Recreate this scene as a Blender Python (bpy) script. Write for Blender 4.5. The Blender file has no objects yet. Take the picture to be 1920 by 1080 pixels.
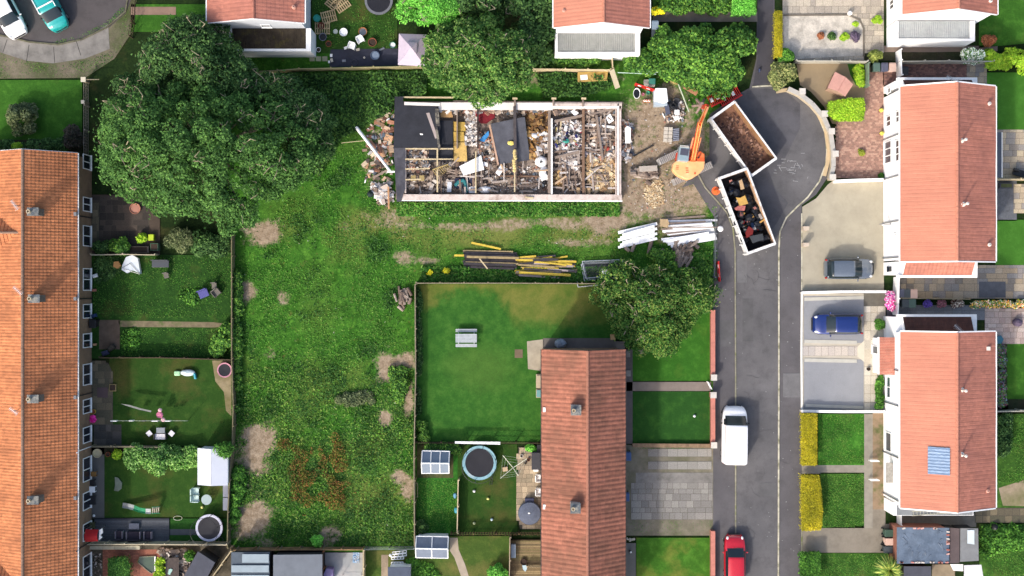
import bpy, math, random
import numpy as np
from mathutils import Vector, Matrix
# ---------------------------------------------------------------- camera, sky, sun
SC = bpy.context.scene
COL = SC.collection
H, S = 100.0, 22.5            # flying height of the camera (m), ground scale (px per m of a 1920 px wide survey sheet)
cam_d = bpy.data.cameras.new('camera'); cam = bpy.data.objects.new('camera', cam_d); COL.objects.link(cam)
cam.location = (0, 0, H); cam.rotation_euler = (0, 0, 0)
cam_d.sensor_width = 36.0; cam_d.lens = 36.0 * H / (1920 / S)
cam_d.clip_start = 1.0; cam_d.clip_end = 2000.0
SC.camera = cam
LIGHT = Vector((0.72, 1.05, -1.0)).normalized()
W = bpy.data.worlds.new('World'); SC.world = W; W.use_nodes = True
nt = W.node_tree; bg = nt.nodes['Background']
sky = nt.nodes.new('ShaderNodeTexSky'); sky.sky_type = 'NISHITA'; sky.sun_disc = False; sky.dust_density = 4.0; sky.ozone_density = 0.6
sky.sun_elevation = math.asin(-LIGHT.z); sky.sun_rotation = math.radians(214.4)
nt.links.new(sky.outputs[0], bg.inputs[0]); bg.inputs[1].default_value = 0.15
sd = bpy.data.lights.new('sun', 'SUN'); sd.energy = 1.55; sd.angle = math.radians(3.0); sd.color = (1.0, 0.95, 0.88)
sun = bpy.data.objects.new('sun', sd); COL.objects.link(sun)
sun.rotation_euler = LIGHT.to_track_quat('-Z', 'Y').to_euler(); sun.location = (-60, -80, 90)
SC.view_settings.view_transform = 'Standard'; SC.view_settings.look = 'None'
SC.view_settings.exposure = 0.86; SC.view_settings.gamma = 1.0
SC.cycles.max_bounces = 5; SC.cycles.diffuse_bounces = 3; SC.cycles.transparent_max_bounces = 6
try: SC.cycles.use_denoising = True
except Exception: pass
R = np.random.RandomState(7)
rnd = random.Random(11)
PI = math.pi
# ---------------------------------------------------------------- helpers
def G(px, py, z=0.0):
 """survey sheet position -> metres on the plane at height z"""
 k = (H - z) / H / S
 return ((px - 960) * k, (540 - py) * k, z)
def gx(px, z=0.0): return G(px, 0, z)[0]
def gy(py, z=0.0): return G(0, py, z)[1]
def lin(v):
 v = v / 255.0
 return v / 12.92 if v <= 0.04045 else ((v + 0.055) / 1.055) ** 2.4
def c(r, g, b, k=0.8):
 return (min(lin(r) * k, .86), min(lin(g) * k, .86), min(lin(b) * k, .86), 1)
class Nodes:
 def __init__(s, name):
  s.m = bpy.data.materials.new(name); s.m.use_nodes = True
  s.t = s.m.node_tree; s.n = s.t.nodes; s.l = s.t.links
  s.b = s.n['Principled BSDF']
  s.pos = s.n.new('ShaderNodeNewGeometry').outputs['Position']
 def noise(s, scale, detail=3, rough=.6, vec=None):
  n = s.n.new('ShaderNodeTexNoise'); n.inputs['Scale'].default_value = scale
  n.inputs['Detail'].default_value = detail; n.inputs['Roughness'].default_value = rough
  s.l.new(vec or s.pos, n.inputs['Vector']); return n.outputs['Fac']
 def ramp(s, fac, stops):
  r = s.n.new('ShaderNodeValToRGB'); e = r.color_ramp.elements
  while len(e) < len(stops): e.new(0.5)
  for k, (p, col) in enumerate(stops):
   e[k].position = p; e[k].color = col
  s.l.new(fac, r.inputs[0]); return r.outputs[0]
 def mix(s, fac, a, b, mode='MIX'):
  m = s.n.new('ShaderNodeMix'); m.data_type = 'RGBA'; m.blend_type = mode
  for sock, v in ((m.inputs[0], fac), (m.inputs[6], a), (m.inputs[7], b)):
   if hasattr(v, 'is_output'): s.l.new(v, sock)
   else: sock.default_value = v
  return m.outputs[2]
 def math(s, op, a, b=0.0, clamp=False):
  m = s.n.new('ShaderNodeMath'); m.operation = op; m.use_clamp = clamp
  for sock, v in ((m.inputs[0], a), (m.inputs[1], b)):
   if hasattr(v, 'is_output'): s.l.new(v, sock)
   else: sock.default_value = v
  return m.outputs[0]
 def bump(s, fac, strength=.3, dist=.02):
  b = s.n.new('ShaderNodeBump'); b.inputs['Strength'].default_value = strength; b.inputs['Distance'].default_value = dist
  s.l.new(fac, b.inputs['Height']); s.l.new(b.outputs[0], s.b.inputs['Normal'])
 def attr(s, name):
  a = s.n.new('ShaderNodeAttribute'); a.attribute_name = name; return a.outputs['Fac']
 def out(s, col, rough=.85, metal=0.0, spec=.3):
  if hasattr(col, 'is_output'): s.l.new(col, s.b.inputs['Base Color'])
  else: s.b.inputs['Base Color'].default_value = col
  s.b.inputs['Roughness'].default_value = rough; s.b.inputs['Metallic'].default_value = metal
  s.b.inputs['Specular IOR Level'].default_value = spec
  return s.m
def dk(col, f): return (col[0] * f, col[1] * f, col[2] * f, 1)
_mats = {}
def mat(name, col, var=.18, scale=3.0, rough=.85, metal=0.0, spec=.3, col2=None, amt=.5, bump=0.0, fine=40.0, thr=.08):
 """mottled surface: broad blotches (optionally of a second colour) and a fine grain"""
 if name in _mats: return _mats[name]
 if sum(col[:3]) == 0: print('BLACK', name)
 N = Nodes(name)
 a, b = dk(col, 1 - var), dk(col, 1 + var)
 base = N.ramp(N.noise(scale, 4), [(.3, a), (.7, b)])
 if col2:
  f = N.ramp(N.noise(scale * .45, 5, .65), [(1 - amt - thr, (0, 0, 0, 1)), (1 - amt + thr, (1, 1, 1, 1))])
  base = N.mix(f, base, col2)
 fn = N.noise(fine, 2, .7)
 g = N.ramp(fn, [(.25, (1 - var,) * 3 + (1,)), (.75, (1 + var * .7,) * 3 + (1,))])
 base = N.mix(1.0, base, g, 'MULTIPLY')
 st = N.ramp(N.noise(.9, 6, .72), [(.33, (1 - var * 1.1,) * 3 + (1,)), (.5, (1, 1, 1, 1)), (.7, (1 + var * .4,) * 3 + (1,))])
 base = N.mix(1.0, base, st, 'MULTIPLY')
 if bump: N.bump(fn, bump, .03)
 _mats[name] = N.out(base, rough, metal, spec); return _mats[name]
def plain(name, col, rough=.5, metal=0.0, spec=.5, coat=0.0):
 if name in _mats: return _mats[name]
 if sum(col[:3]) == 0: print('BLACK', name)
 N = Nodes(name); col_o = N.ramp(N.noise(6, 3), [(.3, dk(col, .93)), (.7, dk(col, 1.05))])
 m = N.out(col_o, rough, metal, spec)
 if coat: N.b.inputs['Coat Weight'].default_value = coat; N.b.inputs['Coat Roughness'].default_value = .08
 _mats[name] = m; return m
def leafmat(name, cols, trans=.25, gain=1.9):
 """foliage: each leaf takes its own tint"""
 if name in _mats: return _mats[name]
 N = Nodes(name)
 rpi = [n for n in N.n if n.type == 'NEW_GEOMETRY'][0].outputs['Random Per Island']
 k = len(cols); cols = [dk(q, gain * 1.04) for q in cols]
 base = N.ramp(rpi, [((i + .5) / k, cc) for i, cc in enumerate(cols)])
 big = N.ramp(N.noise(.55, 3), [(.32, (.66, .7, .7, 1)), (.68, (1.3, 1.24, 1.1, 1))])
 base = N.mix(1.0, base, big, 'MULTIPLY')
 m = N.out(base, .75, 0, .15)
 tr = N.n.new('ShaderNodeBsdfTranslucent'); N.l.new(base, tr.inputs[0])
 ms = N.n.new('ShaderNodeMixShader'); ms.inputs[0].default_value = trans
 o = [n for n in N.n if n.type == 'OUTPUT_MATERIAL'][0]
 N.l.new(N.b.outputs[0], ms.inputs[1]); N.l.new(tr.outputs[0], ms.inputs[2]); N.l.new(ms.outputs[0], o.inputs[0])
 _mats[name] = m; return m
def islandmat(name, cols, rough=.8, steps=True):
 """loose pieces, each of one colour of the list"""
 if name in _mats: return _mats[name]
 N = Nodes(name)
 rpi = [n for n in N.n if n.type == 'NEW_GEOMETRY'][0].outputs['Random Per Island']
 r = N.n.new('ShaderNodeValToRGB'); e = r.color_ramp.elements
 r.color_ramp.interpolation = 'CONSTANT' if steps else 'LINEAR'
 while len(e) < len(cols): e.new(.5)
 for i, cc in enumerate(cols): e[i].position = i / len(cols); e[i].color = cc
 N.l.new(rpi, r.inputs[0])
 g = N.ramp(N.noise(14, 3), [(.3, (.7, .7, .7, 1)), (.7, (1.15, 1.15, 1.15, 1))])
 _mats[name] = N.out(N.mix(1.0, r.outputs[0], g, 'MULTIPLY'), rough, 0, .3); return _mats[name]
# ---- things, parts, meshes
FR = {}                                 # frame (location, turn) of every thing, for its parts
def tag(o, label=None, cat=None, group=None, kind=None):
 if label: o['label'] = label
 if cat: o['category'] = cat
 if group: o['group'] = group
 if kind: o['kind'] = kind
 return o
def thing(name, label, cat, loc=(0, 0, 0), rz=0.0, group=None):
 o = bpy.data.objects.new(name, None); COL.objects.link(o); o.empty_display_size = .3
 o.location = loc; o.rotation_euler = (0, 0, rz)
 FR[o] = (Vector(loc), rz)
 return tag(o, label, cat, group)
def copy_tree(o, parent=None):
 n = o.copy(); COL.objects.link(n); n.parent = parent
 for ch in list(o.children): copy_tree(ch, n)
 return n
def place(proto, loc, rz, label=None, group=None, scale=None):
 """the first use moves the thing itself, later ones copy it with its parts"""
 o = proto if not proto.get('used') else copy_tree(proto)
 o['used'] = 1
 o.location = loc; o.rotation_euler = (0, 0, rz)
 if scale: o.scale = (scale,) * 3
 if label: o['label'] = label
 if group: o['group'] = group
 return o
class MB:
 def __init__(s): s.v = []; s.f = []
 def add(s, vs, fs):
  n = len(s.v); s.v.extend(vs); s.f.extend([tuple(i + n for i in f) for f in fs]); return s
 def box(s, x0, x1, y0, y1, z0, z1):
  if x0 > x1: x0, x1 = x1, x0
  if y0 > y1: y0, y1 = y1, y0
  return s.add([(x0, y0, z0), (x1, y0, z0), (x1, y1, z0), (x0, y1, z0), (x0, y0, z1), (x1, y0, z1), (x1, y1, z1), (x0, y1, z1)],
      [(0, 3, 2, 1), (4, 5, 6, 7), (0, 1, 5, 4), (1, 2, 6, 5), (2, 3, 7, 6), (3, 0, 4, 7)])
 def obox(s, cx, cy, z0, sx, sy, sz, rz=0.0, tilt=0.0, roll=0.0):
  m = Matrix.Translation((cx, cy, z0 + sz / 2)) @ Matrix.Rotation(rz, 4, 'Z') @ Matrix.Rotation(tilt, 4, 'Y') @ Matrix.Rotation(roll, 4, 'X')
  vs = [tuple(m @ Vector((a * sx / 2, b * sy / 2, d * sz / 2))) for d in (-1, 1) for a, b in ((-1, -1), (1, -1), (1, 1), (-1, 1))]
  return s.add(vs, [(0, 3, 2, 1), (4, 5, 6, 7), (0, 1, 5, 4), (1, 2, 6, 5), (2, 3, 7, 6), (3, 0, 4, 7)])
 def prism(s, poly, z0, z1):
  a = sum(poly[i][0] * poly[(i + 1) % len(poly)][1] - poly[(i + 1) % len(poly)][0] * poly[i][1] for i in range(len(poly)))
  if a < 0: poly = poly[::-1]
  n = len(poly); zt = z1 if hasattr(z1, '__len__') else [z1] * n
  return s.add([(p[0], p[1], z0) for p in poly] + [(p[0], p[1], zt[i]) for i, p in enumerate(poly)],
      [tuple(range(n - 1, -1, -1)), tuple(range(n, 2 * n))] + [(i, (i + 1) % n, n + (i + 1) % n, n + i) for i in range(n)])
 def xprism(s, prof, y0, y1):
  """profile of (x, z) run along y"""
  n = len(prof)
  return s.add([(p[0], y0, p[1]) for p in prof] + [(p[0], y1, p[1]) for p in prof],
      [tuple(range(n)), tuple(range(2 * n - 1, n - 1, -1))] + [(i, n + i, n + (i + 1) % n, (i + 1) % n) for i in range(n)])
 def sheet(s, poly, z):
  a = sum(poly[i][0] * poly[(i + 1) % len(poly)][1] - poly[(i + 1) % len(poly)][0] * poly[i][1] for i in range(len(poly)))
  if a < 0: poly = poly[::-1]
  return s.add([(p[0], p[1], z) for p in poly], [tuple(range(len(poly)))])
 def tube(s, p0, p1, r0, r1=None, n=8, cap=True):
  r1 = r0 if r1 is None else r1
  p0, p1 = Vector(p0), Vector(p1); d = (p1 - p0)
  if d.length < 1e-6: return s
  q = d.to_track_quat('Z', 'Y'); vs = []
  for p, r in ((p0, r0), (p1, r1)):
   for i in range(n):
    a = 2 * PI * i / n; vs.append(tuple(p + q @ Vector((r * math.cos(a), r * math.sin(a), 0))))
  fs = [(i, (i + 1) % n, n + (i + 1) % n, n + i) for i in range(n)]
  if cap: fs += [tuple(range(n - 1, -1, -1)), tuple(range(n, 2 * n))]
  return s.add(vs, fs)
 def path(s, pts, r, n=6):
  for a, b in zip(pts[:-1], pts[1:]): s.tube(a, b, r, r, n)
  return s
 def lathe(s, prof, cx=0, cy=0, n=24, sx=1.0, sy=1.0):
  vs = []; m = len(prof)
  for i in range(n):
   a = 2 * PI * i / n
   for r, z in prof: vs.append((cx + r * sx * math.cos(a), cy + r * sy * math.sin(a), z))
  fs = []
  for i in range(n):
   j = (i + 1) % n
   for k in range(m - 1): fs.append((i * m + k, j * m + k, j * m + k + 1, i * m + k + 1))
  fs.append(tuple(i * m + m - 1 for i in range(n)))
  return s.add(vs, fs)
 def ball(s, cx, cy, cz, rx, ry=None, rz=None, n=10, jit=0.0):
  ry = ry or rx; rz = rz or rx; vs = []; fs = []; m = max(4, n // 2)
  for k in range(m + 1):
   t = PI * k / m
   for i in range(n):
    a = 2 * PI * i / n; j = 1 + (rnd.random() - .5) * jit
    vs.append((cx + rx * j * math.sin(t) * math.cos(a), cy + ry * j * math.sin(t) * math.sin(a), cz + rz * j * math.cos(t)))
  for k in range(m):
   for i in range(n):
    j = (i + 1) % n
    fs.append((k * n + i, (k + 1) * n + i, (k + 1) * n + j, k * n + j))
  return s.add(vs, fs)
 def build(s, name, m, parent=None, world=True, smooth=False, bevel=0.0, label=None, cat=None, group=None, kind=None, auto=False):
  me = bpy.data.meshes.new(name)
  v = np.array(s.v, dtype=float).reshape(-1, 3)
  loc = None
  if parent is None:
   loc = Vector(((v[:, 0].min() + v[:, 0].max()) / 2, (v[:, 1].min() + v[:, 1].max()) / 2, v[:, 2].min()))
   v = v - np.array(loc)
  elif world:
   L, rz = FR[parent]; v = v - np.array(L)
   if rz:
    ca, sa = math.cos(-rz), math.sin(-rz)
    v = np.stack([v[:, 0] * ca - v[:, 1] * sa, v[:, 0] * sa + v[:, 1] * ca, v[:, 2]], 1)
  me.from_pydata(v.tolist(), [], s.f); me.materials.append(m)
  if smooth: me.polygons.foreach_set('use_smooth', [True] * len(me.polygons))
  me.update()
  o = bpy.data.objects.new(name, me); COL.objects.link(o)
  if parent is None: o.location = loc; FR[o] = (loc, 0.0)
  else: o.parent = parent; FR[o] = FR[parent]
  if bevel:
   b = o.modifiers.new('bevel', 'BEVEL'); b.width = bevel; b.segments = 2; b.limit_method = 'ANGLE'
  if smooth and auto:
   try: me.set_sharp_from_angle(angle=math.radians(35))
   except Exception: pass
  return tag(o, label, cat, group, kind)
def npmesh(name, V, F, m, parent=None, origin=None, **kw):
 """mesh from numpy arrays: V (n,3), F (m,k)"""
 V = np.asarray(V, dtype=np.float32).copy(); F = np.asarray(F, dtype=np.int32); k = F.shape[1]
 if parent is not None: V -= np.array(FR[parent][0], dtype=np.float32); loc = None
 else:
  loc = Vector(((V[:, 0].min() + V[:, 0].max()) / 2, (V[:, 1].min() + V[:, 1].max()) / 2, V[:, 2].min())) if origin is None else Vector(origin)
  V -= np.array(loc, dtype=np.float32)
 me = bpy.data.meshes.new(name)
 me.vertices.add(len(V)); me.vertices.foreach_set('co', V.ravel())
 me.loops.add(F.size); me.loops.foreach_set('vertex_index', F.ravel())
 me.polygons.add(len(F)); me.polygons.foreach_set('loop_start', np.arange(0, F.size, k, dtype=np.int32))
 me.update(calc_edges=True); me.validate(); me.materials.append(m)
 me.polygons.foreach_set('use_smooth', np.full(len(F), bool(kw.get('smooth'))))
 o = bpy.data.objects.new(name, me); COL.objects.link(o)
 if parent is None: o.location = loc; FR[o] = (loc, 0.0)
 else: o.parent = parent; FR[o] = FR[parent]
 return tag(o, kw.get('label'), kw.get('cat'), kw.get('group'), kw.get('kind'))
def rect(x0, y0, x1, y1): return [(x0, y0), (x1, y0), (x1, y1), (x0, y1)]
def PX(poly, z=0.0): return [G(a, b, z)[:2] for a, b in poly]
def inside(X, Y, poly):
 r = np.zeros(X.shape, bool); n = len(poly)
 for i in range(n):
  x0, y0 = poly[i]; x1, y1 = poly[(i + 1) % n]
  cnd = ((y0 > Y) != (y1 > Y)) & (X < (x1 - x0) * (Y - y0) / ((y1 - y0) if y1 != y0 else 1e-9) + x0)
  r ^= cnd
 return r
def edge_dist(X, Y, poly):
 d = np.full(X.shape, 1e9); n = len(poly)
 for i in range(n):
  x0, y0 = poly[i]; x1, y1 = poly[(i + 1) % n]; dx, dy = x1 - x0, y1 - y0
  t = np.clip(((X - x0) * dx + (Y - y0) * dy) / (dx * dx + dy * dy + 1e-9), 0, 1)
  d = np.minimum(d, np.hypot(X - x0 - t * dx, Y - y0 - t * dy))
 return d
_wn = [(R.uniform(0, 2 * PI), R.uniform(0, 2 * PI), R.uniform(.6, 1.5)) for _ in range(40)]
def nz(X, Y, scale, o=0):
 r = 0
 for a, p, s in _wn[o:o + 9]: r = r + np.sin((X * math.cos(a) + Y * math.sin(a)) * scale * s + p + 1.7 * np.sin((X * math.sin(a) - Y * math.cos(a)) * scale * s * .6 + p * 2))
 return r / 6.0
def sample_poly(poly, n):
 P = np.array(poly); x0, y0 = P.min(0); x1, y1 = P.max(0); out = np.zeros((0, 2))
 while len(out) < n:
  q = R.uniform((x0, y0), (x1, y1), (n * 2, 2)); out = np.vstack([out, q[inside(q[:, 0], q[:, 1], poly)]])
 return out[:n]
def quads(Pc, Nn, size, asp=.6, diamond=True):
 """one small leaf-shaped face at each point, facing Nn"""
 n = len(Pc); T = R.normal(size=(n, 3)); T -= (T * Nn).sum(1, keepdims=True) * Nn; T /= np.linalg.norm(T, axis=1, keepdims=True) + 1e-9
 B = np.cross(Nn, T); s = np.asarray(size).reshape(-1, 1)
 if diamond: V = np.stack([Pc - T * s, Pc - B * s * asp, Pc + T * s, Pc + B * s * asp], 1)
 else: V = np.stack([Pc - T * s - B * s * asp, Pc + T * s - B * s * asp, Pc + T * s + B * s * asp, Pc - T * s + B * s * asp], 1)
 return V.reshape(-1, 3), np.arange(4 * n).reshape(-1, 4)
def unit(v): return v / (np.linalg.norm(v, axis=1, keepdims=True) + 1e-9)
def crown_arrays(poly, z0, z1, nleaf, leaf, blob=(.8, 1.5), nblob=None, flat=.75, seed=None):
 """foliage filling an outline (metres) between z0 and z1: domed clusters with gaps between them"""
 P = np.array(poly); area = abs(sum(P[i][0] * P[(i + 1) % len(P)][1] - P[(i + 1) % len(P)][0] * P[i][1] for i in range(len(P)))) / 2
 nb = nblob or max(5, int(area / (blob[0] + blob[1]) ** 2 * 4.5))
 c0 = sample_poly(poly, nb * 3); d = edge_dist(c0[:, 0], c0[:, 1], poly); rr = R.uniform(blob[0], blob[1], len(c0))
 keep = d > rr * .45; c0, d, rr = c0[keep][:nb], d[keep][:nb], rr[keep][:nb]
 if len(c0) == 0: c0 = np.array([P.mean(0)]); d = np.array([1.0]); rr = np.array([blob[0]])
 dm = max(d.max(), .3)
 zt = z0 + (z1 - z0) * np.sqrt(np.clip(d / dm, 0, 1)) * R.uniform(.62, 1.0, len(d))
 zc = zt - rr * flat
 w = rr ** 2; idx = R.choice(len(c0), nleaf, p=w / w.sum())
 dr = R.normal(size=(nleaf, 3)); dr[:, 2] = np.abs(dr[:, 2]) * 1.0 - .35; dr = unit(dr)
 rad = rr[idx] * (1 - np.abs(R.normal(0, .16, nleaf))) * (1 + .14 * np.sin(dr[:, 0] * 7 + idx) * np.cos(dr[:, 1] * 6 + idx * 2))
 Pc = np.stack([c0[idx, 0] + dr[:, 0] * rad, c0[idx, 1] + dr[:, 1] * rad, zc[idx] + dr[:, 2] * rad * flat], 1)
 Pc[:, 2] = np.maximum(Pc[:, 2], .05)
 Nn = unit(dr * .7 + R.normal(size=(nleaf, 3)) * .6 + np.array([0, 0, .5]))
 return Pc, Nn, c0, zc, rr
def foliage(name, label, cat, poly_px, z0, z1, nleaf, leaf, m, blob=(.5, 1.0), trunk=True, group=None, zref=None, bark=None, flat=.8, asp=.6, limbs=10, box=False):
 zr = (z0 + z1) / 2 if zref is None else zref
 poly = PX(poly_px, zr)
 Pc, Nn, c0, zc, rr = crown_arrays(poly, z0, z1, nleaf, leaf, blob, flat=flat)
 if box:
  q = sample_poly(poly, nleaf); d = edge_dist(q[:, 0], q[:, 1], poly); side = R.uniform(0, 1, nleaf) < .25
  top = z1 * (.9 + .1 * np.clip(d / .25, 0, 1)) + .07 * nz(q[:, 0], q[:, 1], 5, 4) + R.normal(0, .035, nleaf)
  zz = np.where(side & (d < .2), R.uniform(.1, z1, nleaf), top); Pc = np.column_stack([q + R.normal(0, .03, q.shape), zz]); Nn = unit(R.normal(size=(nleaf, 3)) * .6 + np.array([0, 0, .8]))
 elif trunk:
  k = nleaf // 14; j = R.choice(nleaf, k); cxy = Pc[:, :2].mean(0); Pc[j, :2] += (Pc[j, :2] - cxy) * R.uniform(0, .09, (k, 1)); Pc[j, 2] += R.uniform(-.4, .5, k)
 cen = c0.mean(0)
 t = thing(name, label, cat, (cen[0], cen[1], 0), 0, group)
 V, F = quads(Pc, Nn, R.uniform(.6, 1.25, nleaf) * leaf, asp)
 npmesh('crown' if trunk else 'leaves', V, F, m, t)
 b = MB(); k = max(.05, (z1) * .028)
 hub = Vector((cen[0], cen[1], z0 * .6 + .2))
 if trunk: b.tube((cen[0], cen[1], -.05), hub, k * 1.3, k, 9)
 order = R.permutation(len(c0))[:limbs]
 for i in order:
  p = Vector((c0[i, 0], c0[i, 1], zc[i])); mid = hub.lerp(p, .5) + Vector((R.uniform(-.3, .3), R.uniform(-.3, .3), .12 * (p - hub).length)) * (1 if trunk else .3)
  b.tube(hub if trunk else (cen[0] * .3 + p.x * .7, cen[1] * .3 + p.y * .7, 0), mid, k * .6, k * .35, 6); b.tube(mid, p, k * .35, k * .12, 5)
  if trunk:
   for _ in range(4):
    q = p + Vector((R.uniform(-1, 1), R.uniform(-1, 1), R.uniform(.5, 1.05))) * rr[i]; e = q + Vector((R.uniform(-1, 1), R.uniform(-1, 1), R.uniform(-.1, .2))) * rr[i] * .7
    b.tube(p, q, k * .12, .035, 4); b.tube(q, e, .035, .015, 4)
 b.build('trunk' if trunk else 'stems', bark or BARK, t)
 return t
BARK = mat('bark', c(170, 158, 132, .8), .25, 4, .9)
# ---------------------------------------------------------------- materials of the setting
A_ROAD = mat('asphalt', c(110, 108, 109), .2, .35, .9, col2=c(95, 94, 96), amt=.45, bump=.15, fine=22, thr=.2)
A_DARK = mat('old_tarmac', c(94, 88, 89), .2, .4, .9, col2=c(88, 84, 84), amt=.5, bump=.2, fine=22, thr=.2)
KERB = mat('kerb_stone', c(150, 146, 128), .2, 2.5, .9, col2=c(120, 128, 72), amt=.42)
KERBW = mat('pale_kerb_stone', c(212, 206, 184), .15, 2.5, .9, col2=c(136, 134, 108), amt=.45)
CONC = mat('concrete', c(146, 142, 136), .2, .9, .9, col2=c(128, 124, 118), amt=.42, bump=.15, thr=.2)
BEIGE = mat('beige_concrete', c(182, 174, 153), .1, .6, .9, col2=c(164, 157, 140), amt=.4, thr=.25)
SOIL = mat('bare_soil', c(164, 147, 126), .16, 1.2, .95, col2=c(140, 124, 104), amt=.45, bump=.4, fine=14, thr=.2)
SOILD = mat('dark_soil', c(74, 66, 52), .3, 1.2, .95, col2=c(44, 58, 32), amt=.5, bump=.4, fine=12, thr=.2)
GRAVELW = mat('pale_gravel', c(214, 206, 192), .22, 1.5, .95, bump=.6, fine=11)
GRAVELG = mat('grey_gravel', c(160, 162, 166), .1, .5, .95, col2=c(138, 141, 147), amt=.45, bump=.3, fine=16, thr=.25)
def grassmat(name, g1, g2, dry, dryamt=.4, speck=.35, scale=.35, bare=None, use_attr=False, fine=9.0):
 N = Nodes(name)
 a = N.ramp(N.noise(scale * 3, 7, .72), [(.34, dk(g1, .9)), (.5, g1), (.66, dk(g2, 1.06))])
 if use_attr:
  cl = N.ramp(N.noise(.8, 6, .7), [(.36, (.55, .62, .5, 1)), (.5, (.95, .97, .9, 1)), (.68, (1.22, 1.16, 1.1, 1))]); a = N.mix(1.0, a, cl, 'MULTIPLY')
  br = N.ramp(N.noise(1.7, 5, .7), [(.6, (0, 0, 0, 1)), (.72, (.7, .7, .7, 1))]); a = N.mix(br, a, c(120, 108, 62))
  f = N.attr('dry')
 else: f = N.ramp(N.noise(scale, 5, .6), [(1 - dryamt - .12, (0, 0, 0, 1)), (1 - dryamt + .14, (1, 1, 1, 1))])
 a = N.mix(f, a, dry)
 fn = N.noise(fine, 4, .75)
 g = N.ramp(fn, [(.3, (1 - speck,) * 3 + (1,)), (.5, (1, 1, 1, 1)), (.72, (1 + speck, 1 + speck * .9, 1 + speck * .5, 1))])
 a = N.mix(1.0, a, g, 'MULTIPLY')
 if use_attr:
  s = N.ramp(N.noise(2.2, 5, .7), [(.3, c(130, 110, 88)), (.7, c(188, 170, 146))])
  s2 = N.ramp(N.noise(9, 4, .7), [(.3, (.7, .7, .7, 1)), (.7, (1.15, 1.15, 1.15, 1))])
  s = N.mix(1.0, s, s2, 'MULTIPLY')
  f2 = N.math('ADD', N.attr('dirt'), N.math('MULTIPLY', N.math('SUBTRACT', N.noise(2.2, 7, .8), .5), 2.0))
  f2 = N.ramp(f2, [(.26, (0, 0, 0, 1)), (.74, (1, 1, 1, 1))])
  a = N.mix(f2, a, s)
 N.bump(fn, .5, .05)
 return N.out(a, .95, 0, .1)
LAWN = grassmat('mown_grass', c(52, 98, 38), c(62, 110, 42), c(104, 118, 58), .28, .16)
LAWNB = grassmat('bright_mown_grass', c(60, 106, 36), c(76, 124, 44), c(98, 122, 54), .3, .2)
LAWND = grassmat('deep_mown_grass', c(46, 88, 36), c(58, 102, 40), c(84, 100, 46), .22, .16)
LAWNY = grassmat('worn_mown_grass', c(72, 96, 42), c(88, 106, 48), c(124, 116, 68), .42, .18)
LAWNX = grassmat('worn_deep_grass', c(50, 82, 32), c(64, 92, 38), c(92, 88, 48), .38, .18)
TURF = grassmat('artificial_turf', c(72, 124, 44), c(80, 132, 50), c(84, 134, 54), .1, .06)
ROUGH = grassmat('rough_grass', c(60, 96, 38), c(84, 124, 48), c(120, 122, 66), .3, .3, use_attr=False, fine=6)
MEADOW = grassmat('meadow_grass', c(62, 112, 38), c(84, 134, 48), c(118, 126, 64), .3, .3, .5, use_attr=True, fine=6)
SCRUBG = grassmat('scrub_ground', c(36, 54, 26), c(48, 66, 30), c(76, 70, 44), .35, .35, fine=5)  # dark green and brown colour of the base ground
# ---------------------------------------------------------------- the ground
MB().sheet(rect(-400, -400, 400, 400), -.03).build('ground', SCRUBG, kind='structure')
def flat(name, px, m, z, zr=0.0):
 return MB().sheet(PX(px, zr), z).build(name, m, kind='structure')
def meadow():
 x0, x1 = gx(425), gx(1345); y0, y1 = gy(1034), gy(96); st = .3
 xs = np.arange(x0, x1 + st, st); ys = np.arange(y0, y1 + st, st)
 X, Y = np.meshgrid(xs, ys); nx, ny = len(xs), len(ys)
 Z = .004 + .025 * (nz(X, Y, 1.3) * .5 + .5)
 V = np.stack([X.ravel(), Y.ravel(), Z.ravel()], 1)
 i = np.arange((ny - 1) * (nx - 1)); r, q = i // (nx - 1), i % (nx - 1); a = r * nx + q
 F = np.stack([a, a + 1, a + nx + 1, a + nx], 1)
 cx, cy = X.ravel()[a] + st / 2, Y.ravel()[a] + st / 2
 keep = ~inside(cx, cy, PX(rect(790, 540, 1330, 1030)))
 o = npmesh('meadow', V, F[keep], MEADOW, kind='structure')
 me = o.data
 co = np.zeros(len(me.vertices) * 3, np.float32); me.vertices.foreach_get('co', co); co = co.reshape(-1, 3) + np.array(o.location)
 d, y = meadow_masks(co[:, 0], co[:, 1])
 for nm, val in (('dirt', d), ('dry', y)):
  at = me.attributes.new(nm, 'FLOAT', 'POINT'); at.data.foreach_set('value', val.astype(np.float32))
 return o
DIRT = [(490, 436, 30, 24, 1), (497, 448, 22, 18, 1), (463, 545, 18, 20, .9), (528, 560, 11, 13, .6), (479, 850, 32, 62, 1), (470, 815, 26, 30, .9), (478, 985, 34, 44, 1.05), (462, 1000, 24, 30, .9),
  (722, 700, 17, 38, 1.05), (757, 680, 24, 14, 1), (766, 745, 10, 32, .9), (722, 782, 13, 17, .9), (748, 895, 16, 13, .85), (766, 918, 12, 16, .8), (510, 660, 12, 14, .4), (620, 1003, 18, 16, .7),
  (752, 480, 22, 14, .7), (802, 488, 24, 6, .7), (730, 412, 40, 22, .55), (880, 424, 190, 9, .6), (1060, 420, 150, 10, .68), (1210, 300, 60, 120, 1.0), (1230, 210, 50, 60, .95), (1215, 380, 60, 30, .95),
  (1150, 415, 60, 22, .9), (1280, 370, 60, 45, .8), (1090, 455, 70, 7, .66), (1075, 515, 60, 7, .5), (960, 518, 12, 10, .6), (1030, 150, 120, 14, .55), (1270, 345, 60, 28, .9), (705, 300, 26, 60, .55), (1310, 260, 40, 60, .8), (590, 800, 10, 8, .3)]
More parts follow.
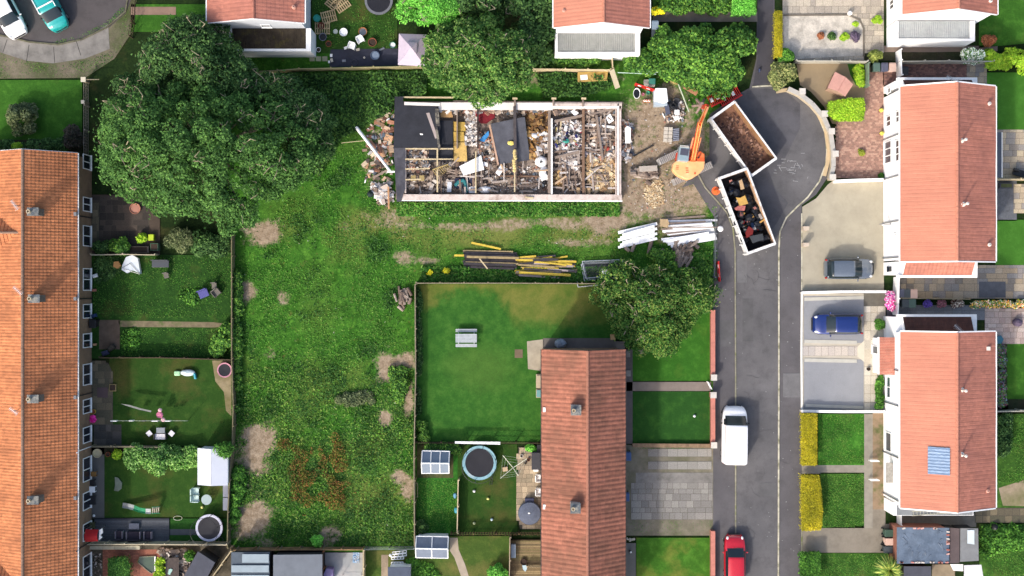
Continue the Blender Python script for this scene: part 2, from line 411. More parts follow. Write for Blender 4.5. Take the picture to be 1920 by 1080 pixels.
DRY = [(640, 880, 90, 60, .6), (720, 420, 60, 30, .8), (900, 440, 260, 22, .85), (1100, 430, 160, 26, .8), (600, 730, 90, 50, .35), (700, 930, 60, 40, .6), (1250, 400, 90, 40, .6), (660, 470, 40, 30, .5), (730, 1000, 50, 24, .4)]
def meadow_masks(x, y):
 px = x * S + 960; py = 540 - y * S
 wob = nz(x, y, 1.0, 3) * .5 + nz(x, y, 2.9, 12) * .36
 d = np.zeros_like(x); dry = np.zeros_like(x)
 for a, b, ra, rb, s in DIRT:
  e = np.sqrt(((px - a) / ra) ** 2 + ((py - b) / rb) ** 2) + wob
  d = np.maximum(d, s * np.clip(1.45 - e, 0, 1))
 for a, b, ra, rb, s in DRY:
  e = np.sqrt(((px - a) / ra) ** 2 + ((py - b) / rb) ** 2) + wob * 1.5
  dry = np.maximum(dry, s * np.clip(1.4 - e, 0, 1))
 dry = np.clip(dry + .25 * (nz(x, y, .8, 20)), 0, 1)
 return d, dry
meadow()
WEED = leafmat('weed_leaves', [c(46, 92, 34), c(58, 108, 38), c(72, 124, 46), c(88, 138, 56), c(112, 138, 70), c(52, 94, 42)], .2, 1.5)
RUST = leafmat('rusty_dock_leaves', [c(110, 78, 46), c(126, 86, 52), c(98, 84, 46), c(84, 108, 44), c(96, 96, 42)], .2, 2.0)
def scatter(name, polys, n, size, m, label, group=None, avoid=True, zmax=.3, tall=None, density=None, asp=.45):
 P = np.vstack([sample_poly(PX(p), int(n * w)) for p, w in polys])
 if avoid:
  d, _ = meadow_masks(P[:, 0], P[:, 1]); P = P[R.uniform(0, 1, len(P)) > d * 1.7 - .35]
 if density is not None: P = P[R.uniform(0, 1, len(P)) < density(P[:, 0], P[:, 1])]
 hgt = np.clip(.5 + .5 * nz(P[:, 0], P[:, 1], 1.4, 5), .15, 1) ** 1.5 * zmax * 1.5
 Pc = np.column_stack([P, .04 + hgt * R.uniform(.1, 1, len(P))])
 Nn = unit(R.normal(size=(len(P), 3)) * .5 + np.array([0, 0, .9]))
 V, F = quads(Pc, Nn, R.uniform(.5, 1.3, len(P)) * size, asp)
 return npmesh(name, V, F, m, label=label, cat='plants', kind='stuff')
mead = [([(436, 480), (500, 420), (640, 250), (735, 200), (740, 380), (776, 380), (776, 1020), (440, 1020)], .8), (rect(740, 380, 1345, 530), .2)]
scatter('grass_tufts', mead, 90000, .075, WEED, 'rough green grass and weeds all over the waste ground', zmax=.14, density=lambda x, y: np.clip(.5 + .7 * nz(x, y, 1.1, 14), .03, 1))
scatter('weed_patch', [([(440, 900), (470, 640), (600, 600), (776, 600), (776, 1022), (445, 1022)], 1)], 46000, .10, leafmat('broad_weed_leaves', [c(38, 72, 32), c(56, 96, 40), c(78, 122, 46), c(98, 140, 56), c(120, 140, 72), c(60, 92, 48)], .2, 1.6), 'taller leafy weeds in the lower half of the waste ground', zmax=.3,
  density=lambda x, y: np.clip(.55 + .6 * nz(x, y, .5, 8), .05, 1) * np.clip((gy(660) - y + 2.5 * nz(x, y, .7, 2)) / 5, 0, 1))
for a, (ex, ey, erx, ery) in enumerate([(568, 895, 24, 58), (627, 862, 26, 42), (632, 928, 30, 26), (531, 832, 14, 12)]):
 n = (3000, 2600, 2000, 450)[a]; an = R.uniform(0, 2 * PI, n); rr_ = R.uniform(0, 1, n) ** .6 * 1.25; cx, cy, _ = G(ex, ey)
 xx, yy = cx + np.cos(an) * rr_ * erx / S, cy + np.sin(an) * rr_ * ery / S; kp = nz(xx, yy, 2.6, 7) + .9 * (1 - rr_) > .05; xx, yy = xx[kp], yy[kp]
 Pc = np.column_stack([xx, yy, R.uniform(.05, .5, len(xx))])
 V, F = quads(Pc, unit(R.normal(size=(len(Pc), 3)) * .8 + np.array([0, 0, .7])), R.uniform(.04, .1, len(Pc)), .5)
 npmesh('dock_patch', V, F, RUST, label=['large rust brown weed patch nearest the western gardens', 'rust brown weed patch north-east of the larger one', 'rust brown weed patch lowest of the four, nearest the sheds', 'smallest rusty weed patch at the edge of the bare soil'][a], cat='weeds', kind='stuff')
scatter('weed_clumps', [([(436, 480), (500, 420), (640, 290), (735, 400), (776, 540), (776, 1020), (440, 1020)], 1)], 60000, .1, leafmat('dark_weed_leaves', [c(34, 70, 32), c(46, 84, 38), c(62, 102, 46), c(84, 122, 62)], .2, 1.4), 'dark leafy weed clumps dotted through the waste ground', zmax=.4,
  density=lambda x, y: np.clip((nz(x, y, 1.3, 18) + .5 * nz(x, y, 3.1, 2) - .35 + .35 * (y < gy(680))) * 1.6, 0, 1))
scatter('bramble_mass', [([(540, 140), (800, 135), (800, 180), (740, 190), (735, 210), (640, 260), (600, 330), (560, 300)], .8), ([(1003, 140), (1060, 136), (1120, 142), (1150, 150), (1140, 168), (1090, 182), (1020, 184)], .12)], 26000, .16, leafmat('bramble_leaves', [c(26, 48, 24), c(38, 66, 30), c(54, 88, 38), c(72, 104, 48)], .15),
  'dark green brambles along the fence above the demolished hall', avoid=False, zmax=1.0)
scatter('verge_weeds', [(rect(745, 380, 1160, 405), .5), (rect(790, 500, 1140, 528), .3), ([(1240, 480), (1335, 470), (1335, 530), (1240, 530)], .2)], 16000, .15, WEED, 'long bright grass along the foot of the hall and the lawn fence', avoid=False, zmax=.4)
# ---------------------------------------------------------------- road and pavements
z1, z2, z3, z4 = .036, .044, .052, .060
cds = [(1503, 1110), (1503, 470), (1503, 385), (1530, 365), (1550, 335), (1558, 300), (1556, 260), (1543, 220), (1520, 190), (1490, 168), (1448, 158), (1452, 110), (1452, -30), (1420, -30), (1418, 110), (1405, 165), (1378, 180), (1330, 215), (1330, 290), (1278, 352), (1300, 345), (1322, 380), (1341, 410), (1337, 560), (1337, 1110)]
flat('pavement', cds, mat('pavement_tarmac', c(104, 101, 103), .18, .5, .9, col2=c(90, 88, 91), amt=.42, bump=.15, fine=22, thr=.2), z1)
road = [(1459, 1110), (1460, 440), (1474, 408), (1512, 372), (1540, 335), (1550, 295), (1548, 255), (1533, 215), (1510, 190), (1478, 170), (1440, 162), (1408, 165), (1380, 182), (1334, 222), (1334, 300), (1306, 322), (1320, 350), (1345, 378), (1365, 402), (1377, 440), (1379, 1110)]
flat('road', road, A_ROAD, z2)
flat('road_patch', [(1380, 182), (1408, 168), (1440, 166), (1475, 174), (1500, 195), (1500, 240), (1470, 300), (1440, 340), (1478, 380), (1455, 420), (1440, 440), (1405, 330), (1400, 260)], mat('darker_asphalt', c(92, 91, 95), .2, .4, .9, bump=.15, fine=22), z3)
flat('footpath', [(1420, -30), (1450, -30), (1450, 120), (1446, 156), (1412, 160), (1420, 110)], mat('dark_path_tarmac', c(78, 76, 81), .1, .5, .9), z3)
def strip(name, pts, w, h, m, z=z1, kind='structure', label=None, cat=None, closed=False, jit=0.0):
 b = MB(); P = [Vector(G(a, d)[:2]) for a, d in pts]; n = len(P)
 dirs = [(P[min(i + 1, n - 1)] - P[max(i - 1, 0)]).normalized() for i in range(n)]
 L = [(p.x - d.y * w / 2, p.y + d.x * w / 2) for p, d in zip(P, dirs)]; Rr = [(p.x + d.y * w / 2, p.y - d.x * w / 2) for p, d in zip(P, dirs)]
 vs = []; fs = []
 for (lx, ly), (rx, ry) in zip(L, Rr): vs += [(lx, ly, z - .02), (lx, ly, z + h), (rx, ry, z + h), (rx, ry, z - .02)]
 for i in range(n - 1):
  a = 4 * i; e = a + 4
  fs += [(a, a + 1, e + 1, e), (a + 1, a + 2, e + 2, e + 1), (a + 2, a + 3, e + 3, e + 2)]
 fs += [(0, 3, 2, 1), (4 * n - 4, 4 * n - 3, 4 * n - 2, 4 * n - 1)]
 b.add(vs, fs); return b.build(name, m, label=label, cat=cat, kind=kind)
strip('kerb', [(1379, 1110), (1379, 700), (1378, 470), (1374, 428), (1362, 398), (1345, 378), (1322, 352), (1307, 324)], .11, .07, KERB)
strip('kerb', [(1459, 1110), (1460, 700), (1460, 470), (1462, 434), (1474, 408), (1494, 388), (1514, 370), (1536, 340), (1548, 308), (1550, 285), (1547, 250), (1532, 213), (1510, 190), (1478, 169), (1444, 161), (1410, 163)], .12, .07, KERBW)
strip('edging', [(1503, 545), (1503, 470), (1503, 400)], .1, .05, KERBW)
strip('edging', [(1503, 770), (1502, 660), (1503, 548)], .16, .1, mat('white_edging', c(238, 236, 228), .05))
strip('edging', [(1503, 1110), (1503, 985)], .1, .05, KERB)
for nm, px, k_ in (('road_repair', rect(1392, 560, 1412, 640), .9), ('road_repair', rect(1424, 905, 1456, 930), .93), ('road_repair', rect(1382, 470, 1400, 530), 1.08), ('pavement_repair', rect(1468, 700, 1500, 745), 1.1), ('pavement_repair', rect(1346, 600, 1374, 650), .9)):
 flat(nm, px, mat('repair_%d' % int(k_ * 100), c(108 * k_, 107 * k_, 108 * k_), .15, .8, .9), z3 + .004)
b = MB(); cr = random.Random(4)
for _ in range(16):
 x, y = cr.uniform(1382, 1455), cr.uniform(450, 1070); a = cr.uniform(0, PI)
 for _ in range(9):
  p = G(x, y); x += math.cos(a) * 3; y += math.sin(a) * 3; a += cr.uniform(-.5, .5); q = G(x, y); b.obox((p[0] + q[0]) / 2, (p[1] + q[1]) / 2, z3 + .005, .15, .015, .003, math.atan2(q[1] - p[1], q[0] - p[0]))
b.build('road_cracks', plain('crack_dark', c(64, 62, 62)), kind='structure')
b = MB()
for _ in range(70): p = G(cr.uniform(1346, 1500), cr.uniform(400, 1075)); b.obox(p[0], p[1], z3 + .006, cr.uniform(.03, .1), cr.uniform(.03, .07), .004, cr.uniform(0, 3))
b.build('gum_spots', plain('pale_spots', c(150, 150, 148)), kind='structure')
b = MB()
for k in range(34):
 x, y = rnd.gauss(1480, 14), rnd.gauss(312, 12); p = G(x, y)
 b.obox(p[0], p[1], z4, rnd.uniform(.1, .45), .035, .003, rnd.choice((0, .1, 1.2, 2.0, -.1)))
b.build('paint_scuffs', plain('worn_paint', c(168, 168, 168)), kind='structure')
# ---------------------------------------------------------------- north-west turning head
tarm = [(-40, -40), (245, -40), (246, 0), (236, 25), (205, 52), (160, 72), (110, 84), (60, 80), (0, 66), (-40, 50)]
flat('turning_head', tarm, A_DARK, z2)
flat('verge', [(-40, 50), (0, 60), (60, 76), (110, 82), (160, 70), (205, 50), (236, 20), (246, -40), (262, -40), (248, 60), (215, 110), (160, 146), (-40, 148)], mat('littered_soil', c(132, 122, 104), .2, 1.0, .95, col2=c(78, 88, 52), amt=.5, bump=.6, fine=8, thr=.15), z1)
flat('pavement', [(-40, 75), (0, 68), (55, 78), (110, 84), (160, 73), (203, 45), (206, 92), (160, 110), (100, 119), (50, 114), (0, 98), (-40, 85)], CONC, z3)
strip('kerb', [(-40, 50), (0, 66), (55, 79), (110, 84), (155, 74), (200, 52), (236, 22), (246, -40)], .12, .1, mat('mossy_kerb', c(110, 108, 88), .3, 3, .9))
b = MB()
for (a, e, f, g) in ((14, 74, 6, 98), (55, 84, 50, 116), (101, 88, 103, 118), (143, 76, 152, 104)):
 p, q = G(a, e), G(f, g); b.obox((p[0] + q[0]) / 2, (p[1] + q[1]) / 2, z3 + .002, math.hypot(p[0] - q[0], p[1] - q[1]), .05, .003, math.atan2(q[1] - p[1], q[0] - p[0]))
b.build('slab_joints', plain('joint_dirt', c(60, 56, 50)), kind='structure')
flat('lawn', [(-60, 150), (154, 150), (154, 290), (-60, 290)], LAWNB, z1)
flat('lawn', rect(246, 8, 392, 60), LAWNB, z1)
flat('path', rect(246, 13, 330, 28), mat('pinkish_path', c(150, 124, 108), .15, 1, .9), z2)
flat('bed', rect(-60, 262, 154, 292), SOILD, z2)
# ---------------------------------------------------------------- paving with laid slabs
def slabs(name, px, cols, size=(.6, .6), z=z1, gap=.02, jitter=True, rand=.5, zs=.012, joint=None):
 """individual slabs inside an outline, on a bed that shows as joints"""
 poly = PX(px); P = np.array(poly)
 MB().sheet(poly, z).build(name, joint or mat('slab_joint', c(96, 90, 78), .2, 3, .95), kind='structure')
 b = MB(); x0, y0 = P.min(0); x1, y1 = P.max(0); y = y0; row = 0
 while y < y1 - .05:
  h = size[1] * (rnd.choice((1, 1, .7)) if rand else 1); x = x0 - (size[0] * .5 * (row % 2) if jitter else 0)
  while x < x1 - .02:
   w = size[0] * (rnd.choice((1, 1, 1.4, .7)) if rand else 1)
   a0, a1, c0, c1 = max(x, x0), min(x + w, x1), y, min(y + h, y1)
   if a1 - a0 > .08 and inside(np.array([(a0 + a1) / 2]), np.array([(c0 + c1) / 2]), poly)[0]:
    b.box(a0 + gap / 2, a1 - gap / 2, c0 + gap / 2, c1 - gap / 2, z + .001, z + zs)
   x += w
  y += h; row += 1
 b.build(name + '_slabs', cols, kind='structure')
SL_GREY = islandmat('grey_slabs', [c(156, 151, 144), c(147, 143, 136), c(162, 158, 150), c(151, 147, 141), c(140, 136, 130)])
SL_MIX = islandmat('riven_slabs', [c(170, 158, 140), c(150, 146, 142), c(188, 172, 148), c(142, 134, 124), c(160, 152, 146), c(178, 160, 134)])
SL_CREAM = islandmat('cream_slabs', [c(216, 208, 190), c(206, 196, 176), c(222, 214, 198), c(200, 192, 176)])
SL_PINK = islandmat('pink_slabs', [c(206, 184, 172), c(194, 176, 166), c(216, 198, 186), c(186, 164, 154)])
SL_OLD = islandmat('mossy_slabs', [c(120, 110, 88), c(106, 98, 80), c(132, 120, 96), c(98, 94, 76)])
SL_DARK = islandmat('dark_slabs', [c(86, 76, 68), c(74, 66, 60), c(94, 82, 72), c(66, 60, 54)])
SL_BLOCK = islandmat('block_paving', [c(190, 150, 132), c(176, 138, 122), c(204, 166, 146), c(164, 130, 116)])
SL_BROWN = islandmat('brown_block_paving', [c(140, 104, 94), c(124, 94, 88), c(152, 114, 102), c(112, 86, 80)])
# ---------------------------------------------------------------- ground of the western gardens
flat('patio', rect(172, 365, 300, 478), mat('patio_soil', c(84, 72, 62), .2, 1.2), z1)
slabs('patio', rect(174, 368, 280, 470), SL_DARK, (.62, .62), z2)
slabs('patio', rect(172, 380, 186, 470), SL_OLD, (.45, .6), z3)
flat('lawn', rect(172, 478, 434, 672), grassmat('dark_rough_grass', c(44, 78, 32), c(60, 98, 38), c(92, 92, 48), .3, .3, fine=7), z1)  # darker green mix for this lawn
flat('path', rect(186, 600, 225, 655), mat('trodden_path', c(108, 92, 78), .2, 1.4), z2)
flat('path', [(222, 601), (400, 604), (430, 608), (430, 612), (400, 614), (225, 613)], mat('pale_trodden_path', c(134, 122, 96), .25, 2.0, .95, col2=c(86, 104, 54), amt=.4), z2)
flat('lawn', rect(205, 672, 436, 836), LAWNX, z1)
flat('bare_ground', [(398, 676), (434, 676), (434, 780), (424, 770), (420, 735), (404, 715)], mat('dusty_lawn_edge', c(156, 142, 112), .15, 1.5, .95, col2=c(112, 108, 62), amt=.45, thr=.2), z2)
slabs('patio', [(172, 676), (203, 680), (212, 700), (212, 796), (174, 796)], SL_OLD, (.55, .6), z2)
slabs('patio', rect(176, 796, 228, 836), islandmat('slate_slabs', [c(92, 88, 84), c(78, 76, 72), c(104, 100, 94), c(84, 82, 78)]), (.6, .6), z2)
flat('lawn', rect(196, 838, 428, 972), LAWNX, z1)
flat('yard', rect(168, 838, 196, 972), mat('grey_yard', c(112, 110, 106), .08, 1), z2)
flat('bed', rect(172, 838, 428, 852), SOILD, z2)
flat('lawn', rect(318, 970, 425, 1018), LAWND, z1)
flat('patio', rect(168, 1022, 440, 1110), mat('mixed_yard', c(104, 96, 82), .25, 1.5, .95, col2=c(70, 66, 54), amt=.45), z1)
flat('patio', rect(193, 1030, 300, 1110), islandmat('red_yard', [c(164, 104, 84)]), z2)
slabs('patio', rect(193, 1030, 262, 1110), islandmat('red_block_paving', [c(166, 106, 86), c(150, 96, 78), c(178, 116, 94), c(158, 100, 82)]), (.22, .12), z3, .012, True, 0)
flat('lawn', rect(683, 1032, 778, 1110), LAWNY, z1)
flat('bare_ground', rect(715, 1040, 728, 1110), SOIL, z2)
flat('lawn', rect(782, 1005, 955, 1110), LAWNY, z1)
flat('path', [(843, 1008), (858, 1008), (860, 1030), (872, 1058), (882, 1090), (868, 1090), (852, 1045), (843, 1032)], mat('slab_path', c(176, 162, 144), .1, 1.5), z2)
flat('lawn', rect(782, 833, 858, 1003), grassmat('long_lawn', c(50, 108, 38), c(72, 134, 48), c(84, 110, 48), .2, .3, fine=7), z1)
flat('lawn', rect(858, 833, 970, 1003), LAWNX, z1)
flat('bed', rect(782, 833, 850, 896), mat('worn_bed', c(92, 88, 56), .3, 1.5, .95, col2=c(50, 66, 34), amt=.5), z2)
slabs('patio', [(972, 838), (1014, 838), (1014, 990), (975, 992), (968, 955), (971, 900)], islandmat('warm_slabs', [c(190, 170, 142), c(174, 156, 130), c(202, 182, 152), c(160, 146, 122)]), (.5, .5), z2)
def deck(name, px0, px1, py0, py1, m, z=.18, along='x', w=.14):
 x0, x1, y0, y1 = gx(px0), gx(px1), gy(py1), gy(py0); b = MB(); k = 0
 n = int(((y1 - y0) if along == 'x' else (x1 - x0)) / w)
 for i in range(n):
  if along == 'x': b.box(x0, x1, y0 + i * w, y0 + i * w + w - .018, z - .03, z)
  else: b.box(x0 + i * w, x0 + i * w + w - .018, y0, y1, z - .03, z)
 return b
t = thing('wooden_deck', 'timber deck boards beside the long terrace roof at the lower picture edge', 'deck', G(985, 1050))
deck('d', 958, 1016, 1012, 1110, 0).build('boards', islandmat('deck_boards', [c(150, 130, 96), c(134, 116, 86), c(166, 146, 108), c(122, 108, 82), c(142, 128, 90)]), t)
MB().box(gx(957), gx(1017), gy(1112), gy(1011), .0, .14).build('frame', mat('deck_frame', c(70, 56, 40)), t)
t = thing('grey_deck', 'dark grey boarded deck with rattan seats below the slide', 'deck', G(260, 994))
deck('d', 178, 318, 971, 1017, 0, .16).build('boards', islandmat('grey_deck_boards', [c(92, 96, 102), c(84, 88, 95), c(100, 104, 110), c(88, 92, 98)]), t)
MB().box(gx(178), gx(318), gy(1017), gy(971), 0, .125).build('frame', mat('grey_deck_frame', c(50, 52, 56)), t)
flat('path', rect(318, 992, 372, 1003), mat('grey_strip', c(92, 95, 98), .1, 2), z2)
def big_lawn():
 N = Nodes('big_lawn_grass')
 a = N.ramp(N.noise(1.0, 7, .72), [(.36, c(48, 94, 36)), (.5, c(58, 106, 40)), (.64, c(74, 118, 48))])
 def ell(px, py, rx, ry, soft=.6):
  p = G(px, py)
  vm = N.n.new('ShaderNodeVectorMath'); vm.operation = 'SUBTRACT'; N.l.new(N.pos, vm.inputs[0]); vm.inputs[1].default_value = (p[0], p[1], 0)
  v2 = N.n.new('ShaderNodeVectorMath'); v2.operation = 'MULTIPLY'; N.l.new(vm.outputs[0], v2.inputs[0]); v2.inputs[1].default_value = (S / rx, S / ry, 0)
  ln = N.n.new('ShaderNodeVectorMath'); ln.operation = 'LENGTH'; N.l.new(v2.outputs[0], ln.inputs[0])
  d = N.math('ADD', ln.outputs['Value'], N.math('MULTIPLY', N.math('SUBTRACT', N.noise(.9, 5, .65), .5), 1.0))
  return N.math('MULTIPLY', N.math('SUBTRACT', 1.0 + soft / 2, d), 1 / soft, True)
 dry = N.ramp(N.noise(.5, 5, .65), [(.38, c(84, 108, 44)), (.62, c(118, 122, 60))])
 m1 = N.math('MAXIMUM', ell(1030, 565, 170, 42), ell(830, 550, 60, 34)); m1 = N.math('MAXIMUM', m1, ell(960, 545, 200, 22))
 m1 = N.math('SUBTRACT', m1, ell(880, 600, 72, 62, .3), True)
 a = N.mix(m1, a, dry)
 a = N.mix(N.math('MULTIPLY', ell(900, 690, 60, 40, .8), .5), a, c(84, 116, 50))
 fn = N.noise(9, 4, .75)
 a = N.mix(1.0, a, N.ramp(fn, [(.3, (.86,) * 3 + (1,)), (.72, (1.16,) * 3 + (1,))]), 'MULTIPLY'); N.bump(fn, .5, .04)
 return N.out(a, .95, 0, .1)
flat('lawn', [(781, 533), (1340, 533), (1335, 580), (1180, 600), (1180, 650), (1016, 660), (1016, 832), (781, 832)], big_lawn(), z1)
flat('lawn', [(1150, 560), (1335, 560), (1335, 714), (1186, 714), (1186, 640), (1150, 640)], LAWNB if False else grassmat('front_lawn_grass', c(58, 110, 36), c(74, 126, 44), c(104, 130, 52), .3, .14), z2)
flat('path', rect(1172, 716, 1333, 733), mat('old_path_concrete', c(140, 128, 118), .12, 1), z3)
flat('path', rect(1172, 655, 1186, 832), mat('house_edge_path', c(104, 98, 96), .12, 1), z3)
flat('lawn', rect(1172, 734, 1335, 832), LAWND, z2)
flat('concrete_apron', [(988, 640), (1019, 636), (1019, 696), (990, 692)], mat('pale_apron', c(176, 166, 146), .12, 1.5), z2)
flat('concrete_apron', rect(1018, 634, 1172, 657), mat('gable_yard', c(112, 106, 100), .12, 1), z2)
flat('drain_cover', rect(965, 655, 980, 671), mat('brown_slab', c(120, 104, 84), .1), z2)
flat('drive', rect(1172, 834, 1337, 1004), mat('mossy_concrete', c(138, 130, 114), .16, 1.2, .95, col2=c(86, 92, 58), amt=.4, thr=.2), z1)
slabs('drive', rect(1215, 841, 1334, 856), islandmat('light_slabs', [c(158, 154, 146), c(144, 140, 134), c(164, 160, 152)]), (.82, .7), z3, .02, False, 0)
slabs('drive', rect(1215, 865, 1334, 880), islandmat('light_slabs', []), (.82, .7), z3, .02, False, 0)
flat('drive', rect(1192, 886, 1336, 905), CONC, z3)
slabs('drive', rect(1183, 905, 1336, 974), SL_GREY, (.62, .58), z3, .025)
flat('path', rect(1172, 1018, 1192, 1110), mat('grey_edge_path', c(120, 118, 112), .1, 1), z3)
flat('lawn', rect(1193, 1008, 1335, 1110), grassmat('mottled_front_grass', c(66, 112, 36), c(84, 132, 46), c(136, 134, 64), .38, .16), z2)
slabs('patio', [(1467, -30), (1657, -30), (1657, 113), (1467, 113)], islandmat('sand_slabs', [c(200, 188, 170), c(186, 176, 160), c(208, 196, 176), c(176, 166, 152)]), (.6, .6), z1)
flat('gravel_bed', [(1470, 31), (1590, 29), (1612, 38), (1618, 52), (1618, 104), (1470, 112)], GRAVELW, z3)
strip('edging', [(1468, 29), (1590, 28), (1612, 38), (1619, 54), (1619, 106)], .14, .06, mat('dark_edging', c(124, 116, 104)), z3)
flat('bed', [(1620, 100), (1870, 96), (1870, 114), (1620, 114)], SOILD, z3)
flat('yard', rect(1657, 86, 1870, 98), mat('brown_path', c(134, 118, 106), .1, 1), z2)
flat('garden_soil', [(1493, 118), (1632, 118), (1632, 232), (1560, 232), (1545, 200), (1520, 172), (1500, 160)], mat('sandy_ground', c(158, 140, 112), .08, 1, .95, col2=c(142, 126, 100), amt=.4, thr=.25), z1)
flat('lawn', [(1588, 118), (1622, 118), (1622, 166), (1604, 160), (1594, 140)], LAWNB, z2)
slabs('drive', [(1568, 228), (1622, 228), (1622, 135), (1657, 135), (1657, 334), (1566, 334)], SL_BLOCK, (.22, .16), z2, .01, True, 0, joint=mat('block_joint', c(176, 142, 126), .1))
slabs('yard', rect(1655, 118, 1812, 160), SL_BROWN, (.22, .14), z2, .01, True, 0, joint=mat('brown_joint', c(120, 90, 84), .1))
slabs('yard', rect(1812, 118, 1850, 166), SL_MIX, (.5, .5), z2)
flat('drive', [(1504, 388), (1530, 372), (1552, 346), (1560, 340), (1657, 342), (1657, 547), (1504, 547)], BEIGE, z2)
flat('drive', [(1565, 338), (1657, 338), (1657, 344), (1560, 344)], BEIGE, z1)
flat('drive', rect(1504, 550, 1660, 772), mat('light_slab_bed', c(196, 188, 172), .08, 1), z1)
flat('gravel_bed', rect(1507, 555, 1619, 643), GRAVELG, z3)
flat('gravel_bed', rect(1507, 674, 1619, 768), GRAVELG, z3)
strip('edging', [(1508, 561), (1619, 558)], .28, .03, mat('pale_slab_edge', c(196, 194, 184), .06), z3)
strip('edging', [(1508, 640), (1606, 642)], .3, .03, mat('pale_slab_edge', c(0, 0, 0)), z3)
strip('edging', [(1508, 675), (1606, 677)], .3, .03, mat('pale_slab_edge', c(0, 0, 0)), z3)
strip('edging', [(1510, 760), (1618, 764)], .25, .03, mat('pale_slab_edge', c(0, 0, 0)), z3)
slabs('path', rect(1503, 649, 1607, 667), islandmat('rose_slabs', [c(206, 196, 186), c(198, 190, 182), c(212, 202, 190)]), (.55, .8), z3, .02, False, 0)
slabs('path', rect(1620, 574, 1657, 772), SL_CREAM, (.55, .75), z3, .02, False, 0)
flat('path', [(1607, 650), (1632, 628), (1634, 690), (1607, 668)], mat('cream_wedge', c(218, 210, 190), .05), z4)
flat('yard', rect(1619, 550, 1662, 574), mat('olive_yard', c(112, 108, 98), .1), z3)
flat('yard', rect(1662, 545, 1682, 600), mat('dark_gate_yard', c(92, 92, 98), .1), z2)
slabs('patio', rect(1686, 516, 1832, 560), SL_MIX, (.62, .62), z2)
flat('path', rect(1686, 572, 1845, 600), islandmat('path_base', [c(124, 124, 124)]), z1)
slabs('path', rect(1684, 574, 1846, 600), islandmat('blue_grey_slabs', [c(132, 134, 138), c(126, 128, 132), c(138, 140, 142)]), (.75, .8), z2, .015, False, 0)
slabs('patio', rect(1846, 578, 1960, 645), SL_PINK, (.5, .5), z2)
slabs('patio', rect(1832, 497, 1960, 560), SL_MIX, (.62, .62), z2)
flat('patio', rect(1835, 528, 1885, 558), mat('slate_patch', c(96, 98, 104), .15, 2), z4)
flat('lawn', rect(1866, 412, 1960, 497), TURF, z2)
slabs('patio', rect(1868, 243, 1960, 335), islandmat('honey_slabs', [c(196, 178, 152), c(172, 164, 154), c(214, 196, 164), c(160, 150, 138), c(206, 188, 160)]), (.55, .5), z2)
flat('gravel_bed', rect(1866, 337, 1906, 414), mat('slate_gravel', c(112, 114, 118), .2, 2, .95, bump=.5, fine=10), z2)
slabs('patio', rect(1900, 345, 1960, 400), islandmat('honey_slabs', []), (.55, .5), z3)
flat('lawn', rect(1850, 136, 1960, 243), TURF, z2)
flat('lawn', [(1870, -30), (1960, -30), (1960, 78), (1835, 90), (1835, 30), (1870, 28)], LAWNB, z2)
flat('lawn', rect(1888, 644, 1960, 748), LAWNB, z3)
flat('bed', rect(1864, 642, 1890, 770), SOILD, z2)
flat('bed', rect(1866, 748, 1960, 774), SOILD, z2)
flat('lawn', rect(1862, 776, 1960, 952), ROUGH, z1)
flat('bare_ground', [(1872, 915), (1920, 900), (1960, 905), (1960, 950), (1880, 948)], mat('dusty_ground', c(162, 146, 122), .15, 1.4, .95, col2=c(110, 116, 66), amt=.45, thr=.2), z2)
slabs('path', rect(1828, 952, 1960, 980), SL_OLD, (.62, .6), z2, .05, False, 0)
flat('lawn', [(1836, 982), (1960, 982), (1960, 1110), (1836, 1110)], ROUGH, z2)
flat('yard', rect(1686, 962, 1830, 988), mat('dark_side_yard', c(128, 120, 108), .1), z2)
flat('lawn', rect(1534, 776, 1620, 872), grassmat('garden_grass', c(62, 118, 40), c(86, 144, 54), c(110, 124, 64), .3, .26, fine=7), z2)
flat('lawn', rect(1538, 886, 1620, 990), ROUGH, z2)
flat('path', rect(1503, 872, 1636, 888), mat('weathered_path', c(150, 144, 132), .15, 1.4, .9), z2)
flat('path', rect(1620, 776, 1636, 990), mat('weathered_path', c(0, 0, 0)), z3)
flat('bed', rect(1636, 774, 1658, 955), mat('dry_bed', c(150, 128, 104), .15, 1.4, .95, col2=c(96, 104, 60), amt=.42), z2)
flat('drive', [(1503, 992), (1600, 986), (1620, 985), (1700, 980), (1690, 1050), (1660, 1036), (1503, 1036)], mat('weathered_drive', c(146, 138, 124), .16, .8, .9, col2=c(132, 124, 112), amt=.42, thr=.25), z2)
flat('yard', rect(1618, 950, 1660, 985), mat('weathered_drive', c(0, 0, 0)), z1)
flat('lawn', rect(1503, 1037, 1700, 1110), ROUGH, z2)
flat('lawn', rect(585, -30, 745, 100), LAWNX, z1)
flat('ground_cover_sheet', [(620, 93), (746, 91), (747, 123), (618, 126)], mat('weed_membrane', c(58, 60, 74), .2, 2, .7, col2=c(74, 76, 90), amt=.35), z3)
flat('path', rect(1224, 22, 1420, 41), mat('dull_path', c(122, 116, 108), .15, 1.2), z3)  # even grey-brown path colour
flat('lawn', rect(1224, -30, 1420, 24), ROUGH, z1)
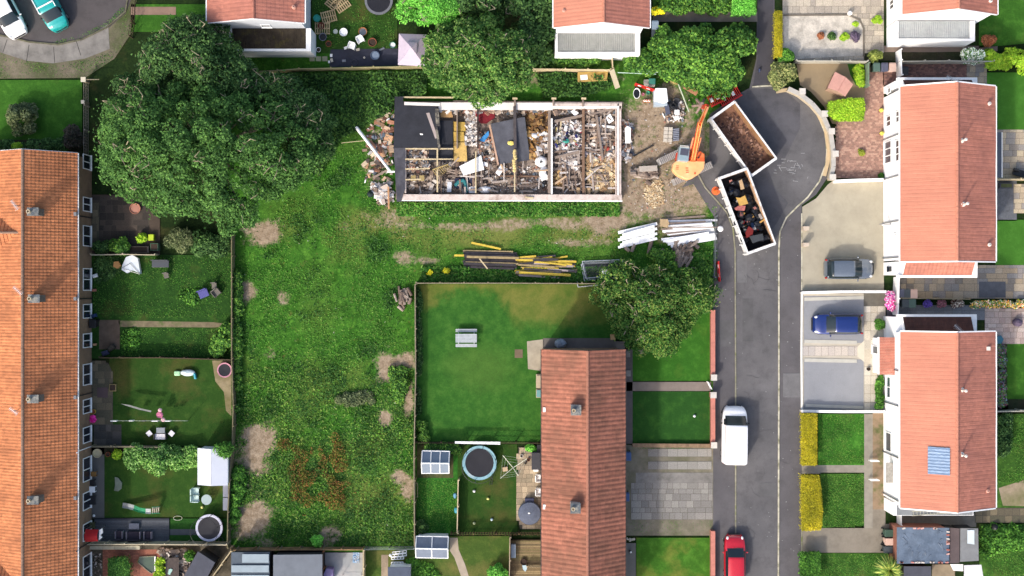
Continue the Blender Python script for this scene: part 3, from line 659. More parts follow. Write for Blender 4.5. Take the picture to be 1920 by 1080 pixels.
# ---------------------------------------------------------------- houses
def tilemat(name, col, col2, var=.2):
 N = Nodes(name)
 a = N.ramp(N.noise(3.5, 4), [(.3, dk(col, 1 - var)), (.7, dk(col, 1 + var))])
 f = N.ramp(N.noise(.35, 5, .65), [(.42, (0, 0, 0, 1)), (.62, (1, 1, 1, 1))]); a = N.mix(f, a, col2)
 mp = N.n.new('ShaderNodeMapping'); mp.inputs['Scale'].default_value = (3.3, 4.0, .01); N.l.new(N.pos, mp.inputs[0])
 w = N.n.new('ShaderNodeTexWhiteNoise'); fl = N.n.new('ShaderNodeVectorMath'); fl.operation = 'FLOOR'
 N.l.new(mp.outputs[0], fl.inputs[0]); N.l.new(fl.outputs[0], w.inputs[0])
 a = N.mix(1.0, a, N.ramp(w.outputs['Value'], [(0, (1 - var * .7,) * 3 + (1,)), (1, (1 + var * .6,) * 3 + (1,))]), 'MULTIPLY')
 m2 = N.n.new('ShaderNodeMapping'); m2.inputs['Scale'].default_value = (.35, 7, .3); N.l.new(N.pos, m2.inputs[0])
 a = N.mix(1.0, a, N.ramp(N.noise(1, 5, .75, m2.outputs[0]), [(.32, (1 - var * 1.3 - .08,) * 3 + (1,)), (.5, (1, 1, 1, 1)), (.7, (1.08 + var * .3,) * 3 + (1,))]), 'MULTIPLY')
 g = N.ramp(N.noise(22, 3, .7), [(.3, (.88,) * 3 + (1,)), (.7, (1.1,) * 3 + (1,))])
 return N.out(N.mix(1.0, a, g, 'MULTIPLY'), .85, 0, .25)
T_OLD = tilemat('old_pantiles', c(208, 134, 90), c(184, 118, 80), .2)
T_MID = tilemat('red_concrete_tiles', c(168, 110, 90), c(144, 98, 80), .2)
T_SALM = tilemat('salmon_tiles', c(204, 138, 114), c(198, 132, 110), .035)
T_SALMD = tilemat('dull_shaded_salmon_tiles', c(196, 128, 108), c(180, 118, 102), .12)  # east slopes use this darker copy as painted shade; also on duller roofs
T_BROWN = tilemat('brown_tiles', c(84, 56, 50), c(70, 48, 44), .12)
WHITE = mat('white_render', c(252, 252, 250, .95), .02, 1, .9)
WPAINT = plain('white_paint', c(244, 244, 242, .95), .5)
BRICKB = mat('brown_render', c(150, 124, 100), .12, 1.5, .9, col2=c(128, 106, 86), amt=.4)
GLASS = plain('window_glass', c(70, 82, 96), .08, 0, .8)
GLASSD = plain('dark_window_glass', c(36, 42, 54), .1, 0, .8)
METAL = plain('grey_metal', c(150, 152, 154), .4, .6)
LEAD = mat('grey_lead', c(132, 134, 138), .1, 2)
def tile_slope(name, xe, ze, xr, zr, y0, y1, m, parent, wave=.25, course=.3, amp=.03, lift=.025, thick=.06):
 """one roof slope: eaves at (xe, ze), ridge at (xr, zr), running from y0 to y1, tiles rolled across and lapped down the slope"""
 L = math.hypot(xr - xe, zr - ze); nc = max(1, int(round(L / course))); W_ = y1 - y0
 nw = max(1, int(round(W_ / wave))); k = 5
 us = np.linspace(y0, y1, nw * k + 1); ph = np.arange(nw * k + 1) % k
 wv = np.abs(np.cos(PI * ph / k)) ** .8 * amp if amp > .012 else np.where(ph == 0, -amp, 0.0)
 ts = []; lf = []
 for i in range(nc):
  ts += [i / nc, (i + 1) / nc - .002]; lf += [lift, 0.0]
 ts = np.array(ts); lf = np.array(lf)
 nx_, nz_ = -(zr - ze) / L, (xr - xe) / L
 if nz_ < 0: nx_, nz_ = -nx_, -nz_
 sag = .012 * np.sin(us * .9 + xr)
 T, U = np.meshgrid(ts, us, indexing='ij'); off = lf[:, None] + wv[None, :] + sag[None, :] + .01 * nz(T * 7, U, 2.0)
 X = xe + (xr - xe) * T + nx_ * off; Z = ze + (zr - ze) * T + nz_ * off
 V = np.stack([X, U, Z], -1).reshape(-1, 3); n = len(us); r = len(ts)
 i = np.arange((r - 1) * (n - 1)); a = (i // (n - 1)) * n + i % (n - 1)
 F = np.stack([a, a + 1, a + n + 1, a + n], 1) if (xr - xe) < 0 else np.stack([a, a + n, a + n + 1, a + 1], 1)
 return npmesh(name, V, F, m, parent)
def win(parent, axis, plane, a0, a1, z0, z1, out=1, frame=WPAINT, glass=GLASSD, lights=2, depth=.06, door=False):
 """window in a wall: axis 'x' = wall faces +-x at x=plane, spans y a0..a1"""
 if a0 > a1: a0, a1 = a1, a0
 f = MB(); g = MB(); t = .07; d = depth * out
 def bx(b, u0, u1, w0, w1, p0, p1):
  if axis == 'x': b.box(p0, p1, u0, u1, w0, w1)
  else: b.box(u0, u1, p0, p1, w0, w1)
 bx(f, a0, a1, z0, z0 + t, plane, plane + d); bx(f, a0, a1, z1 - t, z1, plane, plane + d)
 for k in range(lights + 1):
  u = a0 + (a1 - a0 - t) * k / lights; bx(f, u, u + t, z0 + t, z1 - t, plane, plane + d)
 bx(f, a0 - .04, a1 + .04, z0 - .06, z0 - .002, plane, plane + d * 2.2)
 bx(g, a0 + t * .5, a1 - t * .5, z0 + t * .5, z1 - t * .5, plane + d * .1, plane + d * .5)
 o = f.build('door' if door else 'window', frame, parent); g.build('pane', glass, o)
 return o
def house(name, label, cat, pw, pr, pe, py0, py1, ze, zr, roofW, roofE, wallm, ov=(.25, .25), gable_in=(.12, .12), wave=.25, course=.3, amp=.03, lift=.025, group=None, gutter=WPAINT, ridge=None, fascia=True, verge=True):
 xw, xr, xe = gx(pw, ze), gx(pr, zr), gx(pe, ze); ya, yb = gy(py1, ze), gy(py0, ze)
 t = thing(name, label, cat, ((xw + xe) / 2, (ya + yb) / 2, 0), 0, group)
 wx0, wx1 = xw + ov[0], xe - ov[1]
 sl = (zr - ze) / (xr - xw); sr = (zr - ze) / (xe - xr)
 prof = [(wx0, 0), (wx1, 0), (wx1, ze + sr * ov[1] - .06), (xr, zr - .07), (wx0, ze + sl * ov[0] - .06)]
 MB().xprism(prof, ya + gable_in[0], yb - gable_in[1]).build('wall', wallm, t)
 r1 = tile_slope('roof', xw, ze, xr, zr, ya, yb, roofW, t, wave, course, amp, lift)
 r2 = tile_slope('roof', xe, ze, xr, zr, ya, yb, roofE, t, wave, course, amp, lift)
 b = MB(); n = int((yb - ya) / .45)
 for i in range(n):
  y = ya + (yb - ya) * i / n; b.tube((xr, y, zr - .02), (xr, y + (yb - ya) / n - .015, zr - .02), .13, .125, 8)
 b.build('ridge', ridge or roofW, t)
 b = MB()
 b.add([(xw + .02, ya, ze - .08), (xr, ya, zr - .1), (xe - .02, ya, ze - .08), (xw + .02, yb, ze - .08), (xr, yb, zr - .1), (xe - .02, yb, ze - .08)], [(0, 1, 4, 3), (1, 2, 5, 4)])
 b.build('roof_underside', mat('roof_underlay', c(110, 90, 76)), t)
 if fascia:
  for xg in (xw - .1, xe): MB().box(xg, xg + .1, ya, yb, ze - .12, ze - .01).build('gutter', gutter, t)
 if verge:
  for y, s in ((ya, -1), (yb, 1)):
   b = MB()
   for xa in (xw, xe):
    b.add([(xa, y, ze - .16), (xr, y, zr - .16), (xr, y, zr + .02), (xa, y, ze + .02), (xa, y + s * .05, ze - .16), (xr, y + s * .05, zr - .16), (xr, y + s * .05, zr + .02), (xa, y + s * .05, ze + .02)],
      [(0, 1, 2, 3), (7, 6, 5, 4), (3, 2, 6, 7), (0, 4, 5, 1), (0, 3, 7, 4), (1, 5, 6, 2)])
   b.build('bargeboard', gutter, t)
 return t, wx0, wx1, ya, yb, xr
def chimney(parent, px, py, z, w=.5, l=.95, h=.8, pots=1, lean=True, m=None):
 x, y, _ = G(px, py, z)
 o = MB().box(x - l / 2, x + l / 2, y - w / 2, y + w / 2, z - 1.6, z).build('chimney', m or mat('chimney_render', c(128, 122, 114), .2, 3), parent)
 b = MB().box(x - l / 2 - .05, x + l / 2 + .05, y - w / 2 - .05, y + w / 2 + .05, z + .002, z + .08)
 b.build('chimney_cap', mat('chimney_flaunching', c(150, 148, 140), .25, 5, col2=c(96, 104, 110), amt=.5), o)
 for k in range(pots):
  cx = x - l * .28 + k * l * .5
  MB().lathe([(.13, z + .08), (.12, z + .4), (.15, z + .42), (.15, z + .46), (.1, z + .46), (.09, z + .3)], cx, y, 12).build('chimney_pot', plain('clay_pot', c(206, 190, 160), .8), o)
 return o
PALEV = plain('pale_vent', c(236, 226, 214), .6)
def vent(parent, px, py, z, tall=.5, m=None):
 x, y, _ = G(px, py, z)
 MB().lathe([(.16, z - .15), (.16, z + .02), (.09, z + .04), (.09, z + tall * .6), (.14, z + tall * .65), (.14, z + tall), (.04, z + tall + .04)][::-1], x, y, 14).build('roof_vent', m or plain('pale_vent', c(232, 220, 206), .6), parent)
def flue(parent, px, py, z, tall=.8):
 x, y, _ = G(px, py, z)
 MB().lathe([(.2, z - .2), (.19, z + .05), (.075, z + .08), (.075, z + tall), (.12, z + tall), (.12, z + tall + .16), (.03, z + tall + .22)], x, y, 14).build('flue_pipe', plain('pale_vent', c(0, 0, 0)), parent)
 MB().obox(x - .3, y, z - .06, .5, .3, .06, 0, math.radians(-20)).build('flashing', T_SALMD, parent)
def aerial(label, px, py, z, ang, ln=1.4, group='television aerials on the roofs'):
 x, y, _ = G(px, py, z); t = thing('television_aerial', label, 'aerial', (x, y, z - .9), 0, group)
 MB().tube((x, y, z - .9), (x, y, z + .3), .025).build('mast', METAL, t)
 b = MB(); ca, sa = math.cos(ang), math.sin(ang)
 b.tube((x - ca * ln / 2, y - sa * ln / 2, z + .3), (x + ca * ln / 2, y + sa * ln / 2, z + .3), .02)
 for k in range(9):
  u = -ln / 2 + ln * (k + .5) / 9; w = .3 if k else .4
  b.tube((x + ca * u - sa * w / 2, y + sa * u + ca * w / 2, z + .3), (x + ca * u + sa * w / 2, y + sa * u - ca * w / 2, z + .3), .012, n=5)
 b.build('antenna', plain('aerial_alloy', c(220, 222, 226), .4, .5), t)
def flip(m): return m
# ---- western terrace of brown-walled houses under orange pantiles
RG = mat('grey_ridge_tiles', c(150, 122, 104), .15, 4)
bounds = [287, 478, 672, 838, 1022, 1200]
wl = ['northernmost orange pantiled terraced house half under the big tree', 'orange tiled terraced house behind the garden with the white tarpaulin heap', 'orange tiled terraced house behind the garden with the small pink trampoline', 'orange tiled terraced house behind the garden with the red striped canopy', 'orange tiled terraced house behind the red block yard at the bottom edge']
winW = [[(290, 318), (370, 397), (423, 462)], [(503, 545), (570, 597), (625, 652)], [(682, 722), (748, 775), (800, 830)], [(857, 902), (922, 955), (980, 1012)], [(1040, 1088)]]
chim = [(62, 397), (64, 560), (62, 748), (62, 938), None]
for i in range(5):
 t, wx0, wx1, ya, yb, xr = house('terraced_house', wl[i], 'house', -61, 42, 145, bounds[i], bounds[i + 1], 4.1, 6.7, T_OLD, T_OLD, BRICKB, ov=(.3, .28),
  gable_in=(.12 if i == 4 else 0, .12 if i == 0 else 0), amp=.035, lift=.03, group='orange tiled terrace on the western edge', ridge=RG, verge=(i == 0))
 for a, b_ in winW[i]:
  win(t, 'x', wx1, gy(b_, 1.2), gy(a, 1.2), .35, 2.1, 1, lights=2 if b_ - a < 36 else 2)
 if chim[i]: chimney(t, chim[i][0], chim[i][1], 6.9, .55, .8, pots=1)
 dpx = {0: 405, 1: 560, 2: 742, 3: 845, 4: 1028}[i]
 b = MB(); y = gy(dpx, 3); b.tube((wx1 + .3, y, 4.25), (wx1 + .08, y, 3.8), .05); b.tube((wx1 + .08, y, 3.8), (wx1 + .08, y, 0), .05)
 b.build('drainpipe', plain('black_pipe', c(44, 42, 42)) if i != 3 else WPAINT, t)
 if i in (0, 1, 2, 3):
  MB().box(wx1 + .14, wx1 + .36, gy({0: 402, 1: 560, 2: 744, 3: 932}[i], 4) - .14, gy({0: 402, 1: 560, 2: 744, 3: 932}[i], 4) + .14, 4.3, 4.55).build('hopper', LEAD, t)
 if i in (0, 4):
  cy = 436 if i == 0 else 1092; zc = 6.45
  x_ap = gx(33, zc); yc = gy(cy, zc); half = 1.9; drop = 1.35; xw = x_ap - 3.2
  g1 = MB(); g1.add([(x_ap, yc, zc), (xw, yc, zc), (xw, yc + half + .3, zc - drop), (x_ap - 1.9, yc + half + .3, zc - drop)], [(0, 3, 2, 1)])
  g1.add([(x_ap, yc, zc), (xw, yc, zc), (xw, yc - half - .3, zc - drop), (x_ap - 1.9, yc - half - .3, zc - drop)], [(0, 1, 2, 3)])
  for k in range(9):
   x = x_ap - .3 - k * .3
   for s in (1, -1): g1.tube((x, yc, zc + .02), (x, yc + s * min(half, (k * .3 + .1) * 1.2), zc + .02 - drop / half * min(half, (k * .3 + .1) * 1.2) * .87), .035, n=5)
  g1.build('cross_gable_roof', T_OLD, t)
  MB().tube((x_ap + .1, yc, zc + .02), (xw, yc, zc + .02), .1).build('cross_ridge', RG, t)
aerial('bent aerial by the northernmost terrace chimney', 30, 385, 7.2, 2.2, .9); aerial('aerial beside the second terrace chimney', 36, 545, 7.2, 2.4, .9); aerial('aerial below the third terrace chimney', 28, 770, 7.2, 2.5, .8)
# ---- middle terrace
ml = ['house at the tree end of the long red tiled terrace between the lawns', 'middle house of the red tiled terrace, above the slab drive', 'red tiled terrace house with timber deck at the bottom edge']
mb = [655, 832, 1003, 1180]
for i in range(3):
 t, wx0, wx1, ya, yb, xr = house('terraced_house', ml[i], 'house', 1016, 1102, 1172, mb[i], mb[i + 1], 4.6, 6.9, T_MID, T_MID, BRICKB, ov=(.25, .25), gable_in=(.12 if i == 2 else 0, .12 if i == 0 else 0),
  wave=.36, course=.36, amp=.04, lift=.03, group='red tiled terrace in the middle', gutter=plain('dark_gutter', c(60, 52, 48)), ridge=mat('brown_ridge_tiles', c(168, 116, 96), .12, 4), verge=(i == 0))
 if i < 2:
  chimney(t, (1080, 1079)[i], (769, 953)[i], 7.2, .7, .7, pots=1, m=mat('white_chimney', c(206, 202, 194), .15, 4))
  MB().box(gx(1018, 4.7), gx(1023, 4.7), gy((768, 950)[i], 4.7) - .18, gy((768, 950)[i], 4.7) + .18, 4.62, 4.85).build('hopper', WPAINT, t)
# ---- eastern semi-detached houses
def side_wing(t, y0, y1, wx0, roofm, z_lo, z_hi, x1px, north=True, capm=WHITE):
 """lower wing on a gable: py y0..y1 (at z), lean-to roof falling away from the gable"""
 ya, yb = gy(y1, z_lo), gy(y0, z_lo); x1 = gx(x1px, z_lo)
 b = MB(); xr0, xr1 = wx0 + .55, x1 - .45
 if north: prof = [(ya, z_hi), (yb, z_lo)]
 else: prof = [(ya, z_lo), (yb, z_hi)]
 b.box(wx0, x1, ya + .03, yb - .03, 0, z_lo - .25)
 o = b.build('side_wing', WHITE, t)
 V = []; n = int((xr1 - xr0) / .3) * 4
 us = np.linspace(xr0, xr1, n + 1); wv = np.abs(np.cos(PI * np.arange(n + 1) / 4)) * .03
 P = np.concatenate([np.stack([us, np.full(n + 1, prof[0][0]), prof[0][1] + wv], 1), np.stack([us, np.full(n + 1, prof[1][0]), prof[1][1] + wv], 1)])
 i = np.arange(n); F = np.stack([i, i + 1, i + n + 2, i + n + 1], 1)
 npmesh('wing_roof', P, F, roofm, t)
 b = MB(); (ya_, za), (yb_, zb) = prof
 b.add([(xr0, ya_, z_lo - .3), (xr1, ya_, z_lo - .3), (xr1, yb_, z_lo - .3), (xr0, yb_, z_lo - .3), (xr0, ya_, za - .03), (xr1, ya_, za - .03), (xr1, yb_, zb - .03), (xr0, yb_, zb - .03)],
   [(4, 5, 6, 7), (0, 1, 5, 4), (1, 2, 6, 5), (2, 3, 7, 6), (3, 0, 4, 7)])
 b.build('wing_roof_base', WHITE, t)
 yl = yb if north else ya; s = 1 if north else -1
 MB().box(wx0 + .1, x1, yl + s * .002, yl + s * .2, z_lo - .3, z_lo + .06).build('fascia', WPAINT, t)
 MB().box(xr1 + .002, x1 - .002, ya, yb, z_lo - .24, z_lo + .08).build('parapet', WPAINT, t)
def east_house(label, py0, py1, north_end, south_end, wl, gi):
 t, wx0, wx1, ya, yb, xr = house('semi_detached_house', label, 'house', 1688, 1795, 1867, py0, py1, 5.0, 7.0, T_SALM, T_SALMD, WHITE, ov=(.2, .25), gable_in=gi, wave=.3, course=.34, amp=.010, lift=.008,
  group='white rendered houses with salmon roofs east of the road', ridge=T_SALM, verge=False)
 b = MB()
 for y, s, on in ((ya, -1, south_end), (yb, 1, north_end)):
  if on:
   for xa in (gx(1688, 5), gx(1867, 5)):
    b.add([(xa, y, 4.84), (xr, y, 6.84), (xr, y, 7.03), (xa, y, 5.03), (xa, y + s * .1, 4.84), (xr, y + s * .1, 6.84), (xr, y + s * .1, 7.03), (xa, y + s * .1, 5.03)],
      [(0, 1, 2, 3), (7, 6, 5, 4), (3, 2, 6, 7), (0, 4, 5, 1), (0, 3, 7, 4), (1, 5, 6, 2)])
 if b.v: b.build('bargeboard', WPAINT, t)
 for (a, b_, z0, z1, kw) in wl: win(t, 'x', wx0, gy(b_, z0 + .6), gy(a, z0 + .6), z0, z1, -1, **kw)
 for y in (ya + .35, (ya + yb) / 2): MB().tube((wx0 - .06, y, .0), (wx0 - .06, y, 4.8), .045, n=7).build('drainpipe', METAL, t)
 return t, wx0, wx1, ya, yb
g1 = dict(glass=GLASS)
ah, wx0, wx1, ya, yb = east_house('white house with salmon roof behind the block paved garden with pink playhouse', 162, 335, True, False, [(163, 174, 1.3, 2.0, dict(lights=1)), (217, 237, .9, 2.1, {}), (265, 307, .5, 2.2, dict(lights=3, glass=GLASS)), (207, 229, 3.4, 4.6, {}), (262, 302, 3.3, 4.6, dict(lights=3))], (0, .12))
side_wing(ah, 150, 164, wx0, T_BROWN, 3.3, 3.9, 1832, True); flue(ah, 1803, 264, 6.75); vent(ah, 1853, 195, 5.35, .3)
MB().box(gx(1868, 3), gx(1878, 2.6), gy(333, 2.6), gy(248, 2.6), 2.45, 2.6).build('canopy', mat('slate_canopy', c(92, 100, 112), .05), ah)
MB().box(gx(1878, 2.6), gx(1879.5, 2.6), gy(333, 2.6), gy(248, 2.6), 2.35, 2.62).build('canopy_fascia', WPAINT, ah)
bh, wx0, wx1, ya, yb = east_house('white house with salmon roof beside the grey car on the beige concrete drive', 335, 490, False, True, [(437, 442, 3.0, 3.5, dict(lights=1)), (500, 509, 1.4, 2.2, dict(lights=1, frame=GLASSD)), (420, 421, .1, .2, dict(lights=1))], (.12, 0))
side_wing(bh, 490, 516, wx0, T_SALMD, 3.3, 4.1, 1832, False); flue(bh, 1806, 383, 6.75); vent(bh, 1853, 459, 5.35, .3)
MB().box(wx0 - .9, wx0, gy(421, 2), gy(419.5, 2), 1.9, 2.1).build('wall_lamp_bracket', LEAD, bh)
ch, wx0, wx1, ya, yb = east_house('white house with salmon roof and red tiled porch behind the blue car', 622, 772, True, False, [(706, 746, 1.0, 2.0, dict(glass=GLASS, lights=2))], (0, .12))
side_wing(ch, 594, 624, wx0, T_BROWN, 3.3, 4.0, 1831, True); flue(ch, 1803, 731, 6.75)
MB().box(gx(1849, 5.4) - .01, gx(1856, 5.4), gy(657, 5.4), gy(650, 5.4), 5.2, 5.52).build('roof_vent', plain('pale_vent', c(0, 0, 0)), ch)
pw = MB().box(gx(1636, 0), wx0 - .002, gy(700, 1.2), gy(634, 1.2), 0, 2.3).build('porch', WHITE, ch)
xa, xb = gx(1649, 2.4), wx0 - .003; b = MB(); n = 24; y0_, y1_ = gy(702, 2.4), gy(632, 2.4)
for k in range(n):
 y = y0_ + (y1_ - y0_) * k / n; w = (y1_ - y0_) / n
 b.add([(xa, y, 2.36), (xb, y, 2.95), (xb, y + w * .9, 2.95), (xa, y + w * .9, 2.36), (xa, y, 2.44), (xb, y, 3.03), (xb, y + w * .9, 3.03), (xa, y + w * .9, 2.44)], [(0, 1, 2, 3), (7, 6, 5, 4), (0, 4, 5, 1), (3, 2, 6, 7), (0, 3, 7, 4)])
b.build('porch_roof', T_SALMD, ch)
MB().box(xa - .12, xa - .002, y0_, y1_, 2.22, 2.4).build('porch_gutter', WPAINT, ch)
for a, b_, d_ in ((648, 664, True), (638, 646, False), (668, 696, False)):
 win(ch, 'x', gx(1636, 0), gy(b_, 1), gy(a, 1), .1 if d_ else 1.6, 2.05, -1, lights=1, glass=GLASS if d_ else GLASSD, door=d_)
dh, wx0, wx1, ya, yb = east_house('white house with salmon roof patched with blue tarpaulin behind the yellow hedges', 772, 952, False, True, [(810, 846, .7, 2.2, dict(glass=GLASS, lights=1))], (.12, 0))
flue(dh, 1803, 852, 6.75); vent(dh, 1850, 920, 5.35, .25, plain('salmon_vent', c(214, 160, 140)))
xs = [gx(1739, 6), gx(1779, 6.6)]; sl = 2.0 / (gx(1795, 7) - gx(1688, 5)); xe_ = gx(1688, 5)
N = 18; M_ = 14; V = []; yy = np.linspace(gy(889, 6.2), gy(838, 6.2), N * 2)
for j, y in enumerate(yy):
 for k in range(M_):
  x = xs[0] + (xs[1] - xs[0]) * k / (M_ - 1); V.append((x, y + rnd.uniform(-.02, .02), 5.0 + (x - xe_) * sl + .09 + (.035 if j % 4 < 2 else 0) + rnd.uniform(0, .02)))
F = [(j * M_ + k, j * M_ + k + 1, (j + 1) * M_ + k + 1, (j + 1) * M_ + k) for j in range(len(yy) - 1) for k in range(M_ - 1)]
npmesh('roof_tarpaulin', V, F, mat('blue_grey_tarp', c(136, 160, 190), .08, 3, .5), dh)
b = MB().box(wx0 - .55, wx0 - .002, gy(905, 2.6), gy(868, 2.6), 2.5, 2.62); b.build('door_canopy', mat('weathered_canopy', c(170, 166, 158), .2, 6), dh)
b = MB()
for yp in (865, 901):
 y = gy(yp, .9)
 for z in (.25, .85): b.box(wx0 - 1.3, wx0 - .6, y - .04, y + .04, z, z + .07)
 for k in range(4): b.box(wx0 - 1.3 + k * .23, wx0 - 1.24 + k * .23, y - .03, y + .03, .32, .85)
b.build('step_railing', WPAINT, dh)
sw = MB().box(gx(1657, 0), gx(1826, 2.6), gy(967, 2.6), gy(950, 2.6) + .3, 0, 2.5); sw.build('side_wing', WHITE, dh)
MB().box(gx(1682, 2.6), gx(1824, 2.6), gy(966, 2.6), gy(948, 2.6), 2.505, 2.58).build('wing_roof', mat('grey_felt', c(128, 132, 136), .08), dh)
t = thing('ladder', 'pale ladder lying on the grey flat roof below the salmon roof', 'ladder', G(1745, 956, 2.6))
p, q = G(1710, 963, 2.66), G(1786, 957.5, 2.66); d = Vector((q[0] - p[0], q[1] - p[1], 0)).normalized(); nrm = Vector((-d.y, d.x, 0)) * .17
b = MB()
for s in (-1, 1): b.tube(Vector(p) + nrm * s, Vector(q) + nrm * s, .03, n=6)
b.build('rails', plain('aluminium', c(200, 196, 176), .4, .4), t)
b = MB()
for k in range(12):
 u = Vector(p).lerp(Vector(q), (k + .5) / 12); b.tube(u - nrm, u + nrm, .022, n=6)
b.build('rungs', plain('aluminium', c(0, 0, 0)), t)
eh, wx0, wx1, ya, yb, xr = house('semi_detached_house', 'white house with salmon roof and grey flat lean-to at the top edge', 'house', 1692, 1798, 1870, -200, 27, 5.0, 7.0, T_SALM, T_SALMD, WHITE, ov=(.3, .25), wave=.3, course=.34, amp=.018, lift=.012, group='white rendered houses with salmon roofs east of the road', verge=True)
vent(eh, 1855, 3, 5.3, .3)
win(eh, 'x', wx0, gy(20, 1), gy(2, 1), .9, 2.0, -1)
def lean_to(t, px0, px1, py_in, py_out, z, roofm, x_face0=None):
 x0, x1, y0, y1 = gx(px0, z), gx(px1, z), gy(py_out, z), gy(py_in, z) + .3
 MB().box(x0, x1, y0, y1, 0, z - .15).build('lean_to', WHITE, t)
 b = MB(); w = .2; b.box(x0, x1, y0, y0 + w, z - .148, z); b.box(x0, x0 + w, y0 + w, y1, z - .148, z); b.box(x1 - w * 2, x1, y0 + w, y1, z - .148, z); b.build('parapet', WPAINT, t)
 n = int((x1 - x0 - 3 * w) / .15) * 2; us = np.linspace(x0 + w, x1 - 2 * w, n + 1); wv = (np.arange(n + 1) % 2) * .03
 P = np.concatenate([np.stack([us, np.full(n + 1, y0 + w), z - .12 + wv], 1), np.stack([us, np.full(n + 1, y1), z - .06 + wv], 1)]); i = np.arange(n)
 npmesh('lean_to_roof', P, np.stack([i, i + 1, i + n + 2, i + n + 1], 1), roofm, t)
lean_to(eh, 1680, 1828, 46, 77, 2.5, mat('grey_corrugated', c(166, 170, 170), .1, 2))
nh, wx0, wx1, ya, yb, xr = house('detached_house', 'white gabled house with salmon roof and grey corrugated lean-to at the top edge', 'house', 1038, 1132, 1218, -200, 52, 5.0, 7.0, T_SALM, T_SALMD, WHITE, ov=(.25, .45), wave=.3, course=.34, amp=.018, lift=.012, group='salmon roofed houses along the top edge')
lean_to(nh, 1041, 1200, 66, 102, 2.5, mat('grey_ribbed', c(146, 148, 144), .1, 2)); vent(nh, 1057, 21, 5.3, .3, plain('salmon_vent', c(0, 0, 0)))
ph, wx0, wx1, ya, yb, xr = house('detached_house', 'house with dull red roof and mossy flat lean-to beside the cluttered yard', 'house', 388, 475, 571, -200, 43, 5.0, 6.6, T_SALMD, T_SALMD, mat('shaded_white_render', c(226, 230, 236), .03), ov=(.25, .35), wave=.3, course=.34, amp=.018, lift=.012, group='salmon roofed houses along the top edge')
lean_to(ph, 430, 583, 60, 96, 2.6, mat('mossy_roof', c(64, 56, 46), .3, 2.5, .95, col2=c(88, 80, 46), amt=.4)); vent(ph, 551, 14, 5.4, .25, plain('salmon_vent', c(0, 0, 0)))
win(ph, 'y', ya - .12 if False else gy(43, 5) + .12, gx(489, 3.6), gx(507, 3.6), 3.1, 3.9, -1, lights=1)
aerial('aerial over the brown side wing of the playhouse garden house', 1783, 149, 4.6, 2.7, 1.0); aerial('aerial over the brown side wing above the blue car house', 1796, 617, 4.7, 2.4, 1.0)
# ---------------------------------------------------------------- trees, shrubs, hedges
L_ASH = leafmat('ash_leaves', [c(44, 72, 38), c(58, 90, 46), c(72, 108, 54), c(94, 130, 68), c(64, 98, 50)], .3, 1.95)
L_DARK = leafmat('dark_tree_leaves', [c(38, 62, 36), c(52, 80, 44), c(64, 94, 50), c(84, 114, 64)], .25, 2.0)
L_MID = leafmat('maple_leaves', [c(44, 76, 38), c(58, 94, 44), c(74, 112, 52), c(94, 130, 62), c(114, 138, 76)], .25, 1.8)
L_OLIVE = leafmat('olive_tree_leaves', [c(40, 74, 34), c(52, 90, 40), c(68, 106, 46), c(88, 122, 56), c(112, 128, 66)], .25, 1.75)
L_BRIGHT = leafmat('bright_leaves', [c(70, 126, 50), c(90, 156, 62), c(110, 176, 74), c(128, 190, 88)], .3)
L_HEDGE = leafmat('hedge_leaves', [c(54, 96, 38), c(72, 118, 46), c(96, 142, 56), c(42, 76, 34)], .2)
L_GOLD = leafmat('golden_hedge_leaves', [c(176, 168, 36), c(196, 186, 44), c(160, 150, 44), c(208, 198, 60), c(140, 132, 50)], .15, 1.35)
L_LIME = leafmat('lime_hedge_leaves', [c(120, 158, 40), c(140, 176, 52), c(100, 140, 40), c(160, 180, 60)], .2)
L_SCRUB = leafmat('scrub_leaves', [c(40, 74, 34), c(60, 100, 42), c(84, 126, 50), c(110, 146, 62), c(52, 84, 40)], .2)
L_GREY = leafmat('grey_green_leaves', [c(72, 84, 56), c(92, 104, 70), c(58, 70, 46), c(112, 120, 88)], .15)
F = foliage
def B(*a, **k): return foliage(*a, trunk=False, **k)
F('ash_tree', 'huge dark green tree filling the gap between the western terrace and the demolished hall', 'tree', [(160, 190), (200, 150), (260, 130), (330, 120), (400, 120), (475, 135), (540, 190), (590, 240), (595, 300), (540, 345), (490, 375), (455, 410), (420, 438), (380, 432), (350, 405), (300, 408), (262, 395), (235, 370), (190, 352), (163, 330), (158, 260)], 2.5, 11, 95000, .115, L_ASH, (.5, 1.05), zref=8, limbs=46)
F('ash_tree', 'broad dark tree with showing branches beside the dull red roofed house', 'tree', [(235, 130), (240, 80), (275, 45), (320, 18), (370, 14), (410, 30), (430, 70), (450, 100), (500, 140), (480, 200), (350, 200), (260, 190), (200, 195), (175, 170), (200, 130)], 2.5, 8.5, 38000, .115, L_DARK, (.5, 1.0), zref=6.5, limbs=34)
F('dark_tree', 'shaded dark tree east of the huge one, above the pale dead branches', 'tree', [(470, 120), (520, 125), (560, 150), (600, 180), (625, 230), (620, 275), (585, 320), (550, 330), (520, 260), (480, 200)], 1.5, 6.0, 26000, .115, L_DARK, (.45, .9), zref=4, limbs=26)
F('maple_tree', 'round mid green tree overhanging the white edge of the demolished hall', 'tree', [(800, 50), (830, 28), (880, 12), (935, 12), (975, 40), (1003, 75), (1010, 120), (985, 155), (950, 175), (905, 185), (850, 178), (810, 150), (788, 110), (782, 80)], 2.5, 8.5, 42000, .12, L_MID, (.5, .95), zref=6.5, limbs=24)
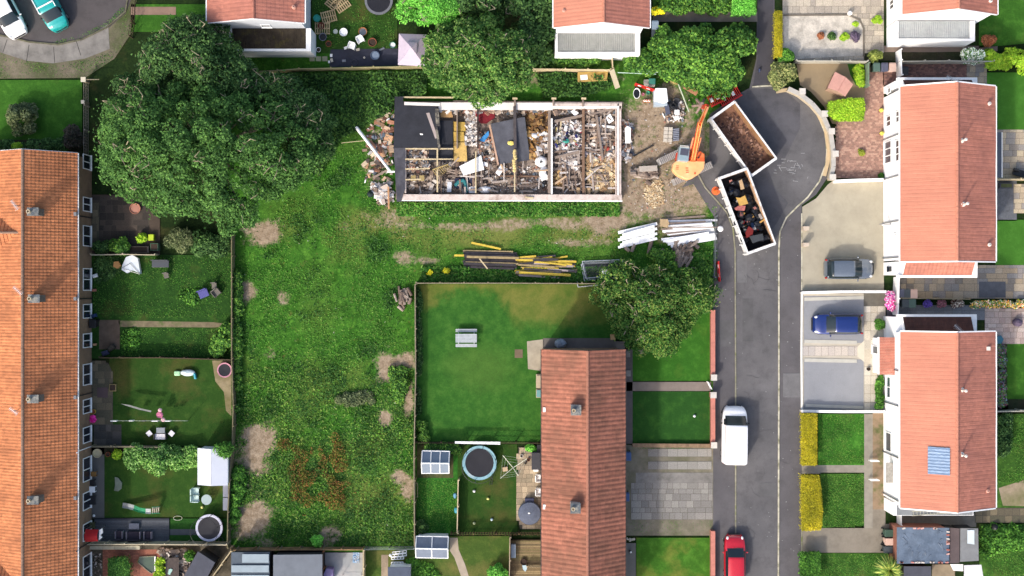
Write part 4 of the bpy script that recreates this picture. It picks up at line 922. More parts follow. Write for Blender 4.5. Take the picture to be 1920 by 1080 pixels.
F('dark_tree', 'dark shaded trees mass between the round tree and the white gabled house', 'tree', [(960, -30), (1036, -30), (1038, 40), (1036, 90), (1010, 120), (985, 100), (960, 50), (930, 10), (925, -30)], 1, 5, 12000, .14, L_DARK, (.6, 1.0), zref=3, limbs=8)
F('dark_tree', 'dark tree at the top edge between the bright willow and the round tree', 'tree', [(860, -30), (935, -30), (935, 15), (880, 15), (850, 20)], 1, 6, 5000, .14, L_DARK, (.6, 1.0), zref=4, limbs=6)
F('willow_tree', 'bright light green feathery tree at the top edge above the gazebo', 'tree', [(742, -30), (862, -30), (868, 10), (850, 35), (822, 42), (795, 48), (765, 40), (744, 15)], 2, 6.5, 13000, .13, L_BRIGHT, (.6, 1.0), zref=5, limbs=10, asp=.3)
F('apple_tree', 'round olive green tree at the corner of the big lawn by the red topped wall', 'tree', [(1112, 545), (1140, 500), (1180, 485), (1220, 492), (1262, 498), (1300, 505), (1340, 520), (1352, 545), (1340, 580), (1300, 610), (1285, 650), (1250, 672), (1205, 672), (1165, 640), (1145, 600), (1118, 580)], 1.2, 4.4, 44000, .1, L_OLIVE, (.45, .85), zref=3.5, limbs=20)
B('scrub_thicket', 'wide thicket of bushy scrub beside the narrow footpath and red barriers', 'shrub', [(1235, 45), (1290, 38), (1350, 45), (1410, 38), (1425, 80), (1420, 120), (1400, 150), (1370, 168), (1330, 172), (1290, 150), (1240, 132), (1190, 130), (1165, 118), (1200, 95), (1225, 80)], .6, 3.6, 34000, .14, L_SCRUB, (.5, .95), zref=2.5, limbs=20)
B('clipped_hedge', 'bright clipped hedge at the top edge beside the footpath', 'hedge', rect(1374, -30, 1417, 26), .4, 1.7, 8000, .09, L_BRIGHT, (.4, .6), box=True, zref=1.6)
B('shrub', 'leafy bushes north of the shaded path by the white gabled house', 'shrub', rect(1240, -30, 1372, 20), .3, 1.8, 9000, .12, L_SCRUB, (.4, .8), zref=1.2)
B('flowering_bush', 'small bush of yellow flowers beside the white gabled house', 'bush', [(1224, 12), (1246, 12), (1246, 25), (1224, 25)], .2, .8, 900, .1, leafmat('yellow_flowers', [c(226, 208, 40), c(240, 226, 60), c(110, 140, 50)], .1), (.2, .4), zref=.8)
B('ornamental_grass', 'dry straw coloured grass clump by the long white pole', 'plant', [(1245, 130), (1270, 120), (1285, 135), (1275, 150), (1250, 152)], .2, 1.3, 2600, .2, leafmat('straw', [c(170, 150, 104), c(150, 134, 92), c(190, 170, 122), c(120, 116, 70)], .1), (.4, .6), zref=1, asp=.12)
B('shrub', 'dark climbing shrubs at the foot of the grey corrugated lean-to', 'shrub', rect(1010, 102, 1130, 127), .2, 1.0, 5000, .11, L_SCRUB, (.3, .6), zref=.6)
B('round_bush', 'pale round bush standing on the north-western lawn', 'bush', [(10, 205), (30, 193), (55, 198), (66, 220), (58, 240), (38, 256), (18, 248), (8, 228)], .3, 2.2, 5200, .1, L_GREY, (.4, .7), zref=1.4)
B('dark_bush', 'dark purplish bush in the corner of the north-western lawn', 'bush', [(120, 240), (140, 232), (154, 245), (154, 280), (118, 280)], .3, 1.8, 3000, .1, leafmat('purple_dark_leaves', [c(44, 44, 40), c(62, 64, 52), c(76, 66, 62)], .1), (.3, .6), zref=1)
B('hedge', 'dark mixed hedge along the top of the western terrace gable', 'hedge', rect(-30, 264, 118, 286), .3, 1.8, 8000, .1, L_DARK, (.4, .7), zref=1)
B('dwarf_tree', 'yellow green shrub in the hedge beside the terrace gable', 'shrub', rect(18, 268, 36, 284), .5, 2.1, 900, .09, L_LIME, (.3, .45), zref=1.6)
B('shrub', 'rounded green shrub against the terrace below its northern patio', 'shrub', [(202, 450), (225, 442), (238, 455), (235, 474), (205, 474)], .3, 1.6, 2600, .1, L_SCRUB, (.3, .6), zref=1.2)
B('shrub', 'low dark shrub squeezed between wall and rounded green shrub', 'shrub', rect(172, 455, 202, 474), .2, 1.2, 1500, .1, L_DARK, (.3, .5), zref=.8)
B('spiky_shrub', 'grey green arching shrub under the edge of the huge tree', 'shrub', [(310, 440), (345, 428), (358, 450), (345, 470), (312, 468)], .3, 1.8, 3200, .16, L_GREY, (.4, .7), zref=1.2, asp=.18)
B('shrub', 'dark bushes along the far fence below the huge tree', 'shrub', rect(358, 438, 428, 478), .3, 1.6, 4500, .11, L_DARK, (.4, .7), zref=1)
B('potted_plant', 'yellow green leafy plant on the dark northern patio', 'plant', [(252, 440), (268, 438), (272, 452), (256, 456)], .2, .8, 500, .12, L_LIME, (.2, .35), zref=.7)
B('shrub', 'leafy shrub in the fence corner of the rough grass garden', 'shrub', [(390, 620), (434, 600), (434, 670), (395, 668)], .2, 1.5, 4200, .12, L_SCRUB, (.4, .7), zref=1)
B('weed_clump', 'light green weeds beside the blue striped lounger', 'plant', [(330, 545), (372, 540), (375, 575), (345, 572)], .05, .5, 1400, .11, L_HEDGE, (.25, .45), zref=.4)
B('ivy', 'ivy spreading below the fence at the terrace by the white tarpaulin', 'plant', [(174, 482), (235, 482), (215, 520), (176, 530)], .05, .4, 4200, .1, L_DARK, (.25, .4), zref=.3)
B('weed_clump', 'light weeds at the corner of the trodden path', 'plant', [(224, 618), (252, 614), (262, 640), (258, 664), (230, 660)], .05, .5, 1500, .1, L_HEDGE, (.2, .4), zref=.4)
B('laurel_bush', 'leafy laurel bushes leaning over the lawn with the curved slide', 'bush', [(225, 850), (250, 832), (300, 834), (330, 842), (366, 832), (372, 862), (350, 880), (320, 885), (305, 905), (290, 895), (270, 880), (235, 880)], .3, 1.9, 9500, .13, leafmat('laurel_leaves', [c(60, 100, 44), c(84, 128, 56), c(110, 152, 78), c(140, 172, 104), c(48, 84, 38)], .2), (.35, .65), zref=1.3, asp=.45)
B('climber', 'palm-like leaves lying over the corner of the white shed roof', 'plant', [(395, 842), (425, 830), (438, 835), (430, 856), (405, 855)], 1.9, 2.6, 700, .22, L_HEDGE, (.4, .6), zref=2.3, asp=.2)
B('shrub', 'yellow green shrub at the corner of the curved slide garden', 'shrub', [(210, 846), (225, 846), (225, 860), (212, 860)], .2, .9, 600, .09, L_LIME, (.2, .4), zref=.7)
B('topiary_bush', 'large square green bush on the red block yard', 'bush', [(203, 1048), (236, 1046), (243, 1060), (242, 1095), (203, 1095)], .2, 1.3, 5500, .08, leafmat('box_leaves', [c(50, 88, 40), c(66, 108, 48), c(82, 122, 54)], .15), (.35, .55), box=True, zref=1.2, flat=.5)
B('shrub', 'yellow green shrubs beside the small pond', 'shrub', [(293, 1045), (304, 1040), (306, 1090), (284, 1090), (290, 1070)], .2, 1.0, 1500, .09, L_LIME, (.2, .4), zref=.8)
B('shrub', 'small green plant between the dark yard clutter and tilted black shed', 'shrub', [(346, 1040), (360, 1036), (362, 1052), (348, 1056)], .2, 1.0, 700, .1, L_HEDGE, (.2, .4), zref=.8)
B('hedge', 'weedy hedge outside the white shed garden fence', 'hedge', [(434, 862), (448, 865), (456, 890), (448, 960), (438, 1000), (430, 1000)], .1, 1.1, 7000, .12, L_HEDGE, (.3, .6), zref=.8)
B('hedge', 'dark weedy hedge outside the fence of the two northern western gardens', 'hedge', [(436, 490), (448, 500), (452, 560), (450, 640), (446, 790), (438, 800), (436, 660)], .1, 1.0, 9000, .12, L_SCRUB, (.3, .5), zref=.6)
B('nettle_patch', 'bright nettles on the bare soil by the lawn fence', 'plant', [(728, 690), (762, 690), (768, 720), (752, 770), (735, 735)], .1, .9, 3800, .11, L_SCRUB, (.3, .5), zref=.6)
B('bramble_clump', 'grey twiggy bramble clump in the middle of the waste ground', 'shrub', [(625, 745), (660, 735), (700, 735), (702, 755), (665, 765), (630, 760)], .1, .7, 3200, .1, L_GREY, (.3, .5), zref=.5)
B('weed_clump', 'bright green clump on the waste ground against the wooden fence of the shed yards', 'plant', [(580, 1010), (602, 1006), (606, 1024), (582, 1024)], .1, .8, 1600, .1, L_BRIGHT, (.25, .4), zref=.6)
B('round_bush', 'ball shaped lime green bush at the bottom edge beside the timber deck', 'bush', [(917, 1066), (932, 1060), (948, 1066), (951, 1090), (916, 1090)], .2, 1.3, 2200, .08, L_BRIGHT, (.3, .5), zref=1)
B('shrub', 'dark shrub in the lower corner of the big lawn', 'shrub', [(782, 785), (800, 795), (802, 826), (782, 828)], .1, .9, 1700, .1, L_SCRUB, (.25, .4), zref=.6)
B('hedge', 'narrow dark undergrowth along the inside of the lawn fence', 'hedge', [(780, 540), (789, 545), (790, 640), (788, 780), (780, 782)], .05, .6, 4500, .1, L_DARK, (.15, .3), zref=.4)
B('shrub', 'dark shrubs between the glazed greenhouse and the white planks on the fence', 'shrub', [(784, 836), (850, 834), (868, 842), (862, 855), (846, 848), (784, 844)], .1, 1.0, 3600, .1, L_SCRUB, (.25, .45), zref=.7)
B('shrub', 'dark growth around the foot of the blue roofed greenhouse', 'shrub', [(782, 975), (800, 980), (800, 1003), (782, 1003)], .1, .8, 1500, .1, L_DARK, (.2, .4), zref=.5)
B('undergrowth', 'scrubby growth between the lower sheds and blue roofed greenhouse', 'plant', [(757, 1040), (780, 1050), (810, 1060), (830, 1090), (775, 1090), (760, 1070)], .05, .6, 3600, .1, L_HEDGE, (.2, .4), zref=.4)
B('shrub', 'bright plant at the head of the warm slab patio', 'shrub', [(985, 836), (1006, 836), (1004, 845), (988, 846)], .1, .7, 700, .1, L_BRIGHT, (.2, .3), zref=.5)
B('shrub', 'scrub growing around the old log heap by the road', 'shrub', [(1262, 470), (1275, 500), (1310, 505), (1336, 470), (1336, 520), (1262, 522), (1235, 500), (1215, 470)], .1, 1.3, 6500, .12, L_SCRUB, (.3, .6), zref=.8)
B('golden_hedge', 'narrow yellow hedge beside the pale gravel garden', 'hedge', rect(1453, 20, 1467, 106), .2, 1.2, 6000, .05, L_GOLD, (.3, .42), box=True, zref=1.2, flat=.6)
B('golden_hedge', 'yellow hedge along the pavement, the upper of the two before the tarpaulin roof house', 'hedge', rect(1504, 776, 1533, 873), .2, 1.1, 15000, .05, L_GOLD, (.3, .5), box=True, zref=1.2, flat=.5)
B('golden_hedge', 'fat yellow hedge with grey bald spots, lower of the two along the pavement', 'hedge', [(1503, 892), (1536, 892), (1540, 915), (1543, 960), (1540, 994), (1504, 996)], .2, 1.2, 19000, .05, L_GOLD, (.3, .55), box=True, zref=1.2, flat=.5)
B('hedge', 'green hedge at the bottom edge beside the pavement', 'hedge', rect(1501, 1036, 1538, 1095), .2, 1.2, 5500, .09, L_HEDGE, (.3, .5), box=True, zref=1)
B('shrub', 'bright green bush at the corner by the pale gravel garden', 'shrub', [(1460, 95), (1480, 90), (1494, 100), (1492, 116), (1462, 118)], .2, 1.5, 3000, .09, L_HEDGE, (.3, .5), zref=1.2)
B('shrub', 'olive grey bush at the end of the curved wall', 'shrub', [(1450, 118), (1476, 115), (1495, 118), (1492, 145), (1478, 165), (1455, 168), (1449, 145)], .2, 1.8, 4600, .1, leafmat('olive_grey_leaves', [c(88, 100, 60), c(110, 120, 74), c(140, 140, 96), c(66, 78, 46)], .15), (.35, .6), zref=1.3)
B('hedge', 'bright lime green shrub mound in the playhouse garden', 'hedge', [(1553, 192), (1580, 186), (1618, 184), (1621, 205), (1617, 226), (1570, 226), (1552, 215)], .1, 1.1, 8500, .08, L_LIME, (.3, .5), box=True, zref=.9)
B('shrub', 'lime green shrub by the fence of the playhouse garden', 'shrub', [(1606, 122), (1622, 118), (1622, 162), (1606, 158)], .1, .9, 2500, .08, L_LIME, (.25, .4), zref=.7)
B('round_bush', 'dull green ball bush in the bed above the wheelie bins', 'bush', [(1632, 94), (1648, 92), (1658, 102), (1652, 115), (1634, 114)], .2, 1.3, 2200, .07, leafmat('dull_leaves', [c(104, 116, 58), c(88, 102, 50), c(120, 128, 70)], .1), (.25, .4), zref=1)
B('rhododendron', 'bush covered in white flowers behind the white house with the flat lean-to', 'bush', [(1808, 95), (1830, 90), (1848, 98), (1846, 115), (1810, 115)], .2, 1.4, 2800, .09, leafmat('white_blossom', [c(246, 246, 240), c(236, 240, 230), c(70, 110, 50), c(90, 130, 60)], .1), (.3, .45), zref=1)
B('hedge', 'bright bushes at the fence end beyond the white flowering bush', 'hedge', [(1850, 95), (1900, 90), (1960, 88), (1960, 135), (1915, 135), (1885, 122), (1852, 135)], .2, 1.8, 8500, .1, L_LIME, (.4, .7), zref=1.2)
B('copper_bush', 'round copper coloured bush beside the corner of the flat lean-to house', 'bush', [(1846, 66), (1866, 64), (1873, 72), (1868, 82), (1848, 83)], .2, 1.3, 1600, .07, leafmat('copper_leaves', [c(140, 88, 62), c(160, 104, 74), c(116, 76, 56)], .1), (.25, .4), zref=1)
for lb, x, y, r, m_ in (('small orange brown shrub in the pale gravel', 1541, 67, .3, leafmat('copper_leaves', [])), ('spiky dark green shrub in the pale gravel', 1561, 67, .32, L_DARK), ('yellow green shrub in the pale gravel', 1584, 68, .34, L_LIME), ('purple grey heather in the pale gravel', 1604, 68, .42, leafmat('heather', [c(84, 74, 96), c(104, 92, 116), c(66, 60, 78)], .1)),
      ('lime shrub at the curved edging of the gravel', 1604, 45, .24, L_LIME), ('yellow green shrub by the white wall of the flat lean-to house', 1646, 38, .4, L_LIME), ('round box ball on the block paved drive', 1616, 285, .28, leafmat('box_ball_leaves', [c(120, 128, 50), c(100, 112, 44)], .1)),
      ('green shrub in the corner of the block paved drive', 1653, 331, .3, L_HEDGE), ('bushy plant against the white wing by the blue car', 1650, 607, .5, L_HEDGE), ('reddish tuft at the corner of the lime mound', 1614, 215, .25, leafmat('copper_leaves', []))):
 k = r * S; p_ = [(x - k, y - k * .6), (x, y - k), (x + k, y - k * .5), (x + k * .9, y + k * .7), (x, y + k), (x - k * .9, y + k * .6)]
 B('small_shrub', lb, 'shrub', p_, .05, r * 2, int(900 * (r / .3) ** 2), .06, m_, (r * .4, r * .7), zref=r, limbs=4)
B('shrub', 'leafy climber along the white wall below the porch', 'shrub', rect(1644, 706, 1656, 768), .1, 1.0, 2600, .09, L_HEDGE, (.2, .35), zref=.6)
B('flower_border', 'mixed flower border behind the porch house beside the small lawn', 'flowers', rect(1868, 645, 1888, 765), .1, .9, 4200, .09, leafmat('border_mix', [c(64, 100, 52), c(90, 130, 60), c(92, 70, 110), c(120, 60, 70), c(110, 130, 150), c(50, 80, 44)], .1), (.2, .4), zref=.5)
B('flower_border', 'row of bright bedding flowers beside the grey slab path', 'flowers', rect(1822, 564, 1960, 577), .2, .8, 3600, .08, leafmat('bedding_mix', [c(60, 110, 50), c(80, 130, 60), c(230, 200, 60), c(220, 120, 90), c(240, 236, 230), c(54, 96, 44)], .1), (.15, .3), zref=.6)
B('flower_basket', 'hanging mass of magenta, white and purple flowers by the white gate fence', 'flowers', [(1664, 548), (1676, 548), (1680, 562), (1678, 580), (1670, 584), (1662, 574)], .6, 1.4, 1500, .08, leafmat('magenta_mix', [c(210, 60, 150), c(190, 50, 130), c(246, 240, 246), c(90, 60, 130), c(230, 110, 180)], .1), (.2, .35), zref=1)
B('flower_pot_plant', 'blue purple flower trough beside the grey slab path', 'flowers', rect(1733, 563, 1750, 575), .3, .8, 600, .07, leafmat('violet_mix', [c(96, 76, 170), c(120, 96, 190), c(70, 60, 110)], .1), (.15, .3), zref=.6)
B('flower_pot_plant', 'dusky pink flower trough beside the grey slab path', 'flowers', rect(1758, 563, 1778, 575), .3, .8, 700, .07, leafmat('dusky_mix', [c(150, 90, 112), c(110, 70, 84), c(180, 120, 140), c(70, 80, 50)], .1), (.15, .3), zref=.6)
B('flower_pot_plant', 'dark red and white flower trough beside the grey slab path', 'flowers', rect(1782, 563, 1808, 575), .3, .7, 700, .07, leafmat('dark_red_mix', [c(84, 40, 44), c(60, 34, 36), c(210, 206, 200), c(90, 70, 56)], .1), (.15, .3), zref=.6)
B('shrub', 'dense bush at the eastern edge behind the tarpaulin roof house', 'shrub', [(1868, 778), (1895, 776), (1900, 830), (1885, 860), (1868, 862)], .2, 1.6, 4600, .11, L_DARK, (.35, .6), zref=1)
B('shrub', 'weedy bushes behind the tarpaulined shed', 'shrub', [(1836, 992), (1870, 984), (1960, 990), (1960, 1030), (1880, 1036), (1838, 1060)], .1, .9, 7500, .11, L_HEDGE, (.3, .5), zref=.6)
def palm(name, label, px, py, r, h, n, cols):
 x, y, _ = G(px, py, h); t = thing(name, label, 'plant', (x, y, 0))
 MB().tube((x, y, 0), (x, y, h * .7), .12, .09, 8).build('trunk', BARK, t); b = MB()
 for i in range(n):
  a = R.uniform(0, 2 * PI); e = R.uniform(-.1, 1.25); l = r * R.uniform(.75, 1.05); w = .035
  p0 = Vector((x, y, h * .7)); d = Vector((math.cos(a) * math.cos(e), math.sin(a) * math.cos(e), math.sin(e))); s = Vector((-math.sin(a), math.cos(a), 0)) * w
  p1 = p0 + d * l * .6; p2 = p0 + d * l + Vector((0, 0, -.25 * l * math.cos(e)))
  b.add([tuple(p0 - s), tuple(p0 + s), tuple(p1 + s), tuple(p1 - s), tuple(p2)], [(0, 1, 2, 3), (3, 2, 4)])
 b.build('fronds', leafmat(name + '_fronds', cols, .2), t)
palm('cordyline_palm', 'spiky palm with light green sword leaves at the bottom edge before the tarpaulined shed', 1672, 1072, 1.35, 2.0, 420, [c(70, 100, 50), c(110, 140, 70), c(150, 170, 90), c(180, 180, 100)])
t = thing('dead_branch', 'bare pale fallen branches on the grass below the shaded dark tree', 'branch', G(575, 312))
b = MB()
for (a, e, f, g, r) in ((570, 318, 600, 285, .05), (570, 318, 600, 324, .045), (585, 302, 596, 282, .03), (598, 300, 620, 296, .03), (575, 316, 560, 330, .03), (590, 322, 602, 330, .02)):
 b.tube(G(a, e, .3), G(f, g, .5), r, r * .4, 6)
b.build('branches', mat('dead_wood', c(150, 140, 120), .15, 4), t)
for lb, x, y in (('yellow ragwort clump at the hedge line, nearer the log pile', 806, 511), ('yellow ragwort clump at the hedge line, nearer the black beams', 837, 509)):
 B('ragwort', lb, 'flowers', [(x - 6, y - 5), (x + 6, y - 5), (x + 6, y + 5), (x - 6, y + 5)], .1, .6, 260, .06, leafmat('yellow_flowers', []), (.12, .25), zref=.4, group='yellow ragwort at the lawn fence', limbs=3)
b = MB()
for _ in range(45):
 x, y = rnd.uniform(440, 1300), rnd.choice((rnd.uniform(400, 460), rnd.uniform(480, 1010)))
 if 780 < x and y > 530: continue
 p = G(x, y); b.obox(p[0], p[1], .06, rnd.uniform(.04, .1), rnd.uniform(.03, .06), .03, rnd.uniform(0, 3))
b.build('litter', plain('pale_litter', c(220, 216, 200), .7), label='tiny scraps of pale litter scattered over the waste ground', cat='litter', kind='stuff')
def tufts(px, n, label, size=.055, zmax=.12, m=None, amt=.5):
 scatter('grass_tufts', [(px, 1)], n, size, m or WEED, label, avoid=False, zmax=zmax, density=lambda x, y: np.clip(amt + .6 * nz(x, y, 1.5, 9), .05, 1))
tufts(rect(1535, 778, 1619, 870), 9000, 'tufty long grass in the upper of the two front plots behind the yellow hedges')
tufts(rect(1542, 888, 1619, 988), 11000, 'tufty long grass in the lower of the two front plots behind the yellow hedges')
tufts(rect(1540, 1039, 1650, 1085), 6000, 'tufty grass along the bottom edge before the spiky palm')
tufts(rect(1866, 778, 1925, 905), 6000, 'rough grass behind the house with the blue tarpaulin')
tufts(rect(1850, 1030, 1925, 1085), 4000, 'rough grass in the bottom right corner garden')
tufts(rect(176, 482, 432, 596), 15000, 'rough grass around the white tarpaulin and the lounger', amt=.35)
tufts(rect(228, 616, 432, 668), 7000, 'rough grass below the trodden path', amt=.4)
tufts(rect(784, 900, 856, 1000), 8000, 'long bright grass west of the pale dividing fence')
tufts(rect(590, 0, 740, 90), 5000, 'grass tufts in the cluttered yard', amt=.2)
tufts(rect(1186, 834, 1336, 842), 900, 'weeds along the top of the slab drive', .04); tufts(rect(1180, 976, 1336, 1002), 1500, 'weeds along the foot of the slab drive', .04, .08, None, .15)
tufts([(0, 100), (60, 118), (110, 122), (160, 114), (206, 96), (240, 20), (260, 40), (214, 108), (160, 146), (0, 146)], 6000, 'weeds over the littered verge of the dark turning head', .05, .1, None, .1)
tufts([(100, 84), (160, 70), (205, 48), (236, 20), (230, 12), (200, 42), (155, 64), (100, 78)], 900, 'weeds along the kerb of the dark turning head', .05, .1, None, .3)
tufts([(1190, 300), (1300, 300), (1330, 400), (1180, 410)], 3500, 'thin grass coming through the trampled ground', .05, .08, None, -.05)
# ---------------------------------------------------------------- fences and garden walls
F_GREY = mat('weathered_timber', c(146, 136, 112), .2, 3); F_DARK = mat('dark_timber', c(84, 72, 54), .2, 3); F_PALE = mat('pale_timber', c(214, 196, 158), .15, 3)
F_WHITE = WPAINT
def fence(label, pts, h=1.2, m=F_GREY, board=.11, thick=.03, postgap=1.9, style='panel', name='garden_fence', rails=True, group=None, postm=None, cap=True):
 P = [Vector(G(a, b, h)[:2]) for a, b in pts]
 t = thing(name, label, 'fence', ((P[0].x + P[-1].x) / 2, (P[0].y + P[-1].y) / 2, 0), 0, group)
 b = MB(); r = MB(); posts = []
 for p, q in zip(P[:-1], P[1:]):
  L = (q - p).length; d = (q - p) / L; ang = math.atan2(d.y, d.x); nrm = Vector((-d.y, d.x))
  if style == 'panel':
   n = max(1, int(L / board))
   for i in range(n):
    c_ = p + d * (i + .5) * L / n; b.obox(c_.x, c_.y, .03, L / n - .008, thick, h - .05 - rnd.uniform(0, .03), ang)
   if cap: c_ = (p + q) / 2; r.obox(c_.x, c_.y, h - .04, L, thick + .05, .04, ang)
  elif style == 'picket':
   n = max(1, int(L / board))
   for i in range(n):
    c_ = p + d * (i + .5) * L / n; b.obox(c_.x, c_.y, .05, board * .5, .03, h - .05, ang, 0, rnd.uniform(-.05, .05))
   for z in (.25, h * .75): c_ = (p + q) / 2 + nrm * .03; r.obox(c_.x, c_.y, z, L, .03, .07, ang)
  else:
   for z in (.05, h * .5, h - .06):
    c_ = (p + q) / 2; r.obox(c_.x, c_.y, z, L, thick, .05, ang)
   n = max(1, int(L / .22))
   for i in range(n):
    c_ = p + d * (i + .5) * L / n; b.obox(c_.x, c_.y, .05, .012, .012, h - .08, ang)
  k = max(1, int(round(L / postgap)))
  for i in range(k + (1 if q == P[-1] else 0)): posts.append((p + d * L * i / k + nrm * .07, ang))
 if b.v: b.build('boards', m, t)
 if r.v: r.build('rails', m, t)
 for c_, ang in posts[:90]:
  MB().obox(c_.x, c_.y, 0, .09, .09, h + .06, ang).build('post', postm or m, t)
 return t
def wall(label, pts, h=.8, w=.22, m=None, cap=None, name='garden_wall', group=None, piers=()):
 P = [Vector(G(a, b, h)[:2]) for a, b in pts]
 t = thing(name, label, 'wall', ((P[0].x + P[-1].x) / 2, (P[0].y + P[-1].y) / 2, 0), 0, group)
 b = MB(); k = MB(); m = m or mat('pinkish_brick', c(176, 128, 112), .12, 4)
 for p, q in zip(P[:-1], P[1:]):
  L = (q - p).length; d = (q - p) / L; ang = math.atan2(d.y, d.x); c_ = (p + q) / 2
  b.obox(c_.x, c_.y, 0, L, w, h - .08, ang)
  n = max(1, int(L / .9))
  for i in range(n):
   e = p + d * (i + .5) * L / n; k.obox(e.x, e.y, h - .079, L / n - .015, w + .06, .08, ang)
 b.build('masonry', m, t); k.build('coping', cap or m, t)
 for a, e, s, hh in piers:
  x, y, _ = G(a, e, hh); o = MB().obox(x, y, 0, s, s, hh - .1).build('pier', m, t); MB().obox(x, y, hh - .099, s + .08, s + .08, .1).build('pier_cap', mat('pier_cap', c(214, 208, 198), .08, 4), o)
 return t
fence('long weathered fence on the western side of the big lawn, running down to the sheds', [(778, 533), (779, 700), (776, 860), (777, 1024)], 1.3, F_GREY)
fence('weathered fence along the top of the big lawn, below the timber heaps', [(780, 531), (960, 531), (1135, 532)], 1.3, F_GREY)
fence('wire and post fence at the foot of the big lawn with white planks on it', [(780, 831), (1014, 832)], 1.0, F_DARK, style='wire')
fence('pale thin fence splitting the trampoline garden', [(859, 900), (858, 950), (857, 1000)], 1.1, F_PALE, board=.14)
fence('dark picket fence leaning below the trampoline garden', [(845, 1003), (1016, 1003)], 1.1, mat('brown_pickets', c(112, 90, 64), .15), style='picket', board=.22)
fence('pale fence between worn lawn and timber deck', [(956, 1008), (955, 1095)], 1.3, mat('pinkish_pale_timber', c(176, 158, 134), .15, 3))
fence('short deck balustrade beside the red terrace roof', [(988, 1064), (1015, 1064)], .9, F_PALE, style='picket', board=.12, name='balustrade')
fence('tall boarded fence with sloping struts along the shed yards', [(433, 1032), (560, 1031), (680, 1031)], 1.15, mat('orange_timber', c(176, 140, 100), .15, 3, col2=c(140, 112, 80)), cap=True)
fence('slanting pale fence beside the tilted black shed', [(433, 1033), (415, 1058), (398, 1082), (385, 1100)], 1.3, F_PALE)
fence('tall pale fence closing the paved shed yard on its eastern side', [(681, 1032), (681, 1100)], 1.3, F_PALE)
fence('boarded fence between the two shed yards', [(506, 1034), (506, 1100)], 1.2, F_DARK); fence('boarded fence between grey shed roof and paved yard', [(605, 1034), (605, 1100)], 1.2, mat('rusty_timber', c(150, 100, 60), .15, 3))
fence('thin wire fence from the shed yards to the blue roofed greenhouse', [(684, 1031), (776, 1030)], 1.1, METAL, style='wire')
fence('pale broken fence between the two northern western gardens', [(170, 478), (230, 477), (290, 478)], 1.2, mat('bleached_timber', c(196, 184, 156), .1, 3))
fence('dark fence between rough grass garden and pink trampoline garden', [(186, 671), (300, 671), (436, 675)], 1.1, F_DARK)
fence('mossy fence behind the white table and chairs', [(172, 838), (245, 838), (300, 839)], 1.1, F_GREY)
fence('long weathered fence closing the western gardens on their eastern side', [(434, 440), (434, 560), (434, 672), (437, 760), (435, 838), (430, 900), (427, 960), (426, 1028)], 1.2, mat('mossy_timber', c(124, 116, 88), .2, 3))
fence('fence below the rattan seats and trampoline with bleached boards', [(160, 1021), (270, 1021), (425, 1022)], 1.4, mat('bleached_timber', c(0, 0, 0)))
fence('post and rail fence beside the north-western lawn', [(157, 150), (157, 290)], 1.1, mat('grey_rail', c(160, 150, 136), .1), style='wire', name='garden_fence')
fence('pale low fence between cluttered yard and brambles', [(480, 134), (520, 132), (560, 129), (620, 128), (700, 126), (800, 124)], 1.2, mat('greenish_timber', c(170, 160, 116), .15, 3))
fence('pale fence between the white gabled house and the demolition site', [(1000, 129), (1060, 130), (1145, 131)], 1.3, F_PALE)
fence('short fence from the lean-to of the white gabled house', [(1148, 104), (1149, 128)], 1.2, F_PALE)
fence('dark hedge-side fence by the footpath', [(246, -20), (244, 40), (240, 66)], 1.1, F_DARK, style='wire')
fence('pale rail fence over the playhouse garden and side yard', [(1494, 114), (1560, 114), (1628, 115)], 1.2, mat('silver_timber', c(186, 182, 168), .1, 3))
fence('pale fence between the flat lean-to house and the playhouse house', [(1690, 115), (1780, 114), (1864, 115)], 1.3, mat('silver_timber', c(0, 0, 0)))
fence('short green boarded fence beside the wheelie bins of the playhouse garden', [(1629, 117), (1629, 160)], 1.3, mat('green_fence', c(120, 140, 118), .1, 3))
fence('white side gate fence beside the three wheelie bins', [(1689, 92), (1690, 112), (1691, 140)], 1.4, F_WHITE)
fence('white narrow fence between drive and side passage', [(1686, 520), (1685, 560), (1684, 590)], 1.5, F_WHITE)
fence('pale timber screen behind the wheelie bins in the side passage', [(1690, 559), (1760, 560), (1820, 561)], 1.0, F_GREY)
fence('dark fence behind the flower border of the small lawn', [(1868, 772), (1960, 770)], 1.2, mat('silver_timber', c(0, 0, 0)))
fence('white topped fence between honey patio and slate gravel', [(1869, 336), (1960, 336)], 1.3, F_PALE)
fence('rusty pale fence posts beside the shed with the dark tarpaulin', [(1690, 965), (1690, 986)], 1.2, F_WHITE, postgap=1)
PINK = mat('pink_coping', c(206, 134, 118), .08, 3); PB = mat('pink_brick', c(170, 112, 98), .12, 4)
wall('pink topped wall in front of the lawn under the olive tree', [(1337, 581), (1337, 705)], .75, .3, PB, PINK, piers=[(1339, 708, .42, .95)])
wall('pink topped wall in front of the deep green lawn', [(1337, 744), (1337, 832)], .75, .3, PB, PINK, piers=[(1338, 741, .42, .95), (1339, 835, .42, .95)])
wall('pink topped wall at the bottom edge beside the red car', [(1337, 996), (1337, 1100)], .75, .3, PB, PINK)
wall('low brick edge along the top of the slab drive', [(1186, 835), (1333, 836)], .35, .25, mat('mossy_brick', c(150, 124, 98), .2, 4))
wall('curved pale stone wall with square piers around the turning circle', [(1478, 166), (1500, 176), (1523, 194), (1545, 220), (1558, 250), (1563, 285), (1563, 312), (1558, 335)], .8, .3, mat('pale_stone', c(196, 182, 156), .12, 4), mat('grey_coping', c(190, 186, 178), .08, 3), piers=[(1505, 171, .42, 1.0), (1547, 213, .42, 1.0), (1560, 246, .42, 1.0), (1567, 288, .42, 1.0), (1562, 332, .42, 1.0)])
